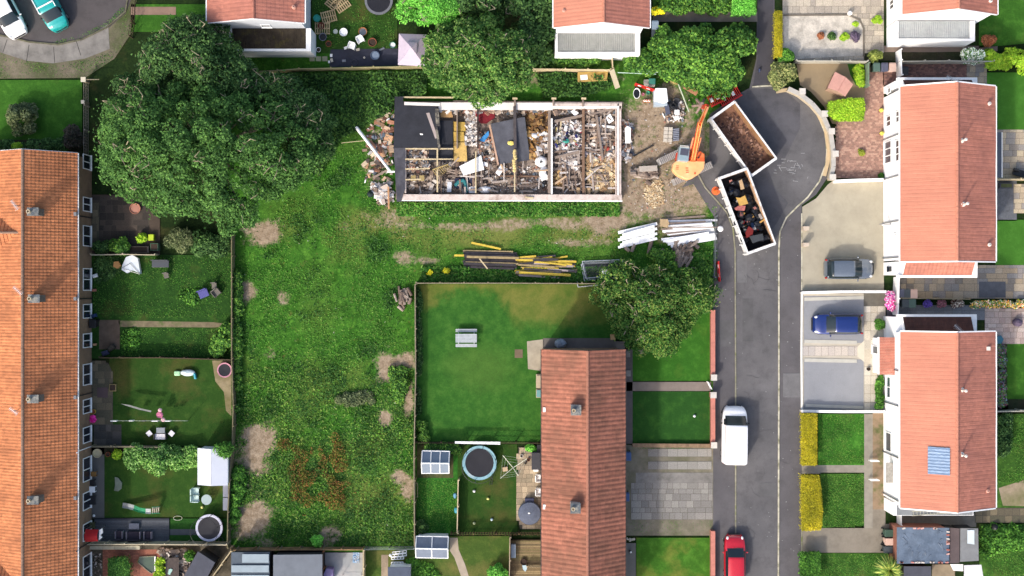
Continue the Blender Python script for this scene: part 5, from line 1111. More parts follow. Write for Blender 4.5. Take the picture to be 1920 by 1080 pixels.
strip('front_footing', [(1455, 172), (1480, 168), (1505, 184), (1530, 208), (1547, 240), (1553, 280), (1551, 305), (1545, 330)], .3, .12, mat('sandstone_path', c(206, 184, 148), .08, 2))
wall('grey stone piers wall at the edge of the beige drive', [(1512, 424), (1512, 432)], .9, .4, mat('sand_pier', c(206, 190, 170), .08), mat('sand_pier', c(0, 0, 0)), name='gate_pier')
wall('square sandy gate pier nearest the grey car', [(1512, 455), (1512, 462)], .9, .4, mat('sand_pier', c(0, 0, 0)), mat('sand_pier', c(0, 0, 0)), name='gate_pier')
wall('white painted wall between block paved drive and beige drive', [(1566, 340), (1610, 338), (1657, 337)], .8, .2, WPAINT, WPAINT)
wall('thin white wall between beige drive and blue car drive', [(1503, 549), (1580, 547), (1662, 547)], .6, .15, mat('pale_wall', c(214, 210, 200), .05), WPAINT)
wall('white topped wall between gravel drive and the upper yellow hedge', [(1503, 771), (1580, 772), (1660, 772)], .7, .15, mat('pale_wall', c(0, 0, 0)), WPAINT)
wall('low rendered wall along the southern end of the western slab patio', [(168, 1027), (262, 1027)], .5, .25, mat('white_old_wall', c(196, 190, 166), .15, 4))
for lb, x, y, s in (('white post cap on the north-western fence corner', 156, 149, .4), ('grey post on the north-western fence', 155, 191, .28)):
 p = G(x, y, 1.2); t = thing('fence_post', lb, 'post', (p[0], p[1], 0)); MB().obox(p[0], p[1], 0, .25, .25, 1.15).build('shaft', F_GREY, t); MB().obox(p[0], p[1], 1.151, s, s, .06).build('cap', plain('cream_cap', c(226, 216, 190)), t)
t = thing('garden_gate', 'white open garden gate at the road end of the concrete path', 'gate', G(1331, 722)); b = MB()
p, q = G(1328, 716, .9), G(1335, 730, .9); b.tube(p, q, .03); b.tube((p[0], p[1], .2), (q[0], q[1], .2), .03)
for k in range(7):
 u = Vector(p).lerp(Vector(q), k / 6); b.tube(u, (u.x, u.y, .15), .015, n=5)
b.build('bars', WPAINT, t)
for k, x in enumerate((443, 482, 524, 563, 604, 640, 684)):
 t = MB(); p = G(x, 1031, 1.0); q = G(x + 5, 1024, 0); t.tube(p, q, .05, n=6); t.build('fence_strut', F_GREY, label='sloping timber strut propping the tall boarded fence from the waste ground', cat='strut', group='struts along the tall boarded fence')
# ---------------------------------------------------------------- vehicles
TYRE = plain('tyre_rubber', c(38, 38, 40), .8, 0, .2); RIM = plain('wheel_rim', c(170, 172, 176), .3, .7)
CARGLASS = plain('car_glass', c(38, 50, 56), .12, 0, .5); BLACKP = plain('black_plastic', c(34, 35, 38), .5)
LAMPW = plain('headlamp', c(236, 238, 240), .1); LAMPR = plain('tail_lamp', c(170, 24, 28), .2)
def carbody(parent, paint, Wd, st, roofpaint=None, glass_sides=True, chrome=None):
 """st: stations along the length (front at +y): (y, half width, belt height, roof height, roof half width, kind of top)
 top kinds from this station to the next: b = bonnet or boot, w = windscreen, r = roof, k = rear window"""
 ex = []
 for i in range(len(st) - 1):
  q = [st[max(0, i - 1)], st[i], st[i + 1], st[min(len(st) - 1, i + 2)]]
  for s in range(3):
   t = s / 3; lin_ = [q[1][j] + (q[2][j] - q[1][j]) * t for j in range(5)]
   cr = [.5 * (2 * q[1][j] + (q[2][j] - q[0][j]) * t + (2 * q[0][j] - 5 * q[1][j] + 4 * q[2][j] - q[3][j]) * t * t + (3 * q[1][j] - q[0][j] - 3 * q[2][j] + q[3][j]) * t ** 3) for j in range(5)]
   ex.append((lin_[0], cr[1], cr[2], lin_[3] * .4 + cr[3] * .6, cr[4], q[1][5]))
 st = ex + [st[-1]]
 n = len(st); rings = []
 for (y, w, bz, rz_, rw, kind) in st:
  low = .26
  half = [(w * .90, low), (w * .985, low + .12), (w, bz * .62), (w * .985, bz - .05), (w * .93, bz)]
  up = [(rw * 1.0, rz_ - .05 if rz_ > bz + .1 else bz + (rz_ - bz) * .4), (rw * .86, rz_), (rw * .45, rz_ + .025), (0, rz_ + .035)]
  pts = half + up
  rings.append([(x, y, z) for x, z in pts] + [(-x, y, z) for x, z in pts[-2::-1]])
 m = len(rings[0]); parts = {k: MB() for k in ('body', 'windscreen', 'rear_window', 'side_windows')}
 flat_ = [p for r in rings for p in r]
 for k_ in parts.values(): k_.v = list(flat_)
 for i in range(n - 1):
  kind = st[i][5]
  for j in range(m - 1):
   f = (i * m + j, i * m + j + 1, (i + 1) * m + j + 1, (i + 1) * m + j)
   jj = min(j, m - 2 - j)
   cab = st[i][3] > st[i][2] + .15 and st[i + 1][3] > st[i + 1][2] + .15
   if jj >= 5 and kind == 'w': parts['windscreen'].f.append(f)
   elif jj >= 5 and kind == 'k': parts['rear_window'].f.append(f)
   elif jj == 4 and cab and glass_sides and kind in 'wrk': parts['side_windows'].f.append(f)
   elif jj == 4 and cab and not glass_sides and kind == 'w': parts['side_windows'].f.append(f)
   else: parts['body'].f.append(f)
 parts['body'].f.append(tuple(range(m))); parts['body'].f.append(tuple(range((n - 1) * m + m - 1, (n - 1) * m - 1, -1)))
 mats_ = dict(body=paint, windscreen=CARGLASS, rear_window=CARGLASS, side_windows=CARGLASS)
 for k_, b in parts.items():
  if b.f:
   used = sorted({i for f in b.f for i in f}); mp = {u: q for q, u in enumerate(used)}
   b.v = [b.v[u] for u in used]; b.f = [tuple(mp[i] for i in f) for f in b.f]
   o = b.build(k_, mats_[k_], parent, world=False, smooth=True)
   if k_ == 'body':
    s = o.modifiers.new('sub', 'SUBSURF'); s.levels = 0; s.render_levels = 0
    try: o.data.set_sharp_from_angle(angle=math.radians(50))
    except Exception: pass
def wheels(parent, yw, hw, r=.31, w=.2):
 for y in yw:
  for s in (-1, 1):
   o = MB().tube((s * (hw - w), y, r), (s * hw, y, r), r, r, 20).build('wheel', TYRE, parent, world=False)
   MB().tube((s * (hw - .01), y, r), (s * (hw + .012), y, r), r * .62, r * .55, 14).build('rim', RIM, o, world=False)
def car(name, label, cat, px, py, heading, L, Wd, Hh, paint, kind='hatch', group=None, fl=None):
 """heading: turn of the car, front along +y when 0"""
 x, y, _ = G(px, py, .8); t = thing(name, label, cat, (x, y, 0), heading, group); w = Wd / 2; f = L / 2
 if kind == 'hatch':
  st = [(-f, w * .62, .55, .6, w * .5, 'b'), (-f + .06, w * .82, .74, .78, w * .62, 'b'), (-f + .16, w * .92, .9, .96, w * .70, 'k'), (-f + .46, w * .97, .93, Hh - .10, w * .72, 'k'), (-f + .62, w * .985, .94, Hh - .03, w * .74, 'r'), (-f + 1.4, w, .93, Hh, w * .75, 'r'),
    (f - 1.95, w, .92, Hh - .01, w * .74, 'r'), (f - 1.75, w, .92, Hh - .06, w * .73, 'w'), (f - 1.08, w * .985, .93, .98, w * .78, 'b'), (f - .6, w * .95, .86, .9, w * .72, 'b'), (f - .25, w * .86, .74, .78, w * .62, 'b'), (f - .06, w * .72, .55, .58, w * .5, 'b'), (f, w * .6, .42, .44, w * .4, 'b')]
 elif kind == 'van':
  st = [(-f, w * .90, .95, Hh - .2, w * .78, 'r'), (-f + .12, w * .98, 1.02, Hh - .02, w * .86, 'r'), (-f + 1.5, w, 1.02, Hh, w * .87, 'r'), (f - 1.75, w, 1.02, Hh - .02, w * .86, 'r'), (f - 1.5, w, 1.02, Hh - .1, w * .85, 'w'), (f - .78, w * .97, 1.04, 1.1, w * .82, 'b'),
    (f - .4, w * .9, .95, 1.0, w * .74, 'b'), (f - .12, w * .76, .76, .8, w * .6, 'b'), (f, w * .6, .5, .54, w * .45, 'b')]
 carbody(t, paint, Wd, st, glass_sides=(kind != 'van'))
 hw = w - .02; wheels(t, (-f + .78, f - .82), hw, .31 if kind != 'van' else .33)
 for s in (-1, 1):
  MB().ball(s * w * .70, f - .30, .76, .11, .17, .06, 10).build('headlight', LAMPW, t, world=False, smooth=True)
  MB().ball(s * w * .86, -f + .10, .86, .09, .12, .14, 8).build('tail_light', LAMPR, t, world=False, smooth=True)
  MB().ball(s * (w + .10), f - 1.42, 1.0, .11, .07, .08, 8).build('wing_mirror', paint if kind != 'van' else BLACKP, t, world=False, smooth=True)
 MB().obox(0, f - .04, .3, w * .55, .06, .1).build('number_plate', plain('plate_white', c(230, 230, 226)), t, world=False)
 MB().box(-w * .55, w * .55, f - .045, f + .02, .5, .6).build('grille', BLACKP, t, world=False)
 b = MB()
 for s in (-1, 1): b.tube((s * .12, f - 1.03, 1.0), (s * .12 + .45, f - 1.12, 1.03), .012, n=5)
 b.build('wipers', BLACKP, t, world=False)
 if kind == 'hatch':
  b = MB(); b.tube((.1, -f + .75, Hh + .03), (.1, -f + .62, Hh + .2), .01, n=5); b.build('aerial', BLACKP, t, world=False)
 return t
SILV = plain('silver_blue_paint', c(120, 130, 142), .25, .4, .6, 1.0); BLUE = plain('deep_blue_paint', c(22, 46, 112, 1.0), .25, .3, .6, 1.0); RED = plain('red_paint', c(190, 18, 38, 1.0), .25, .1, .6, 1.0); WHT = plain('white_car_paint', c(250, 250, 250, 1), .3, 0, .5, .8); TEAL = plain('teal_paint', c(20, 168, 164, .9), .3, .1, .6, 1.0)
car('parked_car', 'grey blue hatchback parked on the beige concrete drive', 'car', 1593, 504, math.radians(-90), 4.1, 1.72, 1.46, SILV, group='parked cars')
car('parked_car', 'dark blue hatchback parked on the grey gravel drive', 'car', 1571, 608, math.radians(90), 4.15, 1.72, 1.46, BLUE, group='parked cars')
car('parked_car', 'red hatchback parked on the road at the bottom edge', 'car', 1378, 1049, 0, 4.1, 1.74, 1.46, RED, group='parked cars')
v = car('parked_van', 'white panel van parked half on the pavement by the pink topped wall', 'van', 1377, 815, math.radians(-1), 4.75, 2.05, 1.95, WHT, 'van')
car('parked_car', 'white car at the top left corner of the picture on the dark turning head', 'car', 12, 24, math.radians(-152) + PI * 0, 4.3, 1.85, 1.6, WHT, group='parked cars')
tv = car('parked_van', 'teal van with white roof bars on the dark turning head', 'van', 88, 6, math.radians(-152) + PI * 0, 4.8, 1.8, 1.75, TEAL, 'van')
b = MB()
for y in (.45, -.8): b.box(-.72, .72, y - .05, y + .05, 1.83, 1.9)
for s in (-1, 1): b.box(s * .74 - .03, s * .74 + .03, -1.7, .9, 1.78, 1.84)
b.build('roof_rack', WPAINT, tv, world=False)
MB().ball(.5, 2.0, 1.02, .1, .1, .03, 8).build('bonnet_badge', WPAINT, tv, world=False)
# ---------------------------------------------------------------- excavator
OR = mat('orange_paint', c(222, 92, 44, .95), .2, 3, .5, col2=c(238, 140, 84, .9), amt=.4); ORD = mat('orange_red_paint', c(200, 62, 30, .95), .15, 4, .5)  # second colour paints pale highlights onto the orange
PEACH = mat('faded_orange_paint', c(242, 178, 120, .95), .08, 2, .5, col2=c(244, 200, 150, .9), amt=.4)
TRK = mat('dusty_track', c(150, 146, 142), .2, 5, .9)
e = thing('excavator', 'orange excavator reaching its boom up beside the empty skip container', 'excavator', G(1293, 312, 1)[:2] + (0,))
ta = math.atan2(35, 74)
for (mx, my) in ((1299, 325), (1271, 287)):
 p = G(mx, my, .7); o = MB()
 prof = [(-1.85, .35), (-1.65, .08), (1.65, .08), (1.85, .35), (1.85, .5), (1.65, .78), (-1.65, .78), (-1.85, .5)]
 ca, sa = math.cos(ta), math.sin(ta); vs = []
 for s in (-.27, .27):
  for u, z in prof: vs.append((p[0] + u * ca - s * sa, p[1] + u * sa + s * ca, z))
 o.add(vs, [tuple(range(8)), tuple(range(15, 7, -1))] + [(i, 8 + i, 8 + (i + 1) % 8, (i + 1) % 8) for i in range(8)])
 tr = o.build('crawler_track', TRK, e); g = MB()
 for k in range(22):
  u = -1.65 + 3.3 * k / 21; g.obox(p[0] + u * ca, p[1] + u * sa, .781, .07, .56, .035, ta)
 g.build('track_shoes', mat('track_steel', c(176, 172, 168), .2, 8), tr)
p = G(1290, 308, .6); MB().obox(p[0], p[1], .4, 1.6, 1.3, .4, ta).tube((p[0], p[1], .75), (p[0], p[1], 1.0), .6, n=18).build('undercarriage', BLACKP, e)
fa = math.radians(-12)
def eu(px, py, z): return G(px, py, z)[:2]
MB().prism([eu(a, b_, 1.9) for a, b_ in ((1261, 318), (1263, 306), (1270, 300), (1322, 302), (1320, 316), (1311, 326), (1299, 334), (1290, 337), (1280, 334), (1269, 328))], 1.0, 1.95).build('counterweight', PEACH, e, bevel=.08)
MB().prism([eu(a, b_, 1.9) for a, b_ in ((1268, 299.5), (1270, 285), (1291, 288), (1296, 282), (1313, 284), (1322, 290), (1322, 301.5))], 1.0, 1.75).build('upper_frame', ORD, e, bevel=.04)
MB().prism([eu(a, b_, 2.0) for a, b_ in ((1306, 286), (1313, 283), (1321, 289), (1321, 301), (1307, 301))], 1.752, 2.05).build('engine_cover', OR, e, bevel=.04)
MB().prism([eu(a, b_, 2.7) for a, b_ in ((1271, 301), (1275, 273), (1294, 275), (1291, 303))], 1.76, 2.72).build('cab', plain('cab_grey', c(150, 170, 178), .3), e, bevel=.06)
MB().prism([eu(a, b_, 2.8) for a, b_ in ((1275, 290), (1277, 278), (1292, 280), (1290, 292))], 2.722, 2.76).build('roof_glass', plain('tinted_glass', c(84, 84, 96), .1, 0, .9), e)
b = MB()
for yy in (272.5, 274.8): p, q = G(1275, yy, 2.75), G(1292, yy + 1.6, 2.75); b.tube(p, q, .04, n=6)
b.build('cab_guard', plain('pale_guard', c(196, 196, 190)), e)
b = MB()
for (a, b_) in ((1288, 315), (1288.5, 319), (1288.8, 323)): p = G(a, b_, 1.96); b.obox(p[0], p[1], 1.951, .22, .07, .012)
for (a, b_) in ((1270, 314), (1270, 317), (1270, 311)): p = G(a, b_, 1.96); b.obox(p[0], p[1], 1.951, .22, .05, .012)
p = G(1303, 325, 1.96); b.obox(p[0], p[1], 1.951, .1, .16, .03)
b.build('vents', ORD, e)
p = G(1309, 296, 2.1); MB().tube((p[0], p[1], 2.0), (p[0], p[1], 2.5), .07, n=10).build('exhaust', BLACKP, e)
A = Vector(G(1298, 300, 1.6)); A.z = 1.7; K = Vector(G(1312, 232, 4.6)); E_ = Vector(G(1326, 200, 4.3)); T_ = Vector(G(1318, 201, 1.6))
def beam(p, q, w0, h0, w1, h1):
 d = (q - p).normalized(); s = Vector((-d.y, d.x, 0)).normalized(); u = s.cross(d) * -1
 if u.z < 0: u = -u
 vs = [tuple(o + s * a * w + u * b_ * h) for o, w, h in ((p, w0, h0), (q, w1, h1)) for a, b_ in ((-.5, -.5), (.5, -.5), (.5, .5), (-.5, .5))]
 return MB().add(vs, [(0, 3, 2, 1), (4, 5, 6, 7), (0, 1, 5, 4), (1, 2, 6, 5), (2, 3, 7, 6), (3, 0, 4, 7)])
beam(A, K, .40, .6, .30, .45).add([], []).build('boom', OR, e, bevel=.03)
beam(K + (K - A).normalized() * .01, E_, .30, .45, .26, .36).build('boom_end', OR, e, bevel=.03)
beam(E_ + Vector((-.02, 0, -.1)), T_, .34, .42, .26, .3).build('stick', ORD, e, bevel=.02)
b = MB()
sdir = Vector((-(K - A).y, (K - A).x, 0)).normalized()
for s in (-.3, .3): b.tube(A + sdir * s + Vector((0, .4, .1)), A.lerp(K, .62) + sdir * s + Vector((0, 0, .15)), .07, n=8)
b.tube(K.lerp(A, .2) + Vector((0, 0, .45)), E_ + Vector((0, -.1, .35)), .08, n=8)
b.build('hydraulic_rams', mat('worn_orange_steel', c(226, 150, 110), .15, 5, .4), e)
b = MB()
for s in (-.12, .12): b.path([A + sdir * s + Vector((0, 0, .42)), A.lerp(K, .5) + sdir * s + Vector((0, 0, .4)), K + sdir * s + Vector((0, 0, .35)), E_ + sdir * s + Vector((0, 0, .25))], .03)
b.build('hoses', plain('hose_yellow', c(236, 190, 110)), e)
g = MB(); gp = G(1314, 198, 1.2)
for k in range(6):
 a = 2 * PI * k / 6; r0 = Vector((gp[0], gp[1], 1.5)); r1 = r0 + Vector((math.cos(a) * .65, math.sin(a) * .65, -.5)); r2 = r0 + Vector((math.cos(a) * .35, math.sin(a) * .35, -1.2))
 g.tube(r0, r1, .11, .1, 6); g.tube(r1, r2, .1, .03, 6)
g.tube((gp[0], gp[1], 1.3), (gp[0], gp[1], 1.75), .22, n=10)
g.build('grab', mat('grab_steel', c(150, 128, 118), .2, 5, .6), e)
# ---------------------------------------------------------------- skip containers
CW = mat('white_skip_paint', c(238, 238, 236), .05, 2, .6, col2=c(184, 170, 158), amt=.38); RUSTY = mat('rusty_inside', c(146, 104, 72), .2, 1.2, .9, col2=c(176, 150, 112), amt=.45, thr=.2)
def skip(label, rim, z, floor_m, inner_m, floor_z=.25):
 P = [Vector(G(a, b_, z)[:2]) for a, b_ in rim]; cen = sum(P, Vector((0, 0))) / 4
 t = thing('skip_container', label, 'skip', (cen.x, cen.y, 0)); th = .08
 I = [p + (cen - p).normalized() * th * 1.5 for p in P]
 w = MB(); n_ = MB(); rb = MB()
 for i in range(4):
  a, b_ = P[i], P[(i + 1) % 4]; ia, ib = I[i], I[(i + 1) % 4]
  w.add([(a.x, a.y, .15), (b_.x, b_.y, .15), (b_.x, b_.y, z), (a.x, a.y, z), (ia.x, ia.y, z), (ib.x, ib.y, z)], [(0, 1, 2, 3), (3, 2, 5, 4)])
  ja, jb = ia + (cen - ia).normalized() * .01, ib + (cen - ib).normalized() * .01
  n_.add([(ja.x, ja.y, .2), (jb.x, jb.y, .2), (jb.x, jb.y, z - .01), (ja.x, ja.y, z - .01)], [(3, 2, 1, 0)])
  L = (b_ - a).length; d = (b_ - a) / L; o = Vector((d.y, -d.x)); o = o if (a + b_) .length and ((a + b_) / 2 - cen).dot(o) > 0 else -o
  ang = math.atan2(d.y, d.x); k = max(1, int(L / .75))
  for j in range(k + 1):
   p = a + d * L * j / k + o * .06; rb.obox(p.x, p.y, .15, .1, .12, z - .25, ang)
  p = (a + b_) / 2 + o * .05; rb.obox(p.x, p.y, z - .12, L + .1, .1, .12, ang)
 w.build('side_walls', CW, t); n_.build('inner_lining', inner_m, t); rb.build('ribs', CW, t)
 MB().sheet([(p.x, p.y) for p in I], floor_z).build('floor', floor_m, t)
 for i in (0, 1, 2, 3):
  p = P[i] + (cen - P[i]).normalized() * .5; q = Vector((p.x, p.y)); MB().tube((q.x - .1, q.y, .13), (q.x + .1, q.y, .13), .13, n=12).build('roller', METAL, t)
 return t, P, cen
sk1, P1, c1 = skip('empty white skip container with brown dirty floor in the turning circle', [(1334, 222), (1377, 191), (1455, 297), (1410, 329)], 1.7, mat('skip_dirt', c(150, 112, 90), .25, .8, .95, col2=c(108, 80, 70), amt=.45, bump=.5, fine=8, thr=.2), RUSTY, .4)
sk2, P2, c2 = skip('white skip container filled with black rubbish bags at the road entrance', [(1350, 334), (1400, 316), (1453, 457), (1403, 475)], 1.9, mat('black_rubbish_bed', c(30, 30, 34), .3, 2), mat('bare_wood_lining', c(206, 170, 136), .15, 1.5, .9, col2=c(170, 120, 92), amt=.35), .9)
BAG = mat('black_bag', c(34, 36, 42), .35, 4, .35)
fq = [tuple(c1 + (p - c1) * .85) for p in P1]; b = MB()
for q in sample_poly(fq, 260): b.obox(q[0], q[1], .4, rnd.uniform(.05, .3), rnd.uniform(.04, .2), rnd.uniform(.02, .08), rnd.uniform(0, 3))
b.build('skip_debris', islandmat('skip_crumbs', [c(120, 88, 70), c(96, 72, 62), c(150, 116, 92), c(176, 140, 120), c(80, 60, 56)]), label='crumbs of soil and splinters on the floor of the empty skip container', cat='debris', kind='stuff')
fp = [tuple(c2 + (p - c2) * .8) for p in P2]
Q = sample_poly(fp, 70)
for k in range(46):
 r = rnd.uniform(.22, .42)
 MB().ball(Q[k][0], Q[k][1], rnd.uniform(1.0, 1.35), r, r * rnd.uniform(.7, 1), r * .7, 9, .35).build('rubbish_bag', BAG, label='black plastic rubbish bag in the filled skip container', cat='rubbish bag', group='black bags in the filled skip')
JUNK = islandmat('skip_junk', [c(70, 74, 78), c(130, 34, 34), c(200, 190, 180), c(60, 58, 60), c(180, 120, 110), c(90, 90, 84), c(40, 60, 90), c(196, 150, 80)])
b = MB()
for k in range(42):
 q = Q[k % 70]; b.obox(q[0] + rnd.uniform(-.2, .2), q[1] + rnd.uniform(-.2, .2), rnd.uniform(1.2, 1.6), rnd.uniform(.1, .5), rnd.uniform(.05, .3), .05, rnd.uniform(0, 3), rnd.uniform(-.6, .6))
b.build('mixed_rubbish', JUNK, label='small mixed scrap between the black bags in the filled skip', cat='rubbish', kind='stuff')
HS = [1.0]
def slab_item(name, label, cat, pts, z, th, m, tilt=None, group=None):
 z *= HS[0]; th = th * HS[0] if th > .1 else th
 P = [G(a, b_, z) for a, b_ in pts]; zz = tilt or [z] * len(P)
 a = sum(P[i][0] * P[(i + 1) % len(P)][1] - P[(i + 1) % len(P)][0] * P[i][1] for i in range(len(P)))
 if a < 0: P = P[::-1]; zz = zz[::-1]
 n = len(P)
 b = MB().add([(p[0], p[1], zz[i] - th) for i, p in enumerate(P)] + [(p[0], p[1], zz[i]) for i, p in enumerate(P)], [tuple(range(n - 1, -1, -1)), tuple(range(n, 2 * n))] + [(i, (i + 1) % n, n + (i + 1) % n, n + i) for i in range(n)])
 return b.build(name, m, label=label, cat=cat, group=group)
slab_item('broken_board', 'torn mustard coloured board on top of the filled skip', 'board', [(1380, 370), (1388, 371), (1397, 366), (1403, 382), (1387, 386)], 1.85, .06, mat('mustard', c(206, 164, 88), .12, 4))
slab_item('seat_cushion', 'dark grey square cushion near the lower end of the filled skip', 'cushion', [(1406, 443), (1430, 438), (1432, 449), (1412, 456)], 1.9, .2, mat('charcoal_cloth', c(66, 70, 74), .1, 3))
slab_item('cloth', 'crumpled dark red cloth in the filled skip', 'cloth', [(1398, 436), (1404, 424), (1413, 430), (1411, 441), (1400, 446)], 1.8, .1, mat('dark_red_cloth', c(120, 36, 34), .25, 5))
slab_item('cloth', 'red and pink bundle below the mustard board in the filled skip', 'cloth', [(1377, 390), (1386, 385), (1398, 386), (1396, 395), (1380, 394)], 1.8, .12, mat('pink_red_cloth', c(186, 110, 104), .3, 6))
slab_item('cardboard_piece', 'upright tan board at the top end of the filled skip', 'board', [(1386, 339), (1391, 336), (1396, 354), (1389, 356)], 2.0, .06, mat('tan_board', c(196, 164, 124), .15, 3))
t = thing('traffic_cone', 'orange spiky barrier lamp stand lying against the side of the filled skip', 'cone', G(1342, 358)); x, y, _ = G(1342, 358)
MB().lathe([(.36, .02), (.36, .06), (.2, .08), (.06, .62), (.04, .62)], x, y, 14).build('body', plain('cone_orange', c(240, 110, 50)), t); MB().obox(x, y, 0, .5, .5, .05, .4).build('base', plain('cone_orange', c(0, 0, 0)), t)
RB = plain('barrier_red', c(226, 48, 40), .5)
def barrier(name, label, a, b_, h=1.0, z0=.0, lie=False):
 p, q = Vector(G(*a, .5)), Vector(G(*b_, .5)); d = (q - p); L = math.hypot(d.x, d.y); ang = math.atan2(d.y, d.x); t = thing(name, label, 'barrier', ((p.x + q.x) / 2, (p.y + q.y) / 2, 0), ang, 'red plastic barriers')
 b = MB()
 if not lie:
  b.box(-L / 2, L / 2, -.04, .04, h - .12, h); b.box(-L / 2, L / 2, -.04, .04, .12, .22); b.box(-L / 2, -L / 2 + .08, -.04, .04, .22, h - .12); b.box(L / 2 - .08, L / 2, -.04, .04, .22, h - .12)
  n = int(L / .13)
  for k in range(n): x = -L / 2 + .08 + (L - .16) * (k + .5) / n; b.box(x - .025, x + .025, -.03, .03, .22, h - .12)
 else:
  b.box(-L / 2, L / 2, .38, .5, .1, .18); b.box(-L / 2, L / 2, -.5, -.38, .16, .24)
  n = int(L / .15)
  for k in range(n): x = -L / 2 + (L) * (k + .5) / n; b.box(x - .03, x + .03, -.38, .38, .14, .19)
 b.build('panel', RB, t, world=False); w = MB()
 for s in (-.25, .2):
  if lie: w.box(s * L - .16, s * L + .1, -.15, .2, .195, .2)
  else: w.box(s * L - .15, s * L + .15, -.05, -.042, .55, .85); w.box(s * L - .15, s * L + .15, .042, .05, .55, .85)
 w.build('reflector', WPAINT, t, world=False)
 if not lie:
  for s in (-.4, .4): MB().obox(s * L, 0, 0, .12, .55, .1).build('foot', BLACKP, t, world=False)
 return t
barrier('barrier', 'red slatted plastic barrier at the footpath end, the larger piece beside the empty skip', (1350, 190), (1388, 168), lie=True)
barrier('barrier', 'shorter red plastic barrier lying next to the excavator grab', (1330, 190), (1355, 178), lie=True)
barrier('barrier', 'thin red barrier standing beside the blue bin-like drum, near the white plastic sheet', (1190, 158), (1226, 170))
barrier('barrier', 'red barrier leaning in the undergrowth by the wall opposite the road entrance', (1346, 490), (1349, 528), h=.9)
# ---------------------------------------------------------------- demolished hall
ZH = 1.2
HS = [.38]
hall = thing('demolished_hall', 'roofless timber hall full of rubble with a black felt roof corner left', 'building', G(955, 282))
WOODP = mat('pinkish_white_plank', c(224, 208, 198), .12, 2.5, .85, col2=c(178, 158, 146), amt=.42); WOODG = mat('grey_timber', c(150, 134, 122), .2, 3); FELT = mat('black_roof_felt', c(52, 54, 62), .2, 1.0, .8, col2=c(42, 44, 52), amt=.4, bump=.2, fine=20)
FELT2 = mat('worn_roof_felt', c(92, 92, 100), .2, 2.0, .85, col2=c(70, 70, 78), amt=.5, bump=.2, fine=20)
x0, x1 = gx(744, 0), gx(1166, ZH); yN, yS = gy(198, ZH), gy(366, ZH)
MB().sheet(PX(rect(742, 190, 1166, 374)), .03).build('floor', mat('hall_floor', c(172, 154, 138), .2, 1.4, .95, col2=c(136, 122, 112), amt=.5, bump=.4, fine=8, thr=.15), hall)
def hw(a, b_, w, z0, z1, m, nm='wall'):
 z0 *= HS[0]; z1 *= HS[0]
 p, q = Vector(G(*a, z1)[:2]), Vector(G(*b_, z1)[:2]); L = (q - p).length; d = q - p; c_ = (p + q) / 2
 MB().obox(c_.x, c_.y, z0, L, w, z1 - z0, math.atan2(d.y, d.x)).build(nm, m, hall)
hw((752, 369), (1166, 370), .35, 0, 2.3, WOODP); hw((752, 375.5), (1167, 377), .10, 1.9, 2.28, WPAINT, 'fascia_board')
hw((752, 370), (1166, 370.5), .5, 2.302, 2.36, WOODP, 'wall_plate')
hw((822, 198), (1166, 198), .5, 0, 2.3, WOODP); hw((822, 199), (1036, 199.5), .62, 2.302, 2.37, mat('bleached_plate', c(244, 238, 232), .06, 2), 'wall_plate'); hw((1036, 196.5), (1166, 196.5), .2, 2.302, 2.4, WOODP, 'wall_plate'); hw((1036, 201), (1160, 201), .16, 2.302, 2.38, WPAINT, 'wall_plate')
hw((755, 182), (850, 182.5), .1, 1.3, 2.2, F_PALE, 'fascia_board'); hw((758, 194), (825, 196), .25, 2.3, 2.62, mat('bleached_plate', c(0, 0, 0)), 'roof_edge'); hw((850, 190), (1168, 193), .12, 1.8, 2.1, WOODG, 'fascia_board')
hw((1163, 194), (1163, 370), .16, 0, 2.3, WOODP); hw((1159, 194), (1159, 366), .12, 2.0, 2.4, WPAINT, 'wall_plate'); hw((1155, 196), (1155, 366), .1, 1.9, 2.3, WOODP, 'wall_plate')
hw((1034.5, 222), (1034.5, 364), .14, 0, 2.25, WPAINT, 'partition'); hw((1030, 200), (1030, 364), .22, 0, 2.1, WOODG, 'partition')
hw((1094, 200), (1094, 364), .2, 0, 1.9, mat('brown_stud', c(136, 108, 88), .2, 3), 'partition')
hw((857, 200), (857, 278), .1, 0, 2.2, WOODG, 'stud'); hw((760, 276), (760, 362), .12, 0, 2.2, WOODP, 'partition')
def deckp(pts, z, th, m, nm):
 z *= HS[0]; MB().prism([G(a, b_, z)[:2] for a, b_ in pts], z - th, z).build(nm, m, hall)
deckp([(740, 181), (755, 181), (757, 197), (822, 200), (824, 214), (826, 236), (824, 258), (822, 277), (738, 277)], 2.6, .12, FELT, 'roof_deck')
deckp([(738, 277.3), (760, 277.3), (759, 355), (752, 378), (744, 378)], 2.45, .1, FELT2, 'roof_strip')
deckp([(824, 226), (849, 226), (849, 303), (804, 303), (804, 279), (824, 278)], 1.6, .08, FELT, 'felt_panel')
b = MB()
for (a, e_, f, g, w) in ((817, 199, 819, 232, .3), (816, 234, 822, 276, .2)): p, q = Vector(G(a, e_, 2.6)[:2]), Vector(G(f, g, 2.6)[:2]); c_ = (p + q) / 2; b.obox(c_.x, c_.y, 1.175, (q - p).length, w, .02, math.atan2((q - p).y, (q - p).x))
b.build('torn_roof_edge', mat('torn_felt', c(150, 144, 130), .3, 6, .9, col2=c(76, 74, 74), amt=.5), hall)
p = [G(920, 232, 1.0), G(984, 219, 1.0), G(994, 300, .5), G(936, 308, .5)]
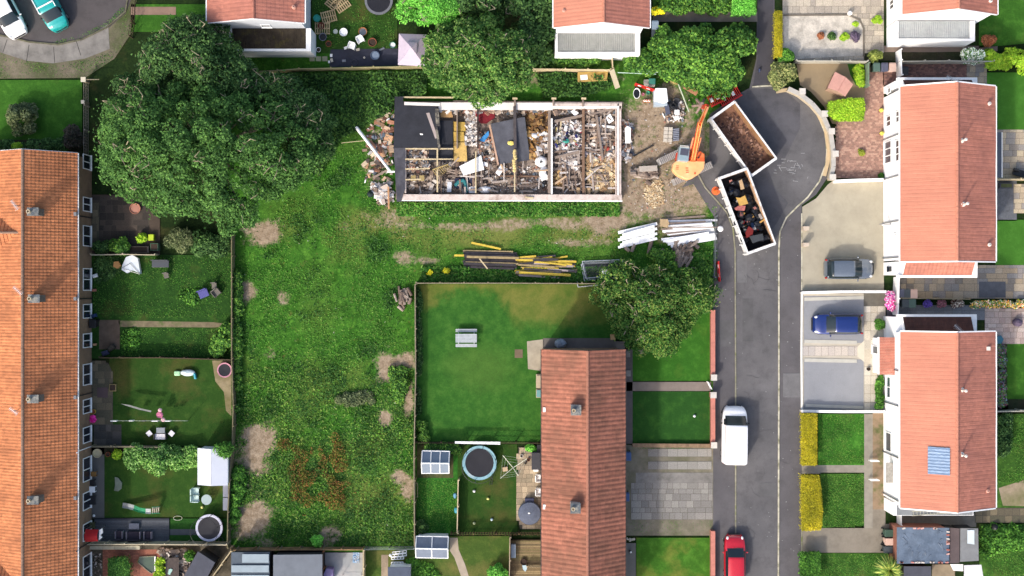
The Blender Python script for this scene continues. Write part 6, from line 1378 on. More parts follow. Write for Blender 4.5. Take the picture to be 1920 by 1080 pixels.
MB().add([tuple(Vector(v) - Vector((0, 0, .1))) for v in p] + [tuple(v) for v in p], [(0, 1, 2, 3), (7, 6, 5, 4), (0, 4, 5, 1), (1, 5, 6, 2), (2, 6, 7, 3), (3, 7, 4, 0)]).build('fallen_roof_section', mat('dark_felt_section', c(86, 88, 97), .18, 1.5, .85, col2=c(72, 74, 83), amt=.4, bump=.15, fine=18), hall)
hw((918, 234), (934, 308), .14, .9, 1.75, mat('salmon_lath', c(208, 172, 148), .1, 3), 'roof_lath')
def rafter(a, b_, z0, z1, m=F_PALE, r=.05, nm='rafter'):
 z0 *= HS[0]; z1 *= HS[0]
 p, q = Vector(G(*a, z0)), Vector(G(*b_, z1)); d = q - p; L = d.length
 mm = d.to_track_quat('X', 'Z').to_matrix().to_4x4(); mm.translation = (p + q) / 2
 vs = [tuple(mm @ Vector((s * L / 2, t_ * r, u * r * 1.4))) for u in (-1, 1) for s, t_ in ((-1, -1), (1, -1), (1, 1), (-1, 1))]
 MB().add(vs, [(0, 3, 2, 1), (4, 5, 6, 7), (0, 1, 5, 4), (1, 2, 6, 5), (2, 3, 7, 6), (3, 0, 4, 7)]).build(nm, m, hall)
for y in (279, 298.5, 317, 337): rafter((760, y), (850 if y < 300 else (790 if y > 330 else 806), y + (0 if y < 300 else -1)), 2.3, 2.3)
rafter((820, 278), (820, 360), 2.35, 2.2, F_PALE, .06); rafter((892, 284), (892, 362), 2.4, 2.2, F_PALE, .05); rafter((965, 322), (965, 360), 2.2, 2.2, F_PALE, .05)
rafter((896, 202), (896, 278), 2.4, 2.4, mat('dark_beam', c(64, 52, 50), .2, 3), .07); rafter((965, 200), (966, 282), 2.5, 2.3, mat('charred_beam', c(84, 78, 80), .2, 3), .12)
rafter((985, 370), (1000, 371), 2.5, 2.5, F_PALE, .06); rafter((965, 183), (966, 200), 2.3, 2.5, WOODG, .07); rafter((1037.5, 186), (1038, 198), 2.3, 2.4, WOODG, .07); rafter((1093, 187), (1093, 200), 2.3, 2.4, WOODG, .07)
for x in (961, 1034, 1090): rafter((x, 184.5), (x + 9, 185), 2.5, 2.5, F_PALE, .07, 'bracket')
rafter((1118, 216), (1130, 300), 1.9, 1.5, WOODG, .09, 'fallen_beam'); rafter((1040, 228), (1096, 216), 1.4, 1.5, WOODG, .1, 'fallen_beam'); rafter((1040, 296), (1096, 282), 1.2, 1.3, WOODG, .1, 'fallen_beam'); rafter((1138, 268), (1128, 306), 1.5, 1.2, mat('brown_stud', c(0, 0, 0)), .07, 'fallen_beam')
rafter((1105, 216), (1155, 203), 1.5, 1.6, WOODG, .08, 'fallen_beam'); rafter((1100, 262), (1155, 261), 1.0, 1.0, mat('dark_beam', c(0, 0, 0)), .06, 'fallen_beam'); rafter((1100, 234), (1152, 239), 1.2, 1.2, WPAINT, .09, 'fallen_beam')
rafter((935, 330), (1010, 331), .5, .5, mat('brown_stud', c(0, 0, 0)), .06, 'floor_joist'); rafter((840, 330), (892, 331), .6, .6, WOODG, .06, 'floor_joist')
for x in (1042, 1048, 1052): rafter((x, 226), (x - 2, 256), 1.2, 1.0, (WPAINT, mat('dark_beam', c(0, 0, 0)), F_PALE)[x % 3], .06, 'stud')
for y in (333, 343, 347): rafter((1056, y), (1082, y - 1), .5, .5, WOODG, .1, 'floor_board')
for x in (1084, 1096, 1104): rafter((x, 352), (x, 364), .9, .9, mat('tan_board', c(0, 0, 0)), .13, 'floor_board')
RUBW = islandmat('white_rubble', [c(236, 232, 228), c(214, 206, 200), c(190, 176, 166), c(244, 242, 240), c(170, 150, 136), c(226, 214, 204), c(120, 104, 94), c(240, 238, 236)])
RUBT = islandmat('tan_rubble', [c(206, 168, 112), c(180, 140, 92), c(222, 192, 140), c(150, 112, 76), c(120, 92, 68), c(214, 180, 126)])
RUBB = islandmat('brown_rubble', [c(156, 138, 122), c(126, 108, 96), c(180, 162, 146), c(92, 80, 74), c(196, 180, 166), c(112, 98, 88), c(214, 204, 194)])
RUBP = islandmat('pale_splinters', [c(232, 210, 170), c(214, 186, 142), c(240, 224, 192), c(180, 146, 108), c(200, 176, 140)])
RUBM = islandmat('mixed_rubble', [c(224, 216, 208), c(150, 130, 112), c(176, 150, 130), c(196, 178, 160), c(96, 84, 78), c(214, 198, 182), c(176, 128, 108), c(240, 236, 232), c(120, 130, 140)])
def rubble(label, poly, n, m, smin=.06, smax=.35, zt=.6, flat_=.25, name='rubble', z0=.03, long=1.0):
 zt *= HS[0] + .1; Q = sample_poly(PX(poly, zt / 2), n); b = MB()
 for x, y in Q:
  s = rnd.uniform(smin, smax); b.obox(x, y, z0 + rnd.random() ** 1.5 * zt, s * rnd.uniform(1, 1.6) * long, s * rnd.uniform(.4, 1), s * flat_ * rnd.uniform(.4, 1.4), rnd.uniform(0, PI), rnd.uniform(-.5, .5), rnd.uniform(-.5, .5))
 return b.build(name, m, label=label, cat='rubble', kind='stuff')
rubble('white plaster and paper rubble in the bay with the blue sheet', rect(872, 214, 896, 272), 520, RUBW, .08, .3, 1.0)
rubble('white and grey rubble strip left of the fallen roof section', rect(898, 250, 926, 300), 420, RUBM, .06, .3, .8)
rubble('brown insulation rubble between fallen roof section and partition', [(984, 212), (1028, 208), (1030, 260), (1014, 290), (994, 300)], 620, islandmat('ochre_rubble', [c(170, 126, 70), c(140, 100, 60), c(196, 156, 96), c(120, 90, 60), c(150, 116, 76), c(92, 72, 56)]), .08, .35, 1.0)
rubble('crumpled white sheets and plaster in the middle bay', [(1008, 250), (1030, 248), (1030, 284), (1006, 290)], 260, RUBW, .1, .4, 1.1)
rubble('bright white household rubble in the bay right of the partition', rect(1040, 226, 1092, 280), 900, RUBW, .06, .32, .9)
rubble('coloured scraps in the bay right of the partition', rect(1042, 240, 1092, 276), 160, islandmat('colour_scraps', [c(40, 130, 120), c(44, 44, 110), c(60, 60, 66), c(160, 60, 70), c(50, 90, 80), c(30, 34, 40), c(210, 190, 120)]), .08, .3, 1.1)
rubble('brown boards and scraps in the north eastern bay', rect(1098, 206, 1154, 262), 420, RUBB, .1, .5, .7)
rubble('pale mixed rubble in the eastern bays', rect(1098, 262, 1154, 300), 620, RUBM, .07, .35, .8)
rubble('heap of pale splintered wood in the south eastern corner', [(1098, 296), (1154, 296), (1154, 362), (1114, 356), (1100, 330)], 1100, RUBP, .07, .35, .9, long=1.6)
rubble('white plaster patch with grey stains beside the partition', rect(1050, 290, 1086, 320), 340, RUBW, .1, .4, .7)
rubble('yellowish scraps at the foot of the partition', rect(1038, 318, 1058, 350), 180, RUBT, .08, .3, .6)
rubble('dull mixed scraps and chairs in the bays under the rafters', rect(762, 280, 804, 322), 560, RUBM, .07, .35, 1.0)
rubble('dark scraps in the south western bay', rect(764, 322, 818, 360), 260, RUBB, .08, .4, .5)
rubble('brown scraps across the middle floor', rect(820, 306, 935, 360), 420, RUBB, .08, .4, .4)
rubble('brown scraps on the floor near the mattress', rect(936, 312, 1028, 360), 260, RUBM, .05, .22, .3)
for lb_, pl_ in (('long grey and brown boards strewn over the north eastern bay', rect(1100, 204, 1152, 262)), ('long boards strewn over the bay right of the partition', rect(1042, 280, 1090, 360)), ('long boards and laths lying over the middle floor', rect(824, 300, 1024, 360)), ('broken laths over the south eastern heap', rect(1100, 262, 1152, 358))):
 b = MB()
 for x, y in sample_poly(PX(pl_, .5), 42): b.obox(x, y, rnd.uniform(.3, .65), rnd.uniform(.5, 1.7), rnd.uniform(.06, .17), .04, rnd.choice((0, PI / 2, rnd.uniform(0, PI))) + rnd.uniform(-.12, .12), rnd.uniform(-.12, .12))
 b.build('board_layer', islandmat('loose_boards', [c(168, 150, 136), c(198, 180, 164), c(140, 120, 106), c(224, 214, 206), c(118, 104, 96), c(206, 176, 144), c(180, 166, 156)]), label=lb_, cat='boards', kind='stuff')
rubble('thin dirt scraps over the whole hall floor', rect(762, 204, 1154, 362), 1500, RUBB, .04, .18, .3)
rubble('scattered wooden pieces along the north wall', rect(826, 203, 1155, 214), 420, RUBM, .08, .4, 1.2)
rubble('brick and board debris spilled west of the hall', [(700, 195), (738, 200), (738, 385), (706, 385), (690, 340), (680, 310), (688, 250)], 200, RUBM, .08, .38, .5)
rubble('tan and brick pieces spilled west of the hall', [(704, 190), (738, 220), (738, 340), (680, 330), (690, 230)], 80, islandmat('brick_pieces', [c(196, 156, 122), c(186, 134, 108), c(208, 180, 150), c(166, 116, 98), c(214, 196, 170)]), .15, .6, .4)
rubble('white scraps at the lower corner of the spilled debris', [(696, 346), (726, 346), (734, 372), (722, 386), (708, 372)], 180, RUBW, .1, .45, .6)
rubble('splintered wood along the east wall of the hall', [(1164, 225), (1185, 230), (1180, 300), (1166, 300)], 220, RUBM, .06, .3, .5, long=2)
rubble('scattered chips over the trampled ground', [(1170, 190), (1300, 180), (1290, 380), (1180, 400)], 300, RUBM, .03, .12, .05)
rubble('straw coloured shavings below the timber heap', [(1210, 340), (1240, 338), (1246, 380), (1222, 392), (1208, 370)], 700, RUBP, .03, .13, .12, long=2)
slab_item('plasterboard', 'largest bright white board lying across the rafters', 'board', [(861, 312), (902, 291), (908, 318), (869, 329)], 1.7, .04, WHITE)
slab_item('plasterboard', 'small white board near the lower edge of the fallen roof section', 'board', [(929, 324), (939, 309), (947, 314), (936, 330)], 1.0, .05, WHITE)
slab_item('plasterboard', 'small square white board right of the larger white board', 'board', [(907, 303), (915, 306), (914, 313), (906, 310)], 1.2, .05, WHITE)
slab_item('plasterboard', 'tilted white square board in the north eastern bay', 'board', [(1135, 220), (1144, 213), (1151, 226), (1142, 232)], 1.5, .04, WHITE)
slab_item('plasterboard', 'white square board with a dark hole at the north wall', 'board', [(1070, 209), (1078, 204), (1085, 212), (1078, 218)], 1.6, .04, WHITE)
slab_item('plasterboard', 'pale grey board standing against the south wall', 'board', [(879, 351), (892, 348), (892, 362), (879, 362)], 1.2, .05, mat('light_grey_board', c(222, 226, 232), .04))
slab_item('appliance', 'white narrow appliance casing with a dark opening near the south wall', 'appliance', [(839, 341), (847, 341), (846, 360), (838, 360)], 1.0, .8, mat('light_grey_board', c(0, 0, 0)))
slab_item('tarpaulin', 'bright blue plastic sheet among the white rubble', 'sheet', [(899, 262), (916, 245), (917, 253), (908, 266), (902, 265)], 1.5, .05, mat('bright_blue_sheet', c(70, 150, 214), .12, 3))
slab_item('tarpaulin', 'navy blue sheet on the floor below the white board', 'sheet', [(852, 335), (884, 328), (892, 344), (870, 356), (852, 352)], .7, .05, mat('navy_sheet', c(46, 52, 76), .15, 3))
slab_item('sofa', 'upturned dark red sofa under the north wall', 'sofa', [(891, 209), (927, 209), (928, 220), (912, 231), (902, 231), (892, 220)], 1.4, .7, mat('maroon_fabric', c(128, 34, 44), .25, 5))
slab_item('board', 'tan door panel by the north wall of the hall', 'board', [(826, 208), (849, 208), (849, 220), (826, 220)], 1.3, .05, mat('tan_door', c(198, 158, 108), .1, 2))
slab_item('insulation_roll', 'yellow insulation batts beside the black felt panel, the northern stretch', 'insulation', [(850, 228), (872, 229), (873, 246), (851, 246)], 1.3, .3, mat('yellow_wool', c(196, 164, 84), .18, 5, bump=.5, fine=12))
slab_item('insulation_roll', 'yellow insulation batts beside the black felt panel, the middle stretch', 'insulation', [(850, 247), (870, 247), (871, 265), (851, 265)], 1.45, .3, mat('yellow_wool', c(0, 0, 0)))
slab_item('insulation_roll', 'pale yellow insulation batts beside the black felt panel, the southern stretch', 'insulation', [(850, 266.5), (874, 267), (876, 302), (851, 303)], 1.25, .3, mat('pale_wool', c(222, 186, 112), .14, 5, bump=.5, fine=12))
b = MB()
for k in range(9): p = G(965 + rnd.uniform(-1.5, 1.5), 283 + k * 4.6, 1.1); b.ball(p[0], p[1], 1.12, .15, .15, .09, 8, .3)
b.build('insulation_strip', mat('cream_wool', c(230, 206, 140), .1, 6), label='cream insulation draped along the beam over the fallen roof section', cat='insulation')
p = G(958, 268, .9); MB().ball(p[0], p[1], .85, .3, .2, .06, 8, .4).build('foam_piece', mat('yellow_foam', c(238, 218, 120), .08, 6), label='small yellow foam lump on the fallen roof section', cat='foam')
def bag(label, px, py, z, rx, ry, m, hole=None, name='builders_bag'):
 z = max(.45, z * HS[0]) if HS[0] < 1 else z
 p = G(px, py, z); t = thing(name, label, 'bag', (p[0], p[1], 0)); MB().ball(p[0], p[1], z - .35, rx, ry, .45, 14, .12).build('sack', m, t, smooth=True)
 if hole: q = G(px + hole[0], py + hole[1], z); MB().ball(q[0], q[1], z + .05, rx * .25, ry * .35, .06, 8, .4).build('opening', BLACKP, t)
bag('round white builders bag with dark slot, upper of the pair by the partition', 1015, 302, 1.2, .55, .5, WHITE, (0, 1)); bag('elongated white builders bag, lower of the pair by the partition', 1021, 326, 1.1, .45, .72, WHITE, (5, -4))
bag('white lumpy sack half buried in brown insulation', 1000, 255, 1.3, .5, .32, WHITE); bag('crumpled white sheet bundle against the south wall', 909, 355, .9, .6, .32, WHITE, name='sheet_bundle'); bag('black rubbish bag by the blue sheet rubble', 912, 287, 1.1, .28, .22, BAG, name='rubbish_bag')
bag('black bag between the white bags and the partition', 1021, 287, 1.1, .25, .4, BAG, name='rubbish_bag'); bag('small black bag at the foot of the lower white builders bag', 1021, 341, .8, .22, .22, BAG, name='rubbish_bag'); bag('dark blue sack in the bright white rubble', 1065, 251, 1.2, .35, .3, mat('indigo_sack', c(50, 48, 108), .1), name='sack'); bag('teal cloth heap in the bright white rubble', 1062, 265, 1.0, .5, .25, mat('teal_cloth', c(60, 150, 136), .15, 5), name='cloth_heap')
bag('grey round tin lid in the eastern bay', 1098, 287, 1.0, .3, .28, mat('tin', c(170, 160, 164), .1), name='tin_lid'); bag('red bag under the fallen beam', 1137, 278, .9, .4, .3, mat('red_cloth', c(190, 84, 72), .15), name='bag')
b = MB(); pts = [Vector(G(a, e_, .4)) for a, e_ in ((853, 348), (861, 340), (870, 338), (874, 346), (875, 356), (873, 362))]
for i in range(len(pts) - 1): b.tube(pts[i], pts[i + 1], .14, .16, 8)
b.build('rolled_carpet', mat('teal_carpet', c(56, 132, 136), .2, 6), label='curled teal carpet roll at the south wall', cat='carpet')
t = thing('broken_pallet', 'tilted slatted wooden bed base under the rafters', 'bed base', G(828, 314)); b = MB()
for k in range(9): p, q = Vector(G(811 + k * 3.3, 318 - k * 1.2, 1.0 + k * .02)), Vector(G(822 + k * 3.0, 334 - k * 2.4, .5)); b.tube(p, q, .035, n=5)
b.build('slats', mat('old_slats', c(170, 150, 100), .15, 4), t); MB().tube(G(811, 318, 1.05), G(840, 308, 1.4), .05).build('bearer', mat('old_slats', c(0, 0, 0)), t)
for i, (x, y) in enumerate(((772, 330), (788, 330))):
 t = thing('broken_chair', ('broken wooden chair frame in the dark south western bay, the one nearer the felt strip', 'broken wooden chair frame in the dark south western bay, farther from the felt strip')[i], 'chair', G(x, y)); b = MB()
 for dx, dy in ((0, 0), (7, 0), (0, 9), (7, 9)): b.tube(G(x + dx, y + dy, .0), G(x + dx, y + dy, .9), .03, n=5)
 b.build('legs', WOODG, t); p = G(x + 3, y + 4, .9); MB().obox(p[0], p[1], .88, .4, .45, .04).build('seat', mat('old_slats', c(0, 0, 0)), t)
slab_item('plank', 'pinkish grey plank lying on the black felt roof', 'plank', [(799, 212), (805, 211), (821, 258), (816, 260)], 2.7, .06, mat('pinkish_plank', c(186, 172, 168), .1, 3))
slab_item('scrap', 'small pale scrap on the black felt roof', 'scrap', [(787, 250), (793, 251), (793, 253), (788, 253)], 2.65, .03, WPAINT)
def plank(name, label, cat, a, b_, z0, z1, w, th, m, group=None):
 p, q = Vector(G(*a, z0)), Vector(G(*b_, z1)); d = q - p; L = d.length
 mm = d.to_track_quat('X', 'Z').to_matrix().to_4x4(); mm.translation = (p + q) / 2
 vs = [tuple(mm @ Vector((s * L / 2, t_ * w / 2, u * th / 2))) for u in (-1, 1) for s, t_ in ((-1, -1), (1, -1), (1, 1), (-1, 1))]
 return MB().add(vs, [(0, 3, 2, 1), (4, 5, 6, 7), (0, 1, 5, 4), (1, 2, 6, 5), (2, 3, 7, 6), (3, 0, 4, 7)]).build(name, m, label=label, cat=cat, group=group)
t = MB().tube(G(669, 240, .3), G(731, 320, .9), .14, .11, 10).ball(*G(669, 240, .3)[:2], .3, .15, .15, .15, 8)
t.build('white_pole', WPAINT, label='thick white pole lying diagonally on the grass west of the hall', cat='pole')
MB().tube(G(640, 268, .2), G(697, 262, .3), .03, n=6).build('thin_pole', F_PALE, label='thin pale stick crossing the thick white pole', cat='stick')
plank('timber_block', 'tan wooden block nearest the top of the spilled debris', 'timber', (698, 200), (715, 208), .3, .3, .42, .2, mat('tan_block', c(190, 146, 108), .12, 3))
plank('timber_block', 'pale wooden block with grey hole near the felt roof corner', 'timber', (708, 216), (731, 209), .35, .35, .35, .2, mat('pale_block', c(204, 190, 166), .12, 3))
plank('timber_block', 'small white block on the grass beside the felt roof', 'timber', (725, 227), (731, 223), .2, .2, .2, .1, WPAINT)
plank('fallen_plank', 'grey plank sloping out of the spilled debris', 'plank', (700, 333), (728, 318), .4, .6, .16, .08, WOODG)
plank('fallen_plank', 'short white plank joining the pole to the felt strip', 'plank', (726, 322), (740, 322), .7, .9, .14, .06, WPAINT)
plank('fallen_plank', 'upright tan plank at the lower corner of the spilled debris', 'plank', (728, 350), (729, 392), .7, .4, .14, .08, mat('tan_block', c(0, 0, 0)))
plank('fallen_plank', 'white splinter on the grass left of the debris', 'plank', (687, 331), (684, 343), .1, .1, .1, .05, WPAINT)
slab_item('plasterboard', 'white broken board leaning on the lower spilled debris', 'board', [(694, 350), (706, 344), (712, 362), (708, 372)], .6, .05, WHITE)
bag('dark green bag beside the lower spilled debris', 694, 363, .5, .3, .28, mat('dark_green_bag', c(40, 56, 56), .2), name='rubbish_bag')
HS[0] = 1.0
slab_item('plasterboard', 'white boards stacked upright against the east wall of the hall', 'board', [(1172, 240), (1176, 236), (1183, 240), (1182, 268), (1173, 268)], .9, .3, WHITE)
slab_item('tarpaulin', 'dark grey plastic sheet lying at the east wall of the hall', 'sheet', [(1166, 270), (1180, 268), (1190, 290), (1180, 300), (1168, 286)], .15, .06, mat('slate_sheet', c(84, 88, 98), .15, 3))
MB().tube(G(1188, 293, .15), G(1226, 272, .2), .06, n=7).build('black_pole', BLACKP, label='thin black pole lying on the trampled ground by the dark sheet', cat='pole')
# ---------------------------------------------------------------- building site clutter and timber heaps
def stack(label_fn, specs, m_list, name='plank', group=None, cat='plank', z0=.12, w=.16, th=.06, dz=.05):
 for k, (a, b_, mi) in enumerate(specs):
  z = z0 + dz * (k % 6)
  plank(name, label_fn(k), cat, a, b_, z, z + rnd.uniform(-.03, .06), w * rnd.uniform(.8, 1.25), th, m_list[mi], group)
WT = mat('white_painted_timber', c(250, 250, 250, .95), .04, 2, .7, col2=c(214, 208, 204), amt=.2)
stack(lambda k: 'white painted plank in the long heap by the road corner post', [((1238 + (k * 7) % 26, 412 + (k * 37 % 26) * 2.0 + k % 3), (1322 + (k * 5) % 24, 408 + (k * 37 % 26) * 1.75 + (k * 11) % 7 - 3), 0 if k % 5 else 1) for k in range(26)], [WT, WOODG], group='white planks heaped by the road corner', w=.17)
stack(lambda k: 'white painted plank in the slanting row at the track', [((1159 + (k % 3) * 4, 464 - k * 4.6), (1232 - (k % 2) * 5, 447 - k * 4.6), 0) for k in range(7)], [WT], group='slanting white planks beside the track', w=.22, z0=.35)
slab_item('stone_block', 'square pale hardboard offcut on the white plank heap', 'board', [(1238, 411), (1252, 411), (1255, 419), (1251, 427), (1238, 424)], .7, .15, mat('hardboard', c(192, 166, 128), .08, 3))
slab_item('white_sheet_piece', 'crumpled white plastic at the head of the slanting white planks', 'sheet', [(1180, 436), (1192, 438), (1194, 446), (1186, 450)], .6, .1, WHITE)
MB().tube(G(1250, 426, .6), G(1348, 426, .9), .05, n=8).build('long_pole', WOODG, label='long thin pole sticking out of the white heap over the wall', cat='pole')
x, y, _ = G(1351, 429, 1.1); t = thing('lamp_post_stub', 'round white topped post at the road corner of the heap', 'post', (x, y, 0)); MB().tube((x, y, 0), (x, y, .95), .1, n=12).build('shaft', METAL, t); MB().lathe([(.1, .9), (.22, .95), (.24, 1.05), (.16, 1.12), (.1, 1.14)], x, y, 16).build('cap', WPAINT, t)
fence('grey wire fence along the pavement between the heaps and the olive tree', [(1343, 405), (1342, 470), (1340, 520)], 1.0, METAL, style='wire')
stack(lambda k: 'black tarred roof beam in the heap nearest the lawn fence', [((868 + (k * 5) % 9, 471 + k * 2.1), (962 + (k * 7) % 12, 473 + k * 2.2), 0 if k % 5 else 1) for k in range(15)], [mat('tarred_wood', c(70, 66, 70), .25, 4), mat('ochre_wood', c(170, 150, 110), .15, 4)], group='black beams heaped above the lawn fence', w=.2, th=.14)
YL = mat('yellow_foam_wood', c(222, 192, 76), .15, 4)
def ylab(k): return 'yellow and dark foam-backed board in the jumbled heap'
stack(ylab, [((960 + rnd.uniform(0, 40), 482 + k * 1.3), (1028 + rnd.uniform(0, 55), 484 + k * 1.25 + rnd.uniform(-6, 6)), (0, 1, 2, 3)[k % 4]) for k in range(27)] + [((968 + k * 4.2, 483 + (k * 13) % 32), (968 + k * 4.2 + rnd.uniform(24, 46), 483 + (k * 13) % 32 + rnd.uniform(-7, 7)), (0, 1, 3, 0, 2)[k % 5]) for k in range(20)], [YL, mat('tarred_wood', c(0, 0, 0)), mat('pinkish_plank', c(0, 0, 0)), mat('ochre_wood', c(0, 0, 0))], group='yellow boards heaped above the lawn fence', w=.15, th=.08)
plank('plank', 'single bright yellow plank lying above the black beams', 'plank', (884, 455), (939, 467), .25, .25, .16, .06, YL)
plank('plank', 'short pale plank lying across the black beams', 'plank', (899, 485), (914, 504), 1.0, .8, .1, .05, F_PALE)
plank('plank', 'longest yellow board along the lower edge of the jumbled heap', 'plank', (973, 511), (1070, 516), .5, .5, .2, .08, YL)
plank('plank', 'short yellow ended beam sticking out at the western end of the black heap', 'plank', (852, 479), (870, 479), .4, .4, .16, .1, YL)
for k, (dx, dy) in enumerate(((0, 0), (3, 3), (-2, 5), (-14, 16))):
 t = thing('mesh_fence_panel', ('stacked metal mesh panel, topmost of the pile beside the olive tree', 'stacked metal mesh panel, second of the pile beside the olive tree', 'stacked metal mesh panel, lowest of the pile beside the olive tree', 'metal frame half hidden in the grass under the mesh panel pile')[k], 'fence panel', G(1130, 506, .3), 0, 'mesh panels beside the olive tree'); z = .34 - k * .08
 c4 = [(1092 + dx, 490 + dy), (1167 + dx, 487 + dy), (1170 + dx, 515 + dy), (1098 + dx, 522 + dy)]; P = [Vector(G(a, b_, z)) for a, b_ in c4]; b = MB()
 for i in range(4): b.tube(P[i], P[(i + 1) % 4], .045, n=7)
 b.build('frame', plain('galvanised', c(190, 196, 202), .4, .4), t)
 if k < 3:
  b = MB()
  for i in range(1, 30): b.tube(P[0].lerp(P[1], i / 30), P[3].lerp(P[2], i / 30), .01, n=4)
  for i in range(1, 6): b.tube(P[0].lerp(P[3], i / 6), P[1].lerp(P[2], i / 6), .01, n=4)
  b.build('mesh', plain('dark_mesh', c(96, 100, 106), .5, .3), t)
slab_item('sign_board', 'white warning board lying on the mesh panels, blank from above', 'sign', [(1128, 504), (1142, 504), (1143, 514), (1129, 514)], .42, .03, WHITE)
flat('shadow_ground', [(1096, 492), (1166, 489), (1168, 514), (1100, 520)], mat('mesh_pile_shadow', c(70, 74, 78), .15, 2), .034)  # dark sheet standing in for the shade beneath the mesh panels
LOG = mat('split_log', c(150, 134, 122), .2, 3, .9, col2=c(196, 184, 172), amt=.4); LOGD = mat('weathered_log', c(120, 104, 94), .2, 3, .9)
def logs(label, group, spots, r=.14):
 for k, (a, b_) in enumerate(spots):
  p, q = Vector(G(*a, .4)), Vector(G(*b_, .4)); z = .18 + .12 * (k % 4); p.z = z; q.z = z + rnd.uniform(-.08, .12)
  rr = r * rnd.uniform(.75, 1.3); d = (q - p).normalized(); o = MB().tube(p, q, rr, rr * .9, 7); o.v = [(x + rnd.uniform(-.02, .02), y + rnd.uniform(-.02, .02), zz) for x, y, zz in o.v]
  o.build('split_log', LOG if k % 3 else LOGD, label=label, cat='log', group=group)
def heap(cx, cy, rx, ry, n, ang, ln, seed):
 r_ = random.Random(seed); out = []
 for _ in range(n):
  x, y = cx + r_.gauss(0, rx * .45), cy + r_.gauss(0, ry * .45); a = ang + r_.gauss(0, .35); l = ln * r_.uniform(.6, 1.2)
  out.append(((x - math.cos(a) * l / 2, y - math.sin(a) * l / 2), (x + math.cos(a) * l / 2, y + math.sin(a) * l / 2)))
 return out
logs('grey split log in the big heap below the white planks', 'logs heaped below the white planks', heap(1282, 478, 24, 22, 46, -1.1, 22, 3))
logs('grey curved log west of the big heap', 'single logs west of the big heap', [((1222, 450), (1216, 476)), ((1190, 458), (1184, 472)), ((1172, 464), (1180, 470)), ((1244, 468), (1232, 474))])
logs('split log in the small heap at the lawn fence', 'logs at the lawn fence corner', heap(755, 556, 13, 20, 20, 1.25, 18, 5) , .13)
logs('pale split log in the heap by the excavator', 'logs heaped by the excavator', heap(1212, 325, 24, 15, 34, .25, 18, 8), .16)
slab_item('timber_block', 'large squared pale timber on the log heap by the excavator', 'timber', [(1198, 312), (1232, 310), (1233, 320), (1200, 322)], .8, .25, mat('grey_cut_timber', c(186, 176, 164), .12, 3))
def pallet_of(label, px, py, w, d, rz):
 x, y, _ = G(px, py, .5); t = thing('block_pallet', label, 'pallet', (x, y, 0), rz); b = MB()
 for i in range(2):
  for j in range(4): b.box(-w / 2 + i * w / 2 + .02, -w / 2 + (i + 1) * w / 2 - .02, -d / 2 + j * d / 4 + .015, -d / 2 + (j + 1) * d / 4 - .015, .12, .42 + .02 * ((i + j) % 2))
 b.build('blocks', mat('pale_block_stone', c(206, 198, 184), .1, 4), t, world=False); MB().box(-w / 2, w / 2, -d / 2, d / 2, .02, .1).build('pallet_base', WOODG, t, world=False)
pallet_of('pallet of pale blocks on the trampled ground', 1253, 252, .75, 1.25, -.05)
b = MB()
for k in range(7): p = G(1268, 242 + k * 3.4, .5); b.obox(p[0], p[1], .05, .5, .1, .35, .1)
b.build('steel_brackets', plain('steel_grey', c(176, 180, 190), .4, .5), label='row of grey steel brackets beside the pallet of pale blocks', cat='brackets')
x, y, _ = G(1239, 180, .9); t = thing('covered_crate', 'big crate covered by a bright white sheet', 'crate', (x, y, 0)); MB().obox(x, y - .1, 0, 1.1, 1.4, .8, .03).build('crate', mat('grey_crate', c(176, 190, 200), .05), t, bevel=.04)
MB().prism([G(a, b_, .95)[:2] for a, b_ in ((1229, 165), (1250, 165), (1253, 190), (1246, 194), (1226, 189), (1227, 178))], .81, .93).build('white_sheet', WHITE, t, bevel=.03)
def tub(label, px, py, r, h, m, fill=None, name='tub', sx=1.0, sy=1.0, group=None, rim=None, cat='tub'):
 x, y, _ = G(px, py, h); t = thing(name, label, cat, (x, y, 0), 0, group)
 MB().lathe([(r * .8, 0), (r, h), (r * .9, h), (r * .75, h * .35), (.01, h * .34)], x, y, 20, sx, sy).build('body', m, t, smooth=False)
 if fill: MB().lathe([(r * .84, h * .36), (r * .84, h * .72), (.01, h * .75)], x, y, 16, sx, sy).build('contents', fill, t)
 if rim: MB().lathe([(r * .98, h - .02), (r * 1.08, h + .01), (r * .9, h + .02)], x, y, 20, sx, sy).build('rim', rim, t)
 return t
DSOIL = mat('pot_soil', c(70, 56, 46), .2, 6); TERR = mat('terracotta', c(168, 96, 66), .12, 5)
tub('oval white rimmed tub with black contents beside the thin red barrier', 1194, 175, .33, .5, WPAINT, BAG, sx=.9, sy=1.35)
tub('grey pot beside the white rimmed tub', 1206, 177, .12, .2, plain('pink_plastic', c(210, 130, 150)), name='pot'); tub('small teal pot between red barrier and white sheet', 1215, 174, .16, .25, plain('green_plastic', c(80, 170, 140)), name='pot')
for k, (a, b_) in enumerate(((1209, 188), (1213, 188), (1218, 188))):
 x, y, _ = G(a, b_, .4); t = thing('traffic_cone', 'small orange and white cone standing by the white sheet covered crate', 'cone', (x, y, 0), 0, 'small cones by the covered crate'); MB().lathe([(.1, .05), (.03, .6), (.02, .6)], x, y, 12).build('cone', plain('cone_orange', c(0, 0, 0)), t); MB().obox(x, y, 0, .2, .2, .04).build('base', plain('cone_orange', c(0, 0, 0)), t); MB().lathe([(.105, .22), (.075, .36)], x, y, 12).build('band', WPAINT, t)
x, y, _ = G(1222, 152, .8); t = thing('storage_box', 'green lidded storage box with pale base behind the red barrier', 'box', (x, y, 0)); MB().obox(x - .15, y - .1, 0, .9, .55, .5).build('base', mat('cream_box', c(214, 206, 190), .05), t); MB().obox(x + .05, y, .501, .55, .5, .2).build('lid', plain('bottle_green', c(60, 130, 112)), t, bevel=.04)
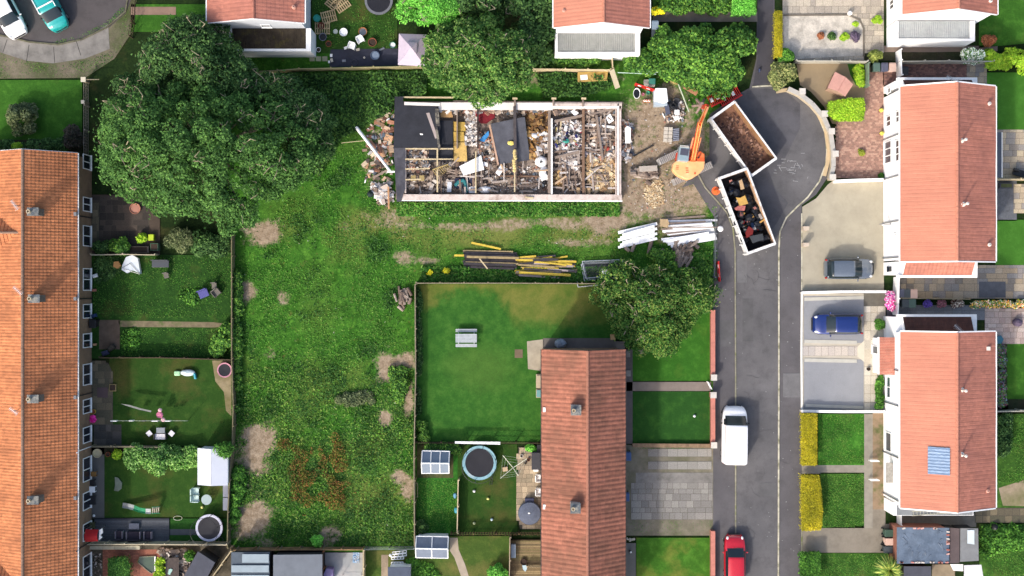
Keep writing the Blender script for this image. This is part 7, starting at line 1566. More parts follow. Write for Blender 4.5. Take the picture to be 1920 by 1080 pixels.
MB().tube(G(1268, 147, .5), G(1292, 210, .6), .06, n=8).build('long_pole', plain('pale_green_pole', c(196, 206, 180)), label='long pale pole leaning from the straw coloured grass to the ground', cat='pole')
plank('board', 'tan board slab lying in front of the scrub thicket', 'board', (1284, 160), (1308, 174), .5, .4, .55, .08, mat('tan_slab', c(190, 138, 104), .12, 3))
for k, (a, b_) in enumerate((((1084, 143), (1139, 143)), ((1084, 148), (1138, 151)))): pass
slab_item('wooden_board', 'yellowish wooden door lying against the pale fence', 'door', [(1083, 135), (1140, 134), (1138, 151), (1083, 154)], .6, .06, mat('yellow_door', c(184, 154, 88), .15, 2))
slab_item('paper_sheet', 'white sheet lying on the yellowish wooden door', 'sheet', [(1088, 141), (1101, 140), (1102, 149), (1089, 150)], .63, .01, WHITE)
plank('wooden_board', 'pale tall board tilted at the end of the pale fence', 'board', (1147, 131), (1158, 165), 1.4, .3, .42, .06, mat('bleached_timber', c(0, 0, 0)))
for k, (a, b_, y_) in enumerate(((1158, 1230, 137), (1185, 1250, 134))): MB().tube(G(a, y_ - 1, 1.0), G(b_, y_ + 2, 1.0), .035, n=6).build('rail_pole', plain('mint_pole', c(196, 224, 208)), label=('pale green washing pole over the brambles, the longer western one', 'pale green washing pole over the brambles, the eastern one')[k], cat='pole')
t = thing('scrap_heap', 'heap of dark machinery, hoses and wheelbarrow parts beside the covered crate', 'scrap', G(1262, 205)); b = MB()
for k in range(14): p = G(1262 + rnd.uniform(-9, 9), 198 + rnd.uniform(-14, 14), .4); b.obox(p[0], p[1], rnd.uniform(0, .4), rnd.uniform(.15, .6), rnd.uniform(.1, .35), rnd.uniform(.08, .3), rnd.uniform(0, 3), rnd.uniform(-.4, .4))
b.build('machine_parts', mat('oily_steel', c(56, 58, 64), .3, 6, .6), t)
b = MB()
for k in range(3):
 cx, cy, _ = G(1261 + k, 199, .5)
 for i in range(16): a0, a1 = i / 16 * 2 * PI, (i + 1) / 16 * 2 * PI; r = .42 - .1 * k; b.tube((cx + r * math.cos(a0), cy + r * math.sin(a0), .55 + .05 * k), (cx + r * math.cos(a1), cy + r * math.sin(a1), .55 + .05 * k), .035, n=5)
b.build('coiled_hose', BLACKP, t)
plank('blue_chute', 'dark blue metal chute standing beside the scrap heap', 'chute', (1249, 196), (1253, 214), .7, .4, .35, .12, plain('navy_metal', c(70, 76, 96)))
slab_item('white_box', 'white square box beside the scrap heap', 'box', [(1265, 206), (1274, 206), (1274, 215), (1265, 214)], .6, .4, WHITE); slab_item('white_board', 'tilted white board below the white square box', 'board', [(1262, 219), (1271, 217), (1274, 222), (1266, 227)], .4, .05, WHITE)
rubble('small scrap scattered around the dark machinery heap', [(1243, 190), (1284, 186), (1284, 226), (1246, 232)], 260, RUBM, .05, .22, .25)
MB().tube(G(1242, 212, .1), G(1247, 222, .1), .05, n=6).build('white_stick', WPAINT, label='short white stick near the blue chute', cat='stick')
# ---------------------------------------------------------------- sheds and garden buildings
def gshed(name, label, cat, pts, h0, h1, roofm, wallm, parts=None, seam=None, ridge_along=True):
 """pitched garden building: roof outline a b c d (px at eaves), ridge midway between a-b and d-c"""
 A_, B_, C_, D_ = [Vector(G(a, b_, h0)) for a, b_ in pts]; cen = (A_ + B_ + C_ + D_) / 4; t = thing(name, label, cat, (cen.x, cen.y, 0))
 E1, E2 = (A_ + D_) / 2, (B_ + C_) / 2; E1.z = E2.z = h1
 ins = [p + (cen - p).normalized() * .12 for p in (A_, B_, C_, D_)]; i1, i2 = (ins[0] + ins[3]) / 2, (ins[1] + ins[2]) / 2
 b = MB(); vs = [(p.x, p.y, 0) for p in ins] + [(p.x, p.y, h0 - .04) for p in ins] + [(i1.x, i1.y, h1 - .06), (i2.x, i2.y, h1 - .06)]
 b.add(vs, [(0, 1, 5, 4), (2, 3, 7, 6), (1, 2, 6, 9, 5), (3, 0, 4, 8, 7)]); b.build('walls', wallm, t)
 for nm, (p, q) in (('roof', (A_, B_)), ('roof', (D_, C_))):
  e1, e2 = E1, E2; b = MB(); n = (q - p).cross(e1 - p).normalized(); n = n if n.z > 0 else -n
  b.add([tuple(v) for v in (p, q, e2, e1)] + [tuple(v + n * .05) for v in (p, q, e2, e1)], [(3, 2, 1, 0), (4, 5, 6, 7), (0, 1, 5, 4), (1, 2, 6, 5), (2, 3, 7, 6), (3, 0, 4, 7)]); b.build(nm, roofm, t)
 if seam:
  b = MB()
  for (p, q) in ((A_, B_), (D_, C_)):
   for k in seam: u, v = p.lerp(q, k), E1.lerp(E2, k); b.tube(u + Vector((0, 0, .07)), v + Vector((0, 0, .07)), .045, n=6)
   b.tube(p + Vector((0, 0, .06)), q + Vector((0, 0, .06)), .05, n=6)
  b.tube(E1 + Vector((0, 0, .07)), E2 + Vector((0, 0, .07)), .06, n=6)
  b.build('glazing_bars', WPAINT, t)
 return t
GR1 = plain('greenhouse_glass', c(110, 124, 140), .12, 0, .8)
gshed('greenhouse', 'white framed glass greenhouse with six panes beside the trampoline with turquoise padding', 'greenhouse', [(792, 845), (843, 846), (842, 887), (791, 887)], 1.5, 2.1, GR1, WPAINT, seam=(0, .333, .667, 1))
gshed('greenhouse', 'white framed grey roofed greenhouse beside the curved slab path', 'greenhouse', [(781, 1005), (841, 1006), (840, 1046), (780, 1045)], 1.6, 2.2, mat('slate_blue_roof', c(120, 130, 146), .1, 3), WPAINT, seam=(0, .5, 1))
gshed('garden_shed', 'white roofed garden shed in the corner of the curved slide garden', 'shed', [(371, 840), (371, 909), (427, 910), (427, 842)], 1.9, 2.3, mat('pale_lilac_roof', c(222, 226, 236), .03, 2), WPAINT)
def fshed(name, label, pts, z0, z1, roofm, wallm, cat='shed'):
 P = [Vector(G(a, b_, max(z0, z1))[:2]) for a, b_ in pts]; cen = sum(P, Vector((0, 0))) / len(P); t = thing(name, label, cat, (cen.x, cen.y, 0)); I = [p + (cen - p).normalized() * .15 for p in P]
 MB().prism([tuple(p) for p in I], 0, min(z0, z1) - .1).build('walls', wallm, t); zs = [z0, z0, z1, z1] if len(P) == 4 else z1
 a = sum(P[i].x * P[(i + 1) % len(P)].y - P[(i + 1) % len(P)].x * P[i].y for i in range(len(P)))
 if a < 0: P = P[::-1]; zs = zs[::-1] if hasattr(zs, '__len__') else zs
 MB().prism([tuple(p) for p in P], min(z0, z1) - .098, zs).build('roof', roofm, t); return t
BLKW = mat('black_boards', c(56, 54, 54), .15, 4); PGREY = mat('blue_grey_felt', c(120, 126, 134), .08, 1.5)
sh = fshed('garden_shed', 'shed with pale corrugated roof striped by dark bands at the bottom edge', [(433, 1036), (505, 1036), (505, 1110), (433, 1110)], 2.2, 2.3, mat('dark_blue_grey_roof', c(92, 102, 112), .1, 2), BLKW)
for k, (a, b_) in enumerate(((1039, 1055), (1060, 1073), (1078, 1100))): p0, p1 = G(434 + (20 if k == 0 else 0), b_, 2.32), G(504, a, 2.32); MB().box(p0[0], p1[0], p0[1], p1[1], 2.31, 2.34).build('roof_panel', mat('pale_cement_sheet', c(158, 172, 180), .06, 2), sh)
fshed('garden_shed', 'shed with plain blue grey felt roof at the bottom edge', [(512, 1041), (604, 1040), (604, 1110), (512, 1110)], 2.3, 2.4, PGREY, BLKW)
fshed('garden_shed', 'tilted black roofed shed between yard clutter and slanting fence', [(371, 1034), (403, 1055), (380, 1098), (345, 1080)], 2.2, 2.2, mat('slate_black_roof', c(82, 84, 94), .12, 2), BLKW)
fshed('garden_shed', 'small dark blue grey roofed shed below the white plastic ladder frames', [(727, 1064), (770, 1064), (769, 1110), (727, 1110)], 2.0, 2.1, mat('navy_grey_roof', c(88, 96, 112), .1, 2), WPAINT)
flat('patio', rect(608, 1036, 680, 1110), mat('pale_grey_patio', c(166, 170, 172), .05, 1.2, col2=c(186, 184, 182), amt=.45), z1)
slab_item('play_mat', 'blue and white star patterned mat in the paved shed yard', 'mat', [(662, 1036), (674, 1036), (673, 1056), (661, 1055)], .08, .03, islandmat('blue_mat', [c(150, 186, 220)]))
b = MB()
for _ in range(50): p = G(rnd.uniform(663, 673), rnd.uniform(1037, 1055), .1); b.obox(p[0], p[1], .081, .09, .06, .004, rnd.uniform(0, 3))
b.build('mat_pattern', islandmat('mat_patches', [c(240, 244, 250), c(70, 110, 170), c(210, 224, 240)]), label='small pale and blue shapes on the star patterned mat', cat='pattern', kind='stuff')
t = thing('wall_rail', 'grey metal rail frame at the bottom of the paved shed yard', 'rail', G(660, 1076)); b = MB(); b.tube(G(643, 1073, .9), G(678, 1073, .9), .03); b.tube(G(643, 1073, .9), G(643, 1079, 0), .025); b.tube(G(678, 1073, .9), G(678, 1079, 0), .025); b.build('bars', METAL, t)
slab_item('lilac_board', 'white and purple playhouse roof end at the bottom of the paved shed yard', 'playhouse', [(607, 1076), (612, 1066), (624, 1068), (624, 1090), (607, 1090)], 1.0, .9, mat('lilac_panel', c(150, 136, 180), .1))
fshed('garden_shed', 'large shed whose flat roof is covered with wrinkled slate blue tarpaulin', [(1682, 989), (1780, 990), (1780, 1056), (1682, 1057)], 2.4, 2.4, mat('slate_tarp', c(104, 118, 136), .14, 1.5, .45, col2=c(88, 102, 120), amt=.45, bump=.8, fine=4), mat('red_brick', c(150, 100, 84), .15, 5))
b = MB()
for k in range(26):
 s = rnd.random(); a, b_ = (rnd.uniform(1690, 1778), rnd.choice((991, 1055))) if s < .65 else (1778, rnd.uniform(995, 1052)); p = G(a, b_, 2.5); b.obox(p[0], p[1], 2.402, .24, .11, .08, rnd.uniform(-.3, .3))
b.build('loose_bricks', islandmat('pink_bricks', [c(206, 140, 130), c(226, 180, 170), c(180, 110, 96), c(220, 210, 200)]), label='loose pinkish bricks weighing down the edge of the slate blue tarpaulin', cat='bricks', kind='stuff')
b = MB()
for k in range(18):
 a, e_ = rnd.uniform(1688, 1770), rnd.uniform(994, 1050); p, q = G(a, e_, 2.4), G(a + rnd.uniform(-8, 12), e_ + rnd.uniform(3, 14), 2.4); b.tube((p[0], p[1], 2.405), (q[0], q[1], 2.405), .06, .02, 5)
b.build('tarpaulin_folds', mat('slate_tarp', c(0, 0, 0)), label='raised folds in the slate blue tarpaulin', cat='tarpaulin', kind='stuff')
fshed('lean_to_shed', 'narrow dark brown roofed lean-to beside the tarpaulined shed', [(1781.5, 990), (1799, 991), (1799, 1056), (1781.5, 1056)], 2.3, 2.3, mat('dark_umber_roof', c(96, 84, 84), .1, 3), BLKW)
g = fshed('lean_to_shed', 'grey corrugated lean-to with one pale roof sheet beside the brown one', [(1801, 991), (1834, 991), (1836, 1052), (1801, 1054)], 2.3, 2.2, mat('ash_corrugated', c(128, 130, 132), .12, 2), BLKW)
slab_item('clear_roof_sheet', 'bright pale plastic sheet on the grey corrugated lean-to', 'sheet', [(1814, 994), (1827, 994), (1827, 1021), (1814, 1019)], 2.36, .03, mat('pale_plastic', c(206, 218, 224), .04))
fshed('lean_to_shed', 'dark slate roof below the tarpaulined shed at the bottom edge', [(1695, 1062), (1746, 1062), (1746, 1110), (1695, 1110)], 2.0, 2.0, mat('slate_black_roof', c(0, 0, 0)), BLKW)
flat('yard', rect(1747, 1058, 1790, 1110), mat('tan_yard', c(160, 144, 120), .12, 1.2), z3)
slab_item('white_board', 'white sheets stacked below the grey corrugated lean-to', 'board', [(1782, 1058), (1806, 1058), (1806, 1071), (1788, 1070)], 1.0, .1, WHITE)
slab_item('pale_canopy', 'pale canopy with a red patch at the bottom edge', 'canopy', [(1808, 1060), (1840, 1059), (1846, 1095), (1808, 1095)], 2.0, .08, mat('pearl_canopy', c(224, 222, 226), .04))
gshed('playhouse', 'small playhouse with pale pink felt roof on sandy ground', 'playhouse', [(1556, 141), (1552, 167), (1591, 181), (1599, 160)] if False else [(1566, 135), (1552, 165), (1584, 181), (1599, 158)], 1.3, 1.75, mat('pink_roof', c(212, 160, 146), .08, 3), mat('playhouse_wall', c(170, 140, 120)))
A4 = [Vector(G(a, b_, 2.0)) for a, b_ in ((748, 63), (800, 65), (797, 124), (746, 121))]; ap = sum(A4, Vector()) / 4; ap.z = 2.8
t = thing('gazebo', 'pale lilac fabric gazebo tucked under the round tree', 'gazebo', (ap.x, ap.y, 0)); b = MB()
for i in range(4):
 p, q = A4[i], A4[(i + 1) % 4]; m1_, m2_ = p.lerp(ap, .68), q.lerp(ap, .68); b.add([tuple(p), tuple(q), tuple(m2_), tuple(m1_)], [(0, 1, 2, 3)]); b.add([(p.x, p.y, 1.8), (q.x, q.y, 1.8), tuple(q), tuple(p)], [(0, 1, 2, 3)])
b.build('canopy', mat('lilac_fabric', c(206, 192, 208), .04, 2), t); b = MB()
for i in range(4): p, q = A4[i].lerp(ap, .62), A4[(i + 1) % 4].lerp(ap, .62); b.add([(p.x, p.y, p.z + .12), (q.x, q.y, q.z + .12), (ap.x, ap.y, ap.z + .15)], [(0, 1, 2)])
b.build('top_vent', mat('lilac_fabric', c(0, 0, 0)), t)
for p in A4: q = p.lerp(ap, .04); MB().tube((q.x, q.y, 0), (q.x, q.y, 1.95), .03).build('leg', METAL, t)
# ---------------------------------------------------------------- trampolines, furniture, toys
def trampoline(label, px, py, r, h, pad, mat_c=None, net=True, tilt=None, segs=1):
 x, y, _ = G(px, py, h); t = thing('trampoline', label, 'trampoline', (x, y, 0), 0, 'garden trampolines')
 MB().lathe([(r * .86, h - .03), (.02, h - .06)], x, y, 40).build('jumping_mat', mat_c or mat('black_mat', c(40, 40, 47), .1, 3, .6), t)
 b = MB(); N_ = 40
 for i in range(N_):
  a0, a1 = 2 * PI * i / N_, 2 * PI * (i + 1) / N_
  b.add([(x + r * .83 * math.cos(a0), y + r * .83 * math.sin(a0), h), (x + r * math.cos(a0), y + r * math.sin(a0), h + .01), (x + r * math.cos(a1), y + r * math.sin(a1), h + .01), (x + r * .83 * math.cos(a1), y + r * .83 * math.sin(a1), h), (x + r * math.cos(a0), y + r * math.sin(a0), h - .12), (x + r * math.cos(a1), y + r * math.sin(a1), h - .12)], [(0, 1, 2, 3), (1, 4, 5, 2)])
 b.build('safety_pad', pad, t)
 for i in range(6):
  a = 2 * PI * i / 6 + .3; MB().tube((x + r * math.cos(a), y + r * math.sin(a), 0), (x + r * math.cos(a), y + r * math.sin(a), h + (1.7 if net else 0)), .025, n=6).build('leg', BLACKP, t)
 if net:
  b = MB()
  for i in range(32): a0, a1 = 2 * PI * i / 32, 2 * PI * (i + 1) / 32; b.tube((x + r * math.cos(a0), y + r * math.sin(a0), h + 1.7), (x + r * math.cos(a1), y + r * math.sin(a1), h + 1.7), .018, n=5)
  b.build('net_hoop', BLACKP, t)
 return t
trampoline('big round trampoline with turquoise and white padding in the middle garden', 899, 868, 1.42, .8, mat('turquoise_pad', c(140, 184, 196), .15, .8, .6, col2=c(226, 226, 226), amt=.4), net=True)
trampoline('black trampoline with pale lilac padding in the corner by the grey deck', 392, 990, 1.12, .8, mat('lilac_pad', c(204, 204, 220), .1, 1, .6), net=True)
trampoline('small trampoline with pink padding in the garden corner', 421, 694, .62, .4, mat('pink_pad', c(212, 150, 168), .15, 3, .6, col2=c(150, 90, 100), amt=.3), net=False)
trampoline('big black trampoline cut by the top edge beside the bright willow', 710, 1, 1.16, .9, mat('dark_grey_pad', c(120, 122, 128), .1, 2), net=False)
x, y, _ = G(993, 963, .7); t = thing('hot_tub', 'round hot tub under a wrinkled slate blue cover', 'hot tub', (x, y, 0)); MB().lathe([(.88, 0), (.95, .3), (.95, .6), (.9, .66)], x, y, 36).build('wall', mat('slate_vinyl', c(90, 98, 116), .08, 2, .5), t)
MB().lathe([(.93, .6), (.9, .68), (.5, .73), (.02, .76)], x, y, 36).build('cover', mat('slate_cover', c(98, 106, 124), .12, 3, .4, bump=.5, fine=6), t); MB().ball(x - .05, y + .05, .78, .1, .07, .03, 7).build('valve', WPAINT, t); MB().obox(x, y + 1.05, 0, .75, .35, .5).build('pump_box', mat('navy_cover', c(72, 76, 100), .1, 4), t, bevel=.05)
x, y, _ = G(874, 634, .75); t = thing('picnic_table', 'weathered silver picnic table with benches on the big lawn', 'picnic table', (x, y, 0)); PT = mat('silver_wood', c(186, 192, 196), .12, 4); b = MB()
for k in range(6): b.box(x - .88, x + .88, y - .36 + k * .12, y - .255 + k * .12, .72, .76)
b.build('tabletop', PT, t)
for s in (-1, 1): MB().box(x - .88, x + .88, y + s * .62 - .13, y + s * .62 + .005, .42, .46).box(x - .88, x + .88, y + s * .62 + .01, y + s * .62 + .13, .42, .46).build('bench', PT, t)
for s in (-.65, .65):
 b = MB(); b.tube((x + s, y - .75, .0), (x + s, y - .2, .72), .04); b.tube((x + s, y + .75, .0), (x + s, y + .2, .72), .04); b.tube((x + s, y - .75, .4), (x + s, y + .75, .4), .035); b.build('leg_frame', PT, t)
x, y, _ = G(962, 877, 1.7); t = thing('rotary_dryer', 'cross shaped rotary washing line over the warm slab patio', 'washing line', (x, y, 0)); MB().tube((x, y, 0), (x, y, 1.8), .03).build('pole', METAL, t)
for a, b_ in ((943, 854), (988, 860), (972, 892), (938, 897)): MB().tube((x, y, 1.7), G(a, b_, 1.9), .028, n=6).build('arm', plain('cream_metal', c(226, 226, 206), .4), t)
b = MB()
for k in (.5, .75, .98):
 P = [Vector((x, y, 1.7)).lerp(Vector(G(a, b_, 1.9)), k) for a, b_ in ((943, 854), (988, 860), (972, 892), (938, 897))]
 for i in range(4): b.tube(P[i], P[(i + 1) % 4], .006, n=4)
b.build('lines', plain('line_white', c(200, 210, 200)), t)
x, y, _ = G(947, 880, .2); MB().obox(x, y, 0, .42, .35, .2, .1).build('paving_block', mat('tan_crate', c(206, 180, 148), .1), label='tan crate on the grass under the rotary washing line', cat='crate')
for lb, a, b_, m_ in (('white ball on the worn lawn nearest the big trampoline', 889, 921, WPAINT), ('yellow ball on the worn lawn', 915, 935, plain('yellow_ball', c(236, 232, 140))), ('pale green ball near the picket fence', 889, 981, plain('pale_green_ball', c(206, 214, 160))), ('pale blue ball near the picket fence', 922, 974, plain('pale_blue_ball', c(190, 214, 220))), ('yellow ball beside the round glass table', 379, 951, plain('yellow_ball', c(0, 0, 0))), ('white ball lying on the deep green front lawn', 1302, 780, WPAINT), ('white ball at the corner of the grey deck', 176, 967, WPAINT)):
 p = G(a, b_, .12); MB().ball(p[0], p[1], .13, .12, n=14).build('ball', m_, label=lb, cat='ball', smooth=True)
ARM = mat('pale_rattan', c(150, 140, 148), .15, 8); RAT = mat('dark_rattan', c(72, 64, 74), .2, 8); CUSH = mat('dark_cushion', c(66, 58, 68), .1, 5)
def gchair(label, px, py, rz, m, w=.55, d=.5, back=True, arms=True, group=None, name='garden_chair', cat='chair', seats=1, cush=None, h=.42):
 x, y, _ = G(px, py, .5); t = thing(name, label, cat, (x, y, 0), rz, group)
 MB().box(-w / 2, w / 2, -d / 2, d / 2, h - .05, h).build('seat', cush or m, t, world=False, bevel=.015)
 if back: MB().box(-w / 2, w / 2, d / 2 + .002, d / 2 + .07, h - .05, h + .42).build('backrest', m, t, world=False, bevel=.01)
 if arms:
  for s in (-1, 1): MB().box(s * (w / 2 + .035) - .03, s * (w / 2 + .035) + .03, -d / 2, d / 2, .0, h + .2).build('armrest', ARM if m is RAT else m, t, world=False, bevel=.01)
 for sx in (-1, 1):
  for sy in (-1, 1): MB().box(sx * (w / 2 - .03) - .02, sx * (w / 2 - .03) + .02, sy * (d / 2 - .03) - .02, sy * (d / 2 - .03) + .02, 0, h - .052).build('leg', m, t, world=False)
 return t
GL = 'dark rattan lounge set on the grey deck'
gchair('dark rattan armchair nearest the red canopy', 223, 1003, PI, RAT, .5, .62, group=GL, cush=CUSH); gchair('dark rattan two seat sofa between the armchairs', 250, 1004, PI, RAT, 1.05, .62, group=GL, cush=CUSH, name='garden_sofa', cat='sofa'); gchair('dark rattan armchair nearest the trampoline', 277, 1004, PI, RAT, .52, .62, group=GL, cush=CUSH)
def table(label, px, py, w, d, h, top, legm, rz=0, name='garden_table', round_=False):
 x, y, _ = G(px, py, h); t = thing(name, label, 'table', (x, y, 0), rz)
 if round_: MB().lathe([(w / 2, h - .04), (w / 2, h), (.01, h + .001)], 0, 0, 28).build('tabletop', top, t, world=False)
 else: MB().box(-w / 2, w / 2, -d / 2, d / 2, h - .05, h).build('tabletop', top, t, world=False, bevel=.01)
 for sx in (-1, 1):
  for sy in (-1, 1): k = .6 if round_ else .88; MB().tube((sx * w / 2 * k, sy * d / 2 * k, 0), (sx * w / 2 * k, sy * d / 2 * k, h - .052), .03).build('leg', legm, t, world=False)
 return t
table('low glass topped rattan table above the two seat sofa', 251, 987, .85, .5, .4, mat('dark_glass', c(84, 90, 106), .1, 3, .3), plain('pewter', c(140, 144, 156)))
WC = mat('white_cushions', c(240, 236, 240), .04); GW = 'white cushioned seats around the square glass table'
table('small square glass table between the white cushioned seats', 301, 807, .7, .45, .45, plain('grey_glass', c(150, 156, 160), .1), plain('pewter', c(0, 0, 0)))
gchair('white cushioned bench below the square glass table', 300, 819, PI, plain('dark_frame', c(60, 60, 60)), .88, .46, group=GW, cush=WC, back=False, name='garden_bench', cat='bench'); gchair('white cushioned chair on the patio side of the square glass table', 279, 813, math.radians(130), plain('dark_frame', c(0, 0, 0)), .42, .42, group=GW, cush=WC, arms=False, back=False); gchair('white cushioned chair on the shed side of the square glass table', 321, 813, math.radians(-130), plain('dark_frame', c(0, 0, 0)), .42, .42, group=GW, cush=WC, arms=False, back=False)
MINT = plain('mint_plastic', c(206, 230, 222)); table('round clear glass table beside the mint green chairs', 387, 937, .85, .85, .7, plain('clear_glass', c(170, 188, 186), .05), METAL, round_=True)
gchair('mint green garden chair nearest the white roofed shed', 366, 922, PI / 2, MINT, .5, .55, group='mint green chairs'); gchair('mint green garden chair farther from the white roofed shed', 366, 935, PI / 2, MINT, .5, .55, group='mint green chairs')
gchair('white plastic chair under the red terrace eave, the upper one', 1010, 897, PI / 2, WPAINT, .5, .45, group='white chairs under the eave', name='plastic_chair'); gchair('white plastic chair under the red terrace eave, the lower one', 1010, 923, PI / 2, WPAINT, .5, .45, group='white chairs under the eave', name='plastic_chair')
t = thing('slide', 'curved green and white garden slide lying along the grey deck', 'slide', G(264, 953)); SGW = plain('slide_white', c(240, 244, 244)); SG = plain('slide_green', c(90, 206, 150))
P = [Vector(G(a, b_, z)) for a, b_, z in ((230, 947, .15), (242, 949, .3), (251, 951.5, .5), (262, 956, .8), (273, 958, 1.05), (283, 958.5, 1.2))]
for i in range(5):
 p, q = P[i], P[i + 1]; d = (q - p); d.z = 0; d.normalize(); s = Vector((-d.y, d.x, 0)) * .2; u = Vector((0, 0, .12))
 MB().add([tuple(p - s), tuple(p + s), tuple(q + s), tuple(q - s), tuple(p - s + u), tuple(p + s + u), tuple(q + s + u), tuple(q - s + u)], [(0, 1, 2, 3), (0, 3, 7, 4), (1, 5, 6, 2), (4, 7, 3, 0), (2, 6, 5, 1), (3, 2, 1, 0)]).build('chute', SGW if i in (0, 1, 4) else SG, t)
b = MB()
for k in range(4): p, q = G(287 + k * 3.6, 951.5 - k * .3, 1.1 - k * .28), G(286 + k * 3.6, 963 - k * .6, 1.1 - k * .28); b.tube(p, q, .04, n=7)
b.build('ladder_rungs', plain('beige_plastic', c(226, 206, 190)), t); b = MB(); b.tube(G(285, 951, 1.2), G(300, 950, 0), .03); b.tube(G(285, 963, 1.2), G(300, 962, 0), .03); b.build('ladder_rails', SG, t)
t = thing('canopy_swing', 'red fabric canopy over a seat beside the brown terrace wall', 'canopy', G(180, 1003)); A_, B_, C_, D_ = [Vector(G(a, b_, 1.9)) for a, b_ in ((161, 992), (185, 993), (184, 1015), (160, 1016))]
b = MB(); n = 8; vs = []
for k in range(n + 1): f = k / n; z = 1.9 + .3 * math.sin(PI * f); p, q = A_.lerp(D_, f), B_.lerp(C_, f); vs += [(p.x, p.y, z), (q.x, q.y, z)]
b.add(vs, [(2 * k, 2 * k + 1, 2 * k + 3, 2 * k + 2) for k in range(n)]); b.build('canopy', plain('canopy_red', c(206, 30, 36), .7), t); MB().prism([G(a, b_, 1.9)[:2] for a, b_ in ((185.5, 994), (191, 991), (192, 1000), (187, 1004), (191, 1008), (185, 1013))], 1.7, 1.85).build('white_trim', WPAINT, t)
for p in (A_, B_, C_, D_): MB().tube((p.x, p.y, 0), (p.x, p.y, 1.85), .03).build('leg', METAL, t)
def bin_(label, px, py, rz, body, lid, group=None):
 x, y, _ = G(px, py, 1.0); t = thing('wheelie_bin', label, 'bin', (x, y, 0), rz, group)
 MB().add([(-.2, -.25, .06), (.2, -.25, .06), (.2, .25, .06), (-.2, .25, .06), (-.27, -.32, .95), (.27, -.32, .95), (.27, .32, .95), (-.27, .32, .95)], [(0, 3, 2, 1), (4, 5, 6, 7), (0, 1, 5, 4), (1, 2, 6, 5), (2, 3, 7, 6), (3, 0, 4, 7)]).build('body', body, t, world=False, bevel=.02)
 MB().box(-.29, .29, -.36, .33, .955, 1.02).build('lid', lid, t, world=False, bevel=.03); MB().tube((-.25, .37, .95), (.25, .37, .95), .025, n=6).build('handle', body, t, world=False)
 for s in (-1, 1): MB().tube((s * .22, .27, .12), (s * .27, .27, .12), .12, n=12).build('wheel', TYRE, t, world=False)
BG = plain('bin_green', c(84, 108, 96)); BN = plain('bin_grey_blue', c(88, 90, 108)); BP = mat('bin_tan', c(214, 182, 166), .06); BK = plain('bin_charcoal', c(70, 78, 82)); BL = plain('bin_blue', c(60, 90, 140)); BLG = plain('bin_pale_blue', c(150, 168, 182))
for lb, a, b_, rz, m_ in (('green wheelie bin nearest the short green fence', 1644, 126, 0, BG), ('slate wheelie bin between the green and the pale one', 1659, 126, 0, BN), ('pale pink brown wheelie bin in the row of the playhouse garden', 1674, 126, 0, BP), ('dark bin beside the white gate fence', 1697, 133, 0, BLACKP),
      ('pale blue lidded bin beside the white gabled house', 1228.5, 47, 0, BLG), ('slate bin below the pale blue lidded one', 1228, 63, 0, BK), ('cream lidded bin at the edge of the thicket', 1230, 84, 0, BP),
      ('dark green bin beside the tarpaulined shed', 1667, 1000, PI / 2, plain('bin_dark_green', c(56, 84, 70))), ('tan lidded bin beside the tarpaulined shed', 1668, 1016, PI / 2, BP), ('charcoal bin beside the tarpaulined shed', 1666, 1031, PI / 2, BK),
      ('grey bin behind the timber screen in the side passage', 1701, 550, 0, BK), ('tan lidded bin behind the timber screen', 1714, 551, 0, BP), ('charcoal bin with white sticker in front of the timber screen', 1698, 569, 0, BK), ('green grey bin in front of the timber screen', 1711, 569, 0, BG), ('slate bin at the end of the timber screen', 1690, 550, 0, BN),
      ('blue lidded bin at the foot of the red terrace above the slab drive', 1177, 856, 0, BL), ('blue bin in the shade of the red terrace by the slab drive', 1173.5, 932, 0, BL), ('black bin by the gable of the brown terrace patio', 173, 607, 0, BLACKP)):
 bin_(lb, a, b_, rz, m_, m_)
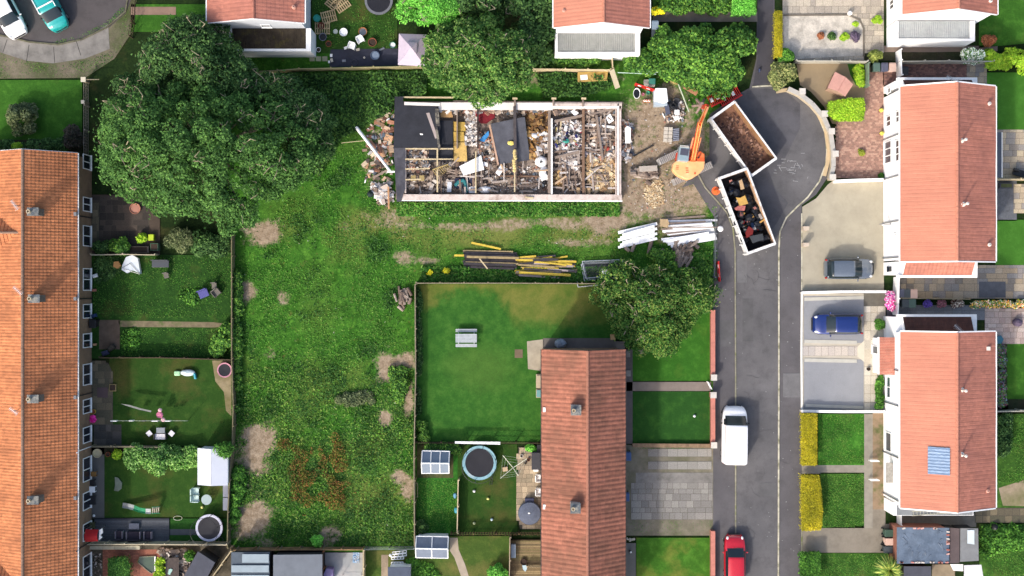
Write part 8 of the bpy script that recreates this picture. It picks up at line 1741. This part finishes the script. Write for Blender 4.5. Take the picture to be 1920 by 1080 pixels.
for lb, a, b_, r, h, m_, f in (('round teal bucket beside the pallets', 594, 34, .3, .35, plain('teal_plastic', c(50, 166, 150)), plain('teal_plastic', c(0, 0, 0))), ('white round garden table top lying on the grass', 644, 60, .34, .4, WPAINT, WPAINT), ('small pale round lid on the grass', 629, 59, .2, .2, plain('pale_lid', c(190, 200, 190)), plain('pale_lid', c(0, 0, 0))), ('grey blue round tub with black slot near the white wall', 605, 69, .32, .4, plain('blue_grey_tub', c(120, 126, 140)), BLACKP),
        ('orange rimmed bowl holding a grey pan', 680, 59, .36, .35, mat('rust_orange', c(190, 120, 70), .15), METAL), ('reddish brown fire bowl with a white scrap', 698, 79, .36, .4, mat('rust_red', c(150, 88, 66), .15), DSOIL), ('green watering tub beside the gazebo', 736, 84, .26, .4, plain('dark_teal', c(40, 120, 100)), WPAINT), ('clear round tub standing on the dark membrane', 703, 104, .38, .4, plain('steel_blue', c(92, 108, 130)), plain('steel_blue_light', c(130, 146, 166))),
        ('grey ring on the dark membrane', 665, 117, .28, .12, plain('dark_ring', c(70, 72, 84)), None), ('white pot ring near the house corner, the larger one', 597, 93, .2, .25, WPAINT, DSOIL), ('white pot ring near the house corner, the smaller one', 589, 99, .15, .25, WPAINT, DSOIL), ('dark brown basin lying on the second pallet', 602, 48, .28, .3, mat('oxblood', c(120, 54, 44), .1), None),
        ('small orange pot heap beside the yard path', 616, 82, .25, .3, TERR, DSOIL), ('round cream planter at the corner of the brown terrace', 182, 850, .38, .4, mat('cream_pot', c(226, 214, 176), .06), mat('cream_pot', c(0, 0, 0))), ('terracotta pot at the corner of the curved slide garden', 202, 852, .2, .35, TERR, DSOIL), ('terracotta pond bowl under the tree on the dark patio', 253, 391, .46, .3, mat('terracotta_wide', c(190, 130, 106), .08), mat('bowl_water', c(196, 140, 120), .06)), ('brown round pot on the timber deck', 981.5, 1054, .27, .4, mat('dark_brown_pot', c(74, 54, 50), .2, 8), DSOIL), ('dark pot beside the porch', 1629, 692, .15, .3, BLACKP, DSOIL), ('yellow planter beside the brown terrace wall', 174, 772, .22, .35, plain('yellow_pot', c(214, 180, 70)), TERR), ('small pot by the blue striped lounger', 372, 555, .1, .2, TERR, None), ('dark round lid beside the lilac trampoline', 414, 1012, .22, .1, plain('slate_lid', c(96, 100, 108)), None)):
 tub(lb, a, b_, r, h, m_, f, name='garden_pot', cat='pot')
F('flower_pot_plant', 'magenta flowers in a pot against the brown terrace wall', 'flowers', [(166, 782), (176, 780), (178, 790), (168, 794)], .3, .8, 420, .07, leafmat('magenta_flowers', [c(216, 30, 150), c(190, 20, 120), c(230, 80, 180)], .1), (.15, .3), trunk=False, zref=.6)
def pallet(label, px, py, rz, group='wooden pallets in the cluttered yard'):
 x, y, _ = G(px, py, .15); t = thing('wooden_pallet', label, 'pallet', (x, y, 0), rz, group); b = MB()
 for k in range(7): b.box(-.6 + k * .19, -.6 + k * .19 + .09, -.5, .5, .11, .13)
 b.build('deck_boards', mat('pallet_wood', c(196, 172, 132), .15, 4), t, world=False); b = MB()
 for s in (-.46, -.04, .4): b.box(-.6, .63, s, s + .08, .01, .108)
 b.build('bearers', mat('pallet_wood', c(0, 0, 0)), t, world=False)
pallet('square wooden pallet lying flat nearest the white house corner', 616, 31, .25); pallet('wooden pallet with a grey top leaning on another at the top of the yard', 641, 9, .6); pallet('wooden pallet under the grey topped one at the top of the yard', 625, 3, .9); pallet('wooden pallet under the dark brown basin', 604, 53, 0)
for lb, a, b_, rz in (('white plastic chair lying on the grass, nearest the orange bowl', 675, 74, .5), ('white plastic stool at the edge of the dark membrane', 659, 86, -.3)): gchair(lb, a, b_, rz, WPAINT, .5, .45, name='plastic_chair', group='white plastic chairs in the cluttered yard')
for k, a in enumerate((585, 597, 609)): p = G(a, 110, .1); MB().obox(p[0], p[1], 0, .42, .4, .08, rnd.uniform(-.1, .1)).build('stepping_stone', mat('mossy_stone', c(160, 160, 132), .12, 4), label=('pale stepping stone nearest the house corner', 'pale stepping stone in the middle of three', 'pale stepping stone nearest the dark membrane')[k], cat='stone')
for k, (a, b_, w, d) in enumerate(((621, 104, .2, .25), (671, 93, .3, .2), (716, 92, .45, .15), (648, 90, .25, .2), (683, 108, .15, .15), (645, 114, .3, .2), (617, 116, .15, .2), (622, 113, .2, .3))): p = G(a, b_, .1); MB().obox(p[0], p[1], .055, w, d, .08, rnd.uniform(-.5, .5)).build('scrap', (WPAINT, mat('cream_box', c(0, 0, 0)), METAL)[k % 3], label='small pale object on the dark membrane of the cluttered yard', cat='scrap', group='pale scraps on the membrane')
t = thing('ride_on_toy', 'white and mint green plastic ride-on toy lying on the lawn', 'toy', G(348, 699)); p = G(352, 699, .3); MB().ball(p[0], p[1], .25, .62, .28, .22, 14, .15).build('body', plain('toy_white', c(226, 244, 246)), t, smooth=True); p = G(332, 700, .2); MB().obox(p[0], p[1], .05, .5, .4, .2).build('green_base', plain('toy_mint', c(180, 232, 180)), t, bevel=.08); p = G(366, 705, .2); MB().obox(p[0], p[1], .05, .18, .5, .35, .2).build('blue_end', plain('toy_teal', c(70, 170, 186)), t, bevel=.05)
t = thing('washing_line', 'line with pink cushions and grey strip of washing hanging over the lawn', 'washing line', G(290, 775)); b = MB(); b.path([G(207, 789, 1.6), G(260, 789, 1.5), G(350, 789, 1.6)], .012); b.build('line', plain('line_white', c(0, 0, 0)), t)
MB().tube(G(352, 789, 0), G(352, 789, 1.7), .03).build('pole', METAL, t); PKC = plain('pink_cloth', c(236, 190, 196), .8)
for a, b_, r, m_ in ((299.5, 778, .28, plain('deep_pink_cloth', c(226, 130, 160), .8)), (300, 769, .17, PKC), (306, 787, .18, PKC)): p = G(a, b_, 1.1); MB().ball(p[0], p[1], 1.1, r, r, .12, 12, .15).build('cushion', m_, t)
for a, b_, w in ((214, 789, .5), (247, 788.5, .35), (270, 789, .25), (291, 789, .5), (315, 789, .45)): p = G(a, b_, 1.3); MB().obox(p[0], p[1], 1.1, w, .08, .4).build('hanging_cloth', WPAINT if w > .3 else BLACKP, t)
b = MB(); b.add([G(226, 757, 1.0), G(242, 759, 1.2), G(265, 766, 1.3), G(284, 770, 1.4), G(283, 773, 1.2), G(262, 768.5, 1.1), G(240, 762, 1.0)], [(0, 6, 5, 4, 3, 2, 1)]); b.build('grey_scarf', plain('grey_cloth', c(120, 124, 124), .8), t)
slab_item('tarpaulin', 'white tarpaulin heap on the rough grass beside the pale broken fence', 'tarpaulin', [(229, 498), (236, 482), (248, 478), (258, 484), (263, 513), (247, 506), (238, 512), (228, 506)], .5, .45, mat('white_tarp', c(232, 240, 246), .05, 2, .6, bump=.6, fine=4))
MB().tube(G(231, 504, .55), G(262, 514, .55), .02, n=5).path([Vector(G(228, 503, .55)), Vector(G(244, 494, .58)), Vector(G(262, 513, .55))], .02).build('tarpaulin_rope', METAL, label='thin rope over the white tarpaulin heap', cat='rope')
slab_item('planter_tub', 'orange brown planter next to the white tarpaulin heap', 'planter', [(213, 491), (222, 490), (226, 498), (220, 504), (212, 500)], .4, .35, mat('orange_clay', c(196, 146, 92), .1))
gchair('dark grey sun lounger with white ends on the rough grass', 300, 495, 0, plain('lounger_grey', c(76, 80, 86)), 1.4, .55, arms=False, name='sun_lounger', cat='lounger'); gchair('blue and white striped deckchair lying on the rough grass', 381, 551, .4, islandmat('stripe_blue', [c(96, 96, 160), c(80, 84, 140)]), .8, .6, arms=False, name='deckchair')
gchair('dark cushionless chair beside the striped deckchair', 405, 549, .7, mat('faded_grey', c(120, 116, 108), .1), .55, .5, name='garden_chair'); gchair('weathered small chair frame on the rough grass', 311, 517, .2, mat('faded_grey', c(0, 0, 0)), .4, .4, name='garden_chair', arms=False); gchair('grey chair at the eastern fence of the rough grass garden', 401, 536, .1, mat('faded_grey', c(0, 0, 0)), .4, .45, name='garden_chair', arms=False)
for lb, a, b_, rz, m_, w in (('black barbecue kettle box beside the trodden path', 208, 652, .6, mat('dark_box', c(70, 66, 58), .15), .6), ('dark blue folded pushchair frame beside the trodden path', 197, 662, .3, mat('blue_black_box', c(70, 74, 100), .2), .55), ('small tan brick planter at the brown terrace wall', 177, 646, 0, mat('tan_brick', c(206, 160, 120), .1), .25), ('white framed meter box on the ground by the wall', 173, 609, .1, WPAINT, .35), ('blue sack leaning at the wall of the brown terrace', 176, 592, .3, plain('denim_blue', c(50, 76, 120)), .4), ('pinkish bag by the brown terrace door', 176, 544, 0, mat('pink_tan', c(180, 120, 100), .1), .3), ('white plastic bag beside the ivy', 178, 517, .3, WPAINT, .4)):
 p = G(a, b_, .3); MB().obox(p[0], p[1], 0, w, w * .7, .4, rz).obox(p[0], p[1], .402, w * .8, w * .5, .06, rz + .2).build('garden_box', m_, label=lb, cat='box', bevel=.03)
for lb, a, b_, w, d, h, m_ in (('long grey concrete trough planter on the northern patio', 259, 468, 1.75, .55, .5, mat('trough_stone', c(120, 108, 98), .1)), ('lime green square plastic planter', 283, 445, .45, .5, .45, plain('lime_plastic', c(196, 220, 40))), ('dull green compost bin beside the long trough', 289, 463, .65, .6, .7, mat('compost_green', c(80, 110, 86), .1)), ('square planter box with white stones on the mossy slab patio', 211, 727, .55, .6, .25, mat('old_slats', c(0, 0, 0))), ('dark slate tiles panel in the mossy slab patio', 192, 736, .9, .85, .07, mat('violet_slate', c(104, 86, 86), .1))):
 p = G(a, b_, h); t = thing('planter_box', lb, 'planter', (p[0], p[1], 0)); MB().box(p[0] - w / 2, p[0] + w / 2, p[1] - d / 2, p[1] + d / 2, .04, h).build('body', m_, t, bevel=.02)
 if h > .2: MB().box(p[0] - w * .42, p[0] + w * .42, p[1] - d * .4, p[1] + d * .4, h + .002, h + .012).build('soil', DSOIL if 'lime' not in lb else m_, t)
t = thing('pond_liner', 'kidney shaped plastic pond shell on the lawn of the curved slide garden', 'pond', G(222, 907)); MB().prism([G(a, b_, .1)[:2] for a, b_ in ((215, 894), (222, 896), (229, 905), (228, 916), (222, 921), (214, 920), (216, 908))], .04, .14).build('shell', mat('pond_plastic', c(120, 132, 118), .2, 4, .4), t, bevel=.02)
t = thing('garden_pond', 'small green pond with white edge on the red block yard', 'pond', G(275, 1055)); MB().prism([G(a, b_, .1)[:2] for a, b_ in ((258, 1054), (262, 1044), (290, 1043), (291, 1070), (284, 1074), (272, 1066))], .03, .1).build('water', plain('pond_water', c(84, 100, 84), .06), t)
b = MB(); b.path([Vector(G(a, b_, .15)) for a, b_ in ((291, 1043), (291, 1070))], .07); b.build('white_edge', WPAINT, t); b = MB(); b.path([Vector(G(a, b_, .15)) for a, b_ in ((258, 1054), (262, 1044), (290, 1043))], .04); b.path([Vector(G(a, b_, .15)) for a, b_ in ((258, 1054), (272, 1066), (284, 1075), (291, 1071))], .04); b.build('stone_edge', KERB, t)
t = thing('garden_bench', 'dark boarded table with pale green gloves at the bottom edge', 'bench', G(324, 1065)); b = MB()
for k in range(9): p, q = G(314 + k * 2.4, 1046, .75), G(314 + k * 2.4, 1095, .75); b.box(p[0], p[0] + .09, q[1], p[1], .7, .75)
b.build('boards', mat('umber_boards', c(92, 82, 78), .15, 4), t); MB().obox(*G(326, 1036, .5)[:2], 0, .55, .45, .45, .1).build('end_seat', mat('umber_boards', c(0, 0, 0)), t); MB().box(gx(315), gx(334), gy(1095), gy(1048), 0, .695).build('frame', BLKW, t)
p = G(319, 1072, .8); MB().obox(p[0], p[1], .76, .2, .5, .05, -.5).obox(p[0] - .1, p[1], .76, .1, .45, .04, -.2).build('glove', plain('pale_mint_cloth', c(170, 206, 196), .8), label='pale green crumpled cloth on the dark boarded table', cat='cloth')
rubble('stony clutter between the dark table and the tilted shed', [(296, 1030), (350, 1030), (360, 1060), (350, 1095), (336, 1095), (334, 1046), (300, 1040)], 220, RUBB, .1, .45, .3)
rubble('white shingle strip at the terrace end by the red block yard', rect(172, 1036, 190, 1080), 60, RUBB, .06, .15, .1)
for lb, a, b_ in (('grey lean storage box beside the eastern fence, the upper one', 423, 920), ('grey storage box beside the eastern fence, the lower one', 423, 945)): p = G(a, b_, .6); MB().obox(p[0], p[1], 0, .38, 1.0, .6).obox(p[0], p[1], .602, .42, 1.04, .05).build('storage_box', mat('lavender_grey_box', c(140, 144, 158), .08), label=lb, cat='box')
t = thing('hula_hoop', 'white hoop lying across the grass edge of the grey deck', 'hoop', G(334, 971)); b = MB(); cx, cy, _ = G(334, 971)
for i in range(24): a0, a1 = i / 24 * 2 * PI, (i + 1) / 24 * 2 * PI; b.tube((cx + .36 * math.cos(a0), cy + .18 * math.sin(a0), .1), (cx + .36 * math.cos(a1), cy + .18 * math.sin(a1), .1), .02, n=5)
b.build('ring', plain('cream_plastic', c(206, 206, 180)), t)
for lb, a, b_, w, d, h, m_ in (('dark bistro seat by the brown terrace wall', 173, 938, .5, .75, .45, BLACKP), ('dark olive chair above the red canopy', 171, 985, .6, .5, .6, mat('olive_frame', c(84, 88, 60), .1)), ('brown dried fern basket on the terrace wall', 175, 889, .45, .4, .6, mat('dried_fern', c(150, 110, 60), .25, 8)), ('white topped side table under the terrace windows', 171, 918, .6, .5, .6, WPAINT), ('dark storage bench near the terrace windows', 172, 905, .45, .5, .5, BLACKP)):
 p = G(a, b_, h); t = thing('side_table', lb, 'furniture', (p[0], p[1], 0)); MB().box(p[0] - w / 2, p[0] + w / 2, p[1] - d / 2, p[1] + d / 2, h - .08, h).build('top', m_, t, bevel=.02)
 for sx in (-1, 1):
  for sy in (-1, 1): MB().box(p[0] + sx * (w / 2 - .05) - .02, p[0] + sx * (w / 2 - .05) + .02, p[1] + sy * (d / 2 - .05) - .02, p[1] + sy * (d / 2 - .05) + .02, 0, h - .082).build('leg', m_, t)
for k, y_ in enumerate((828.5, 831.5)): plank('white_plank', ('long white plank resting on the wire fence behind the trampoline, the upper one', 'long white plank resting on the wire fence behind the trampoline, the lower one')[k], 'plank', (853, y_ - (1 if k else 0)), (938, y_ + 1), 1.05, 1.05, .09, .06, WT)
t = thing('garden_store', 'dark roofed purple sided store against the red terrace eave', 'shed', G(1004, 866)); p = G(1005, 865, 1.2); MB().obox(p[0], p[1], 0, .65, 1.3, 1.1).build('walls', mat('purple_panel', c(96, 76, 130), .1), t); MB().obox(p[0], p[1], 1.101, .72, 1.4, .08).build('roof', mat('charcoal_roof', c(72, 72, 78), .1, 4), t); MB().obox(p[0], p[1] - .8, 0, .4, .25, .7).build('white_box', WPAINT, t)
slab_item('barbecue', 'black covered barbecue above the purple sided store', 'barbecue', [(1007, 834), (1015, 834), (1015, 848), (1007, 848)], .9, .8, BLACKP)
for lb, a, b_, m_ in (('potted plant on the warm slab patio, nearest the washing line', 985, 868, DSOIL), ('small pot on the warm slab patio beside the purple store', 991, 862, TERR), ('small white pot on the warm slab patio', 978, 855, WPAINT)): tub(lb, a, b_, .13, .25, m_, DSOIL, name='garden_pot', cat='pot')
slab_item('storage_bench', 'pale blue grey storage box at the side of the timber deck', 'box', [(958, 1021), (967, 1021), (967, 1046), (958, 1046)], .7, .6, plain('powder_blue', c(150, 168, 184)))
slab_item('cloth', 'crumpled pale blue and white cloth beside the brown round pot on the deck', 'cloth', [(979, 1060), (988, 1060), (988, 1067), (985, 1072), (981, 1068)], .4, .15, mat('pale_blue_cloth', c(190, 216, 226), .1, 6))
x, y, _ = G(1051, 644, .6); MB().ball(x, y, .4, .52, .42, .35, 12, .25).build('covered_heap', mat('clear_blue_plastic', c(150, 160, 172), .15, 4, .3), label='heap under pale grey plastic at the gable of the red terrace', cat='heap')
for lb, a, b_, w, d, h, m_ in (('wooden cold frame box beside the red terrace wall', 1010, 715, .42, 1.15, .5, mat('cold_frame', c(190, 176, 150), .1)), ('teal lidded box beside the wooden cold frame', 1010, 738, .42, .7, .5, plain('teal_grey', c(110, 160, 160)))):
 p = G(a, b_, h); t = thing('storage_box', lb, 'box', (p[0], p[1], 0)); MB().box(p[0] - w / 2, p[0] + w / 2, p[1] - d / 2, p[1] + d / 2, .04, h - .08).build('frame', mat('cold_frame', c(0, 0, 0)), t); MB().box(p[0] - w * .4, p[0] + w * .4, p[1] - d * .42, p[1] + d * .42, h - .079, h).build('lid', m_, t)
for lb, a, b_ in (('square pale paving block at the corner of the red terrace gable', 1177, 664), ('square pale paving block lower beside the red terrace', 1178, 700)): p = G(a, b_, .1); MB().obox(p[0], p[1], z1, .42, .5, .12).build('paving_block', CONC, label=lb, cat='block', bevel=.01)
t = thing('bird_table', 'wooden post with small house roof at the gable corner of the red terrace', 'bird table', G(1149, 632)); x, y, _ = G(1149, 632, 1.4); MB().tube((x, y, 0), (x, y, 1.2), .05).build('post', F_DARK, t); MB().obox(x, y, 1.2, .4, .45, .3, .05).build('house', mat('tan_door', c(0, 0, 0)), t)
for k in range(4):
 t = thing('plastic_ladder_frame', ('white plastic frame on the small lawn, topmost with the round knob', 'white plastic frame on the small lawn, second from the top', 'white plastic frame on the small lawn, third from the top', 'white plastic crate frame nearest the dark blue grey shed')[k], 'frame', G(748, 1045)); y_ = (1036, 1041, 1046, 1055)[k]; x0_, x1_ = (736, 732, 734, 734)[k], (762, 762, 757, 756)[k]; b = MB()
 b.tube(G(x0_, y_ - 1, .5), G(x1_, y_ - 4 + k, .5), .035); b.tube(G(x0_, y_ + 3, .5), G(x1_, y_ + k, .5), .035); b.build('rails', WPAINT, t); b = MB()
 for j in range(5): f = j / 4; b.tube(G(x0_ + (x1_ - x0_) * f, y_ - 1 - f * 3 + k * f, .5), G(x0_ + (x1_ - x0_) * f, y_ + 3 - f * 3 + k * f, .5), .03)
 b.build('rungs', WPAINT, t)
p = G(732, 1041, .6); MB().ball(p[0], p[1], .6, .13, .13, .1, 12).build('float', WPAINT, label='round white knob at the end of the plastic frames', cat='knob', smooth=True)
MB().tube(G(779, 906, .9), G(779, 932, .9), .02).tube(G(783, 906, .9), G(783, 932, .9), .02).tube(G(779, 906, .9), G(783, 906, .9), .02).tube(G(779, 932, .9), G(783, 932, .9), .02).build('leaning_frame', F_GREY, label='thin wooden frame leaning on the long fence by the greenhouse garden', cat='frame')
b = MB(); b.path([Vector(G(a, b_, .1)) for a, b_ in ((902, 884), (925, 888), (921, 900))], .03); p = G(921, 905, .2)
t = thing('trampoline_ladder', 'dark ladder standing at the side of the big trampoline', 'ladder', G(921, 900)); b = MB()
for s in (-2, 2): b.tube(G(922 + s, 892, .8), G(920 + s, 910, 0), .02)
for k in range(3): b.tube(G(920, 897 + k * 5, .6 - k * .2), G(924, 897 + k * 5, .6 - k * .2), .02)
b.build('frame', BLACKP, t)
for lb, a, b_, m_ in (('bundle of blue cloth at the pale dividing fence', 853, 930, plain('sky_blue_cloth', c(110, 170, 206), .8)), ('blue and white toy at the lower end of the pale dividing fence', 855, 957, plain('toy_teal', c(0, 0, 0)))): p = G(a, b_, .2); MB().ball(p[0], p[1], .15, .15, .25, .12, 8, .3).build('cloth_bundle', m_, label=lb, cat='cloth')
t = thing('garden_lounger', 'black folded garden lounger on the honey coloured patio at the right edge', 'lounger', G(1912, 325)); p = G(1912, 324, .5); MB().obox(p[0], p[1], .3, 1.0, .55, .1, -.3).build('seat', BLACKP, t); MB().obox(p[0] - .3, p[1] + .2, .41, .5, .12, .4, -.3).build('backrest', BLACKP, t); MB().obox(p[0], p[1], 0, .8, .4, .295, -.3).build('frame', METAL, t)
t = thing('cold_frame', 'dark long planter trough on the slate gravel', 'planter', G(1886, 348)); p = G(1887, 348, .4); MB().obox(p[0], p[1], 0, 1.1, .45, .4).build('body', mat('slate_black_roof', c(0, 0, 0)), t); MB().obox(p[0], p[1], .401, .9, .3, .02).build('soil', mat('moss_soil', c(84, 92, 60), .2), t)
bag('dusky purple shrub bag at the right edge of the pink patio', 1911, 605, .6, .4, .35, mat('dusky_plum', c(110, 96, 116), .15, 5), name='garden_bag'); slab_item('water_butt', 'teal blue tub in the corner by the pink patio and white gutter', 'tub', [(1869, 632), (1877, 629), (1882, 636), (1878, 644), (1869, 645)], .5, .45, plain('teal_blue_tub', c(50, 110, 130)))
bag('dark compost bag on the grass beyond the tarpaulined shed', 1867, 990, .5, .3, .3, BLACKP, name='garden_bag')
for lb, a, b_ in (('square pale catch basin box on the pavement beside the path tarmac', 1424, 132),): p = G(a, b_, .3); MB().obox(p[0], p[1], .05, .12, .25, .3).build('marker_stone', plain('slate_blue', c(70, 80, 110)), label='small dark blue object beside the footpath bend', cat='marker')
for lb, a, b_, s in (('white garden ornament on the pale gravel edging', 1593, 25, .2), ('yellow flower pot by the white wall above the bay window', 1652, 207, .18), ('yellow flower pot by the white wall below the bay window', 1653, 250, .18)):
 p = G(a, b_, .3); t = thing('garden_pot', lb, 'pot', (p[0], p[1], 0)); MB().lathe([(s * .6, .04), (s * .9, .3), (s * .7, .3), (.01, .25)], p[0], p[1], 14).build('body', WPAINT if 'ornament' in lb else TERR, t); MB().ball(p[0], p[1], .38, s, s, .14, 10, .3).build('top', plain('pot_yellow', c(230, 222, 90)) if 'yellow' in lb else WPAINT, t)
b = MB()
for k in range(16): p = G(rnd.uniform(1175, 1190), rnd.uniform(1009, 1016), .1); b.ball(p[0], p[1], .08, .08, .07, .06, 7, .2)
b.build('pebbles', mat('pale_pebble', c(214, 206, 186), .1, 8), label='pale pebbles in the bed at the corner of the mottled lawn', cat='pebbles', kind='stuff')
p = G(1182, 1036, .5); t = thing('garden_ornament', 'small dark ornament with white ball on the grey edge path', 'ornament', (p[0], p[1], 0)); MB().lathe([(.1, .06), (.05, .3), (.02, .45)], p[0], p[1], 10).build('stem', BLACKP, t); MB().ball(p[0] + .03, p[1] + .03, .5, .09, n=10).build('ball', WPAINT, t)
MB().tube(G(155, 149, 1.1), G(186, 149, 1.1), .04).build('top_rail', F_GREY, label='short rail from the white capped post under the tree', cat='rail')
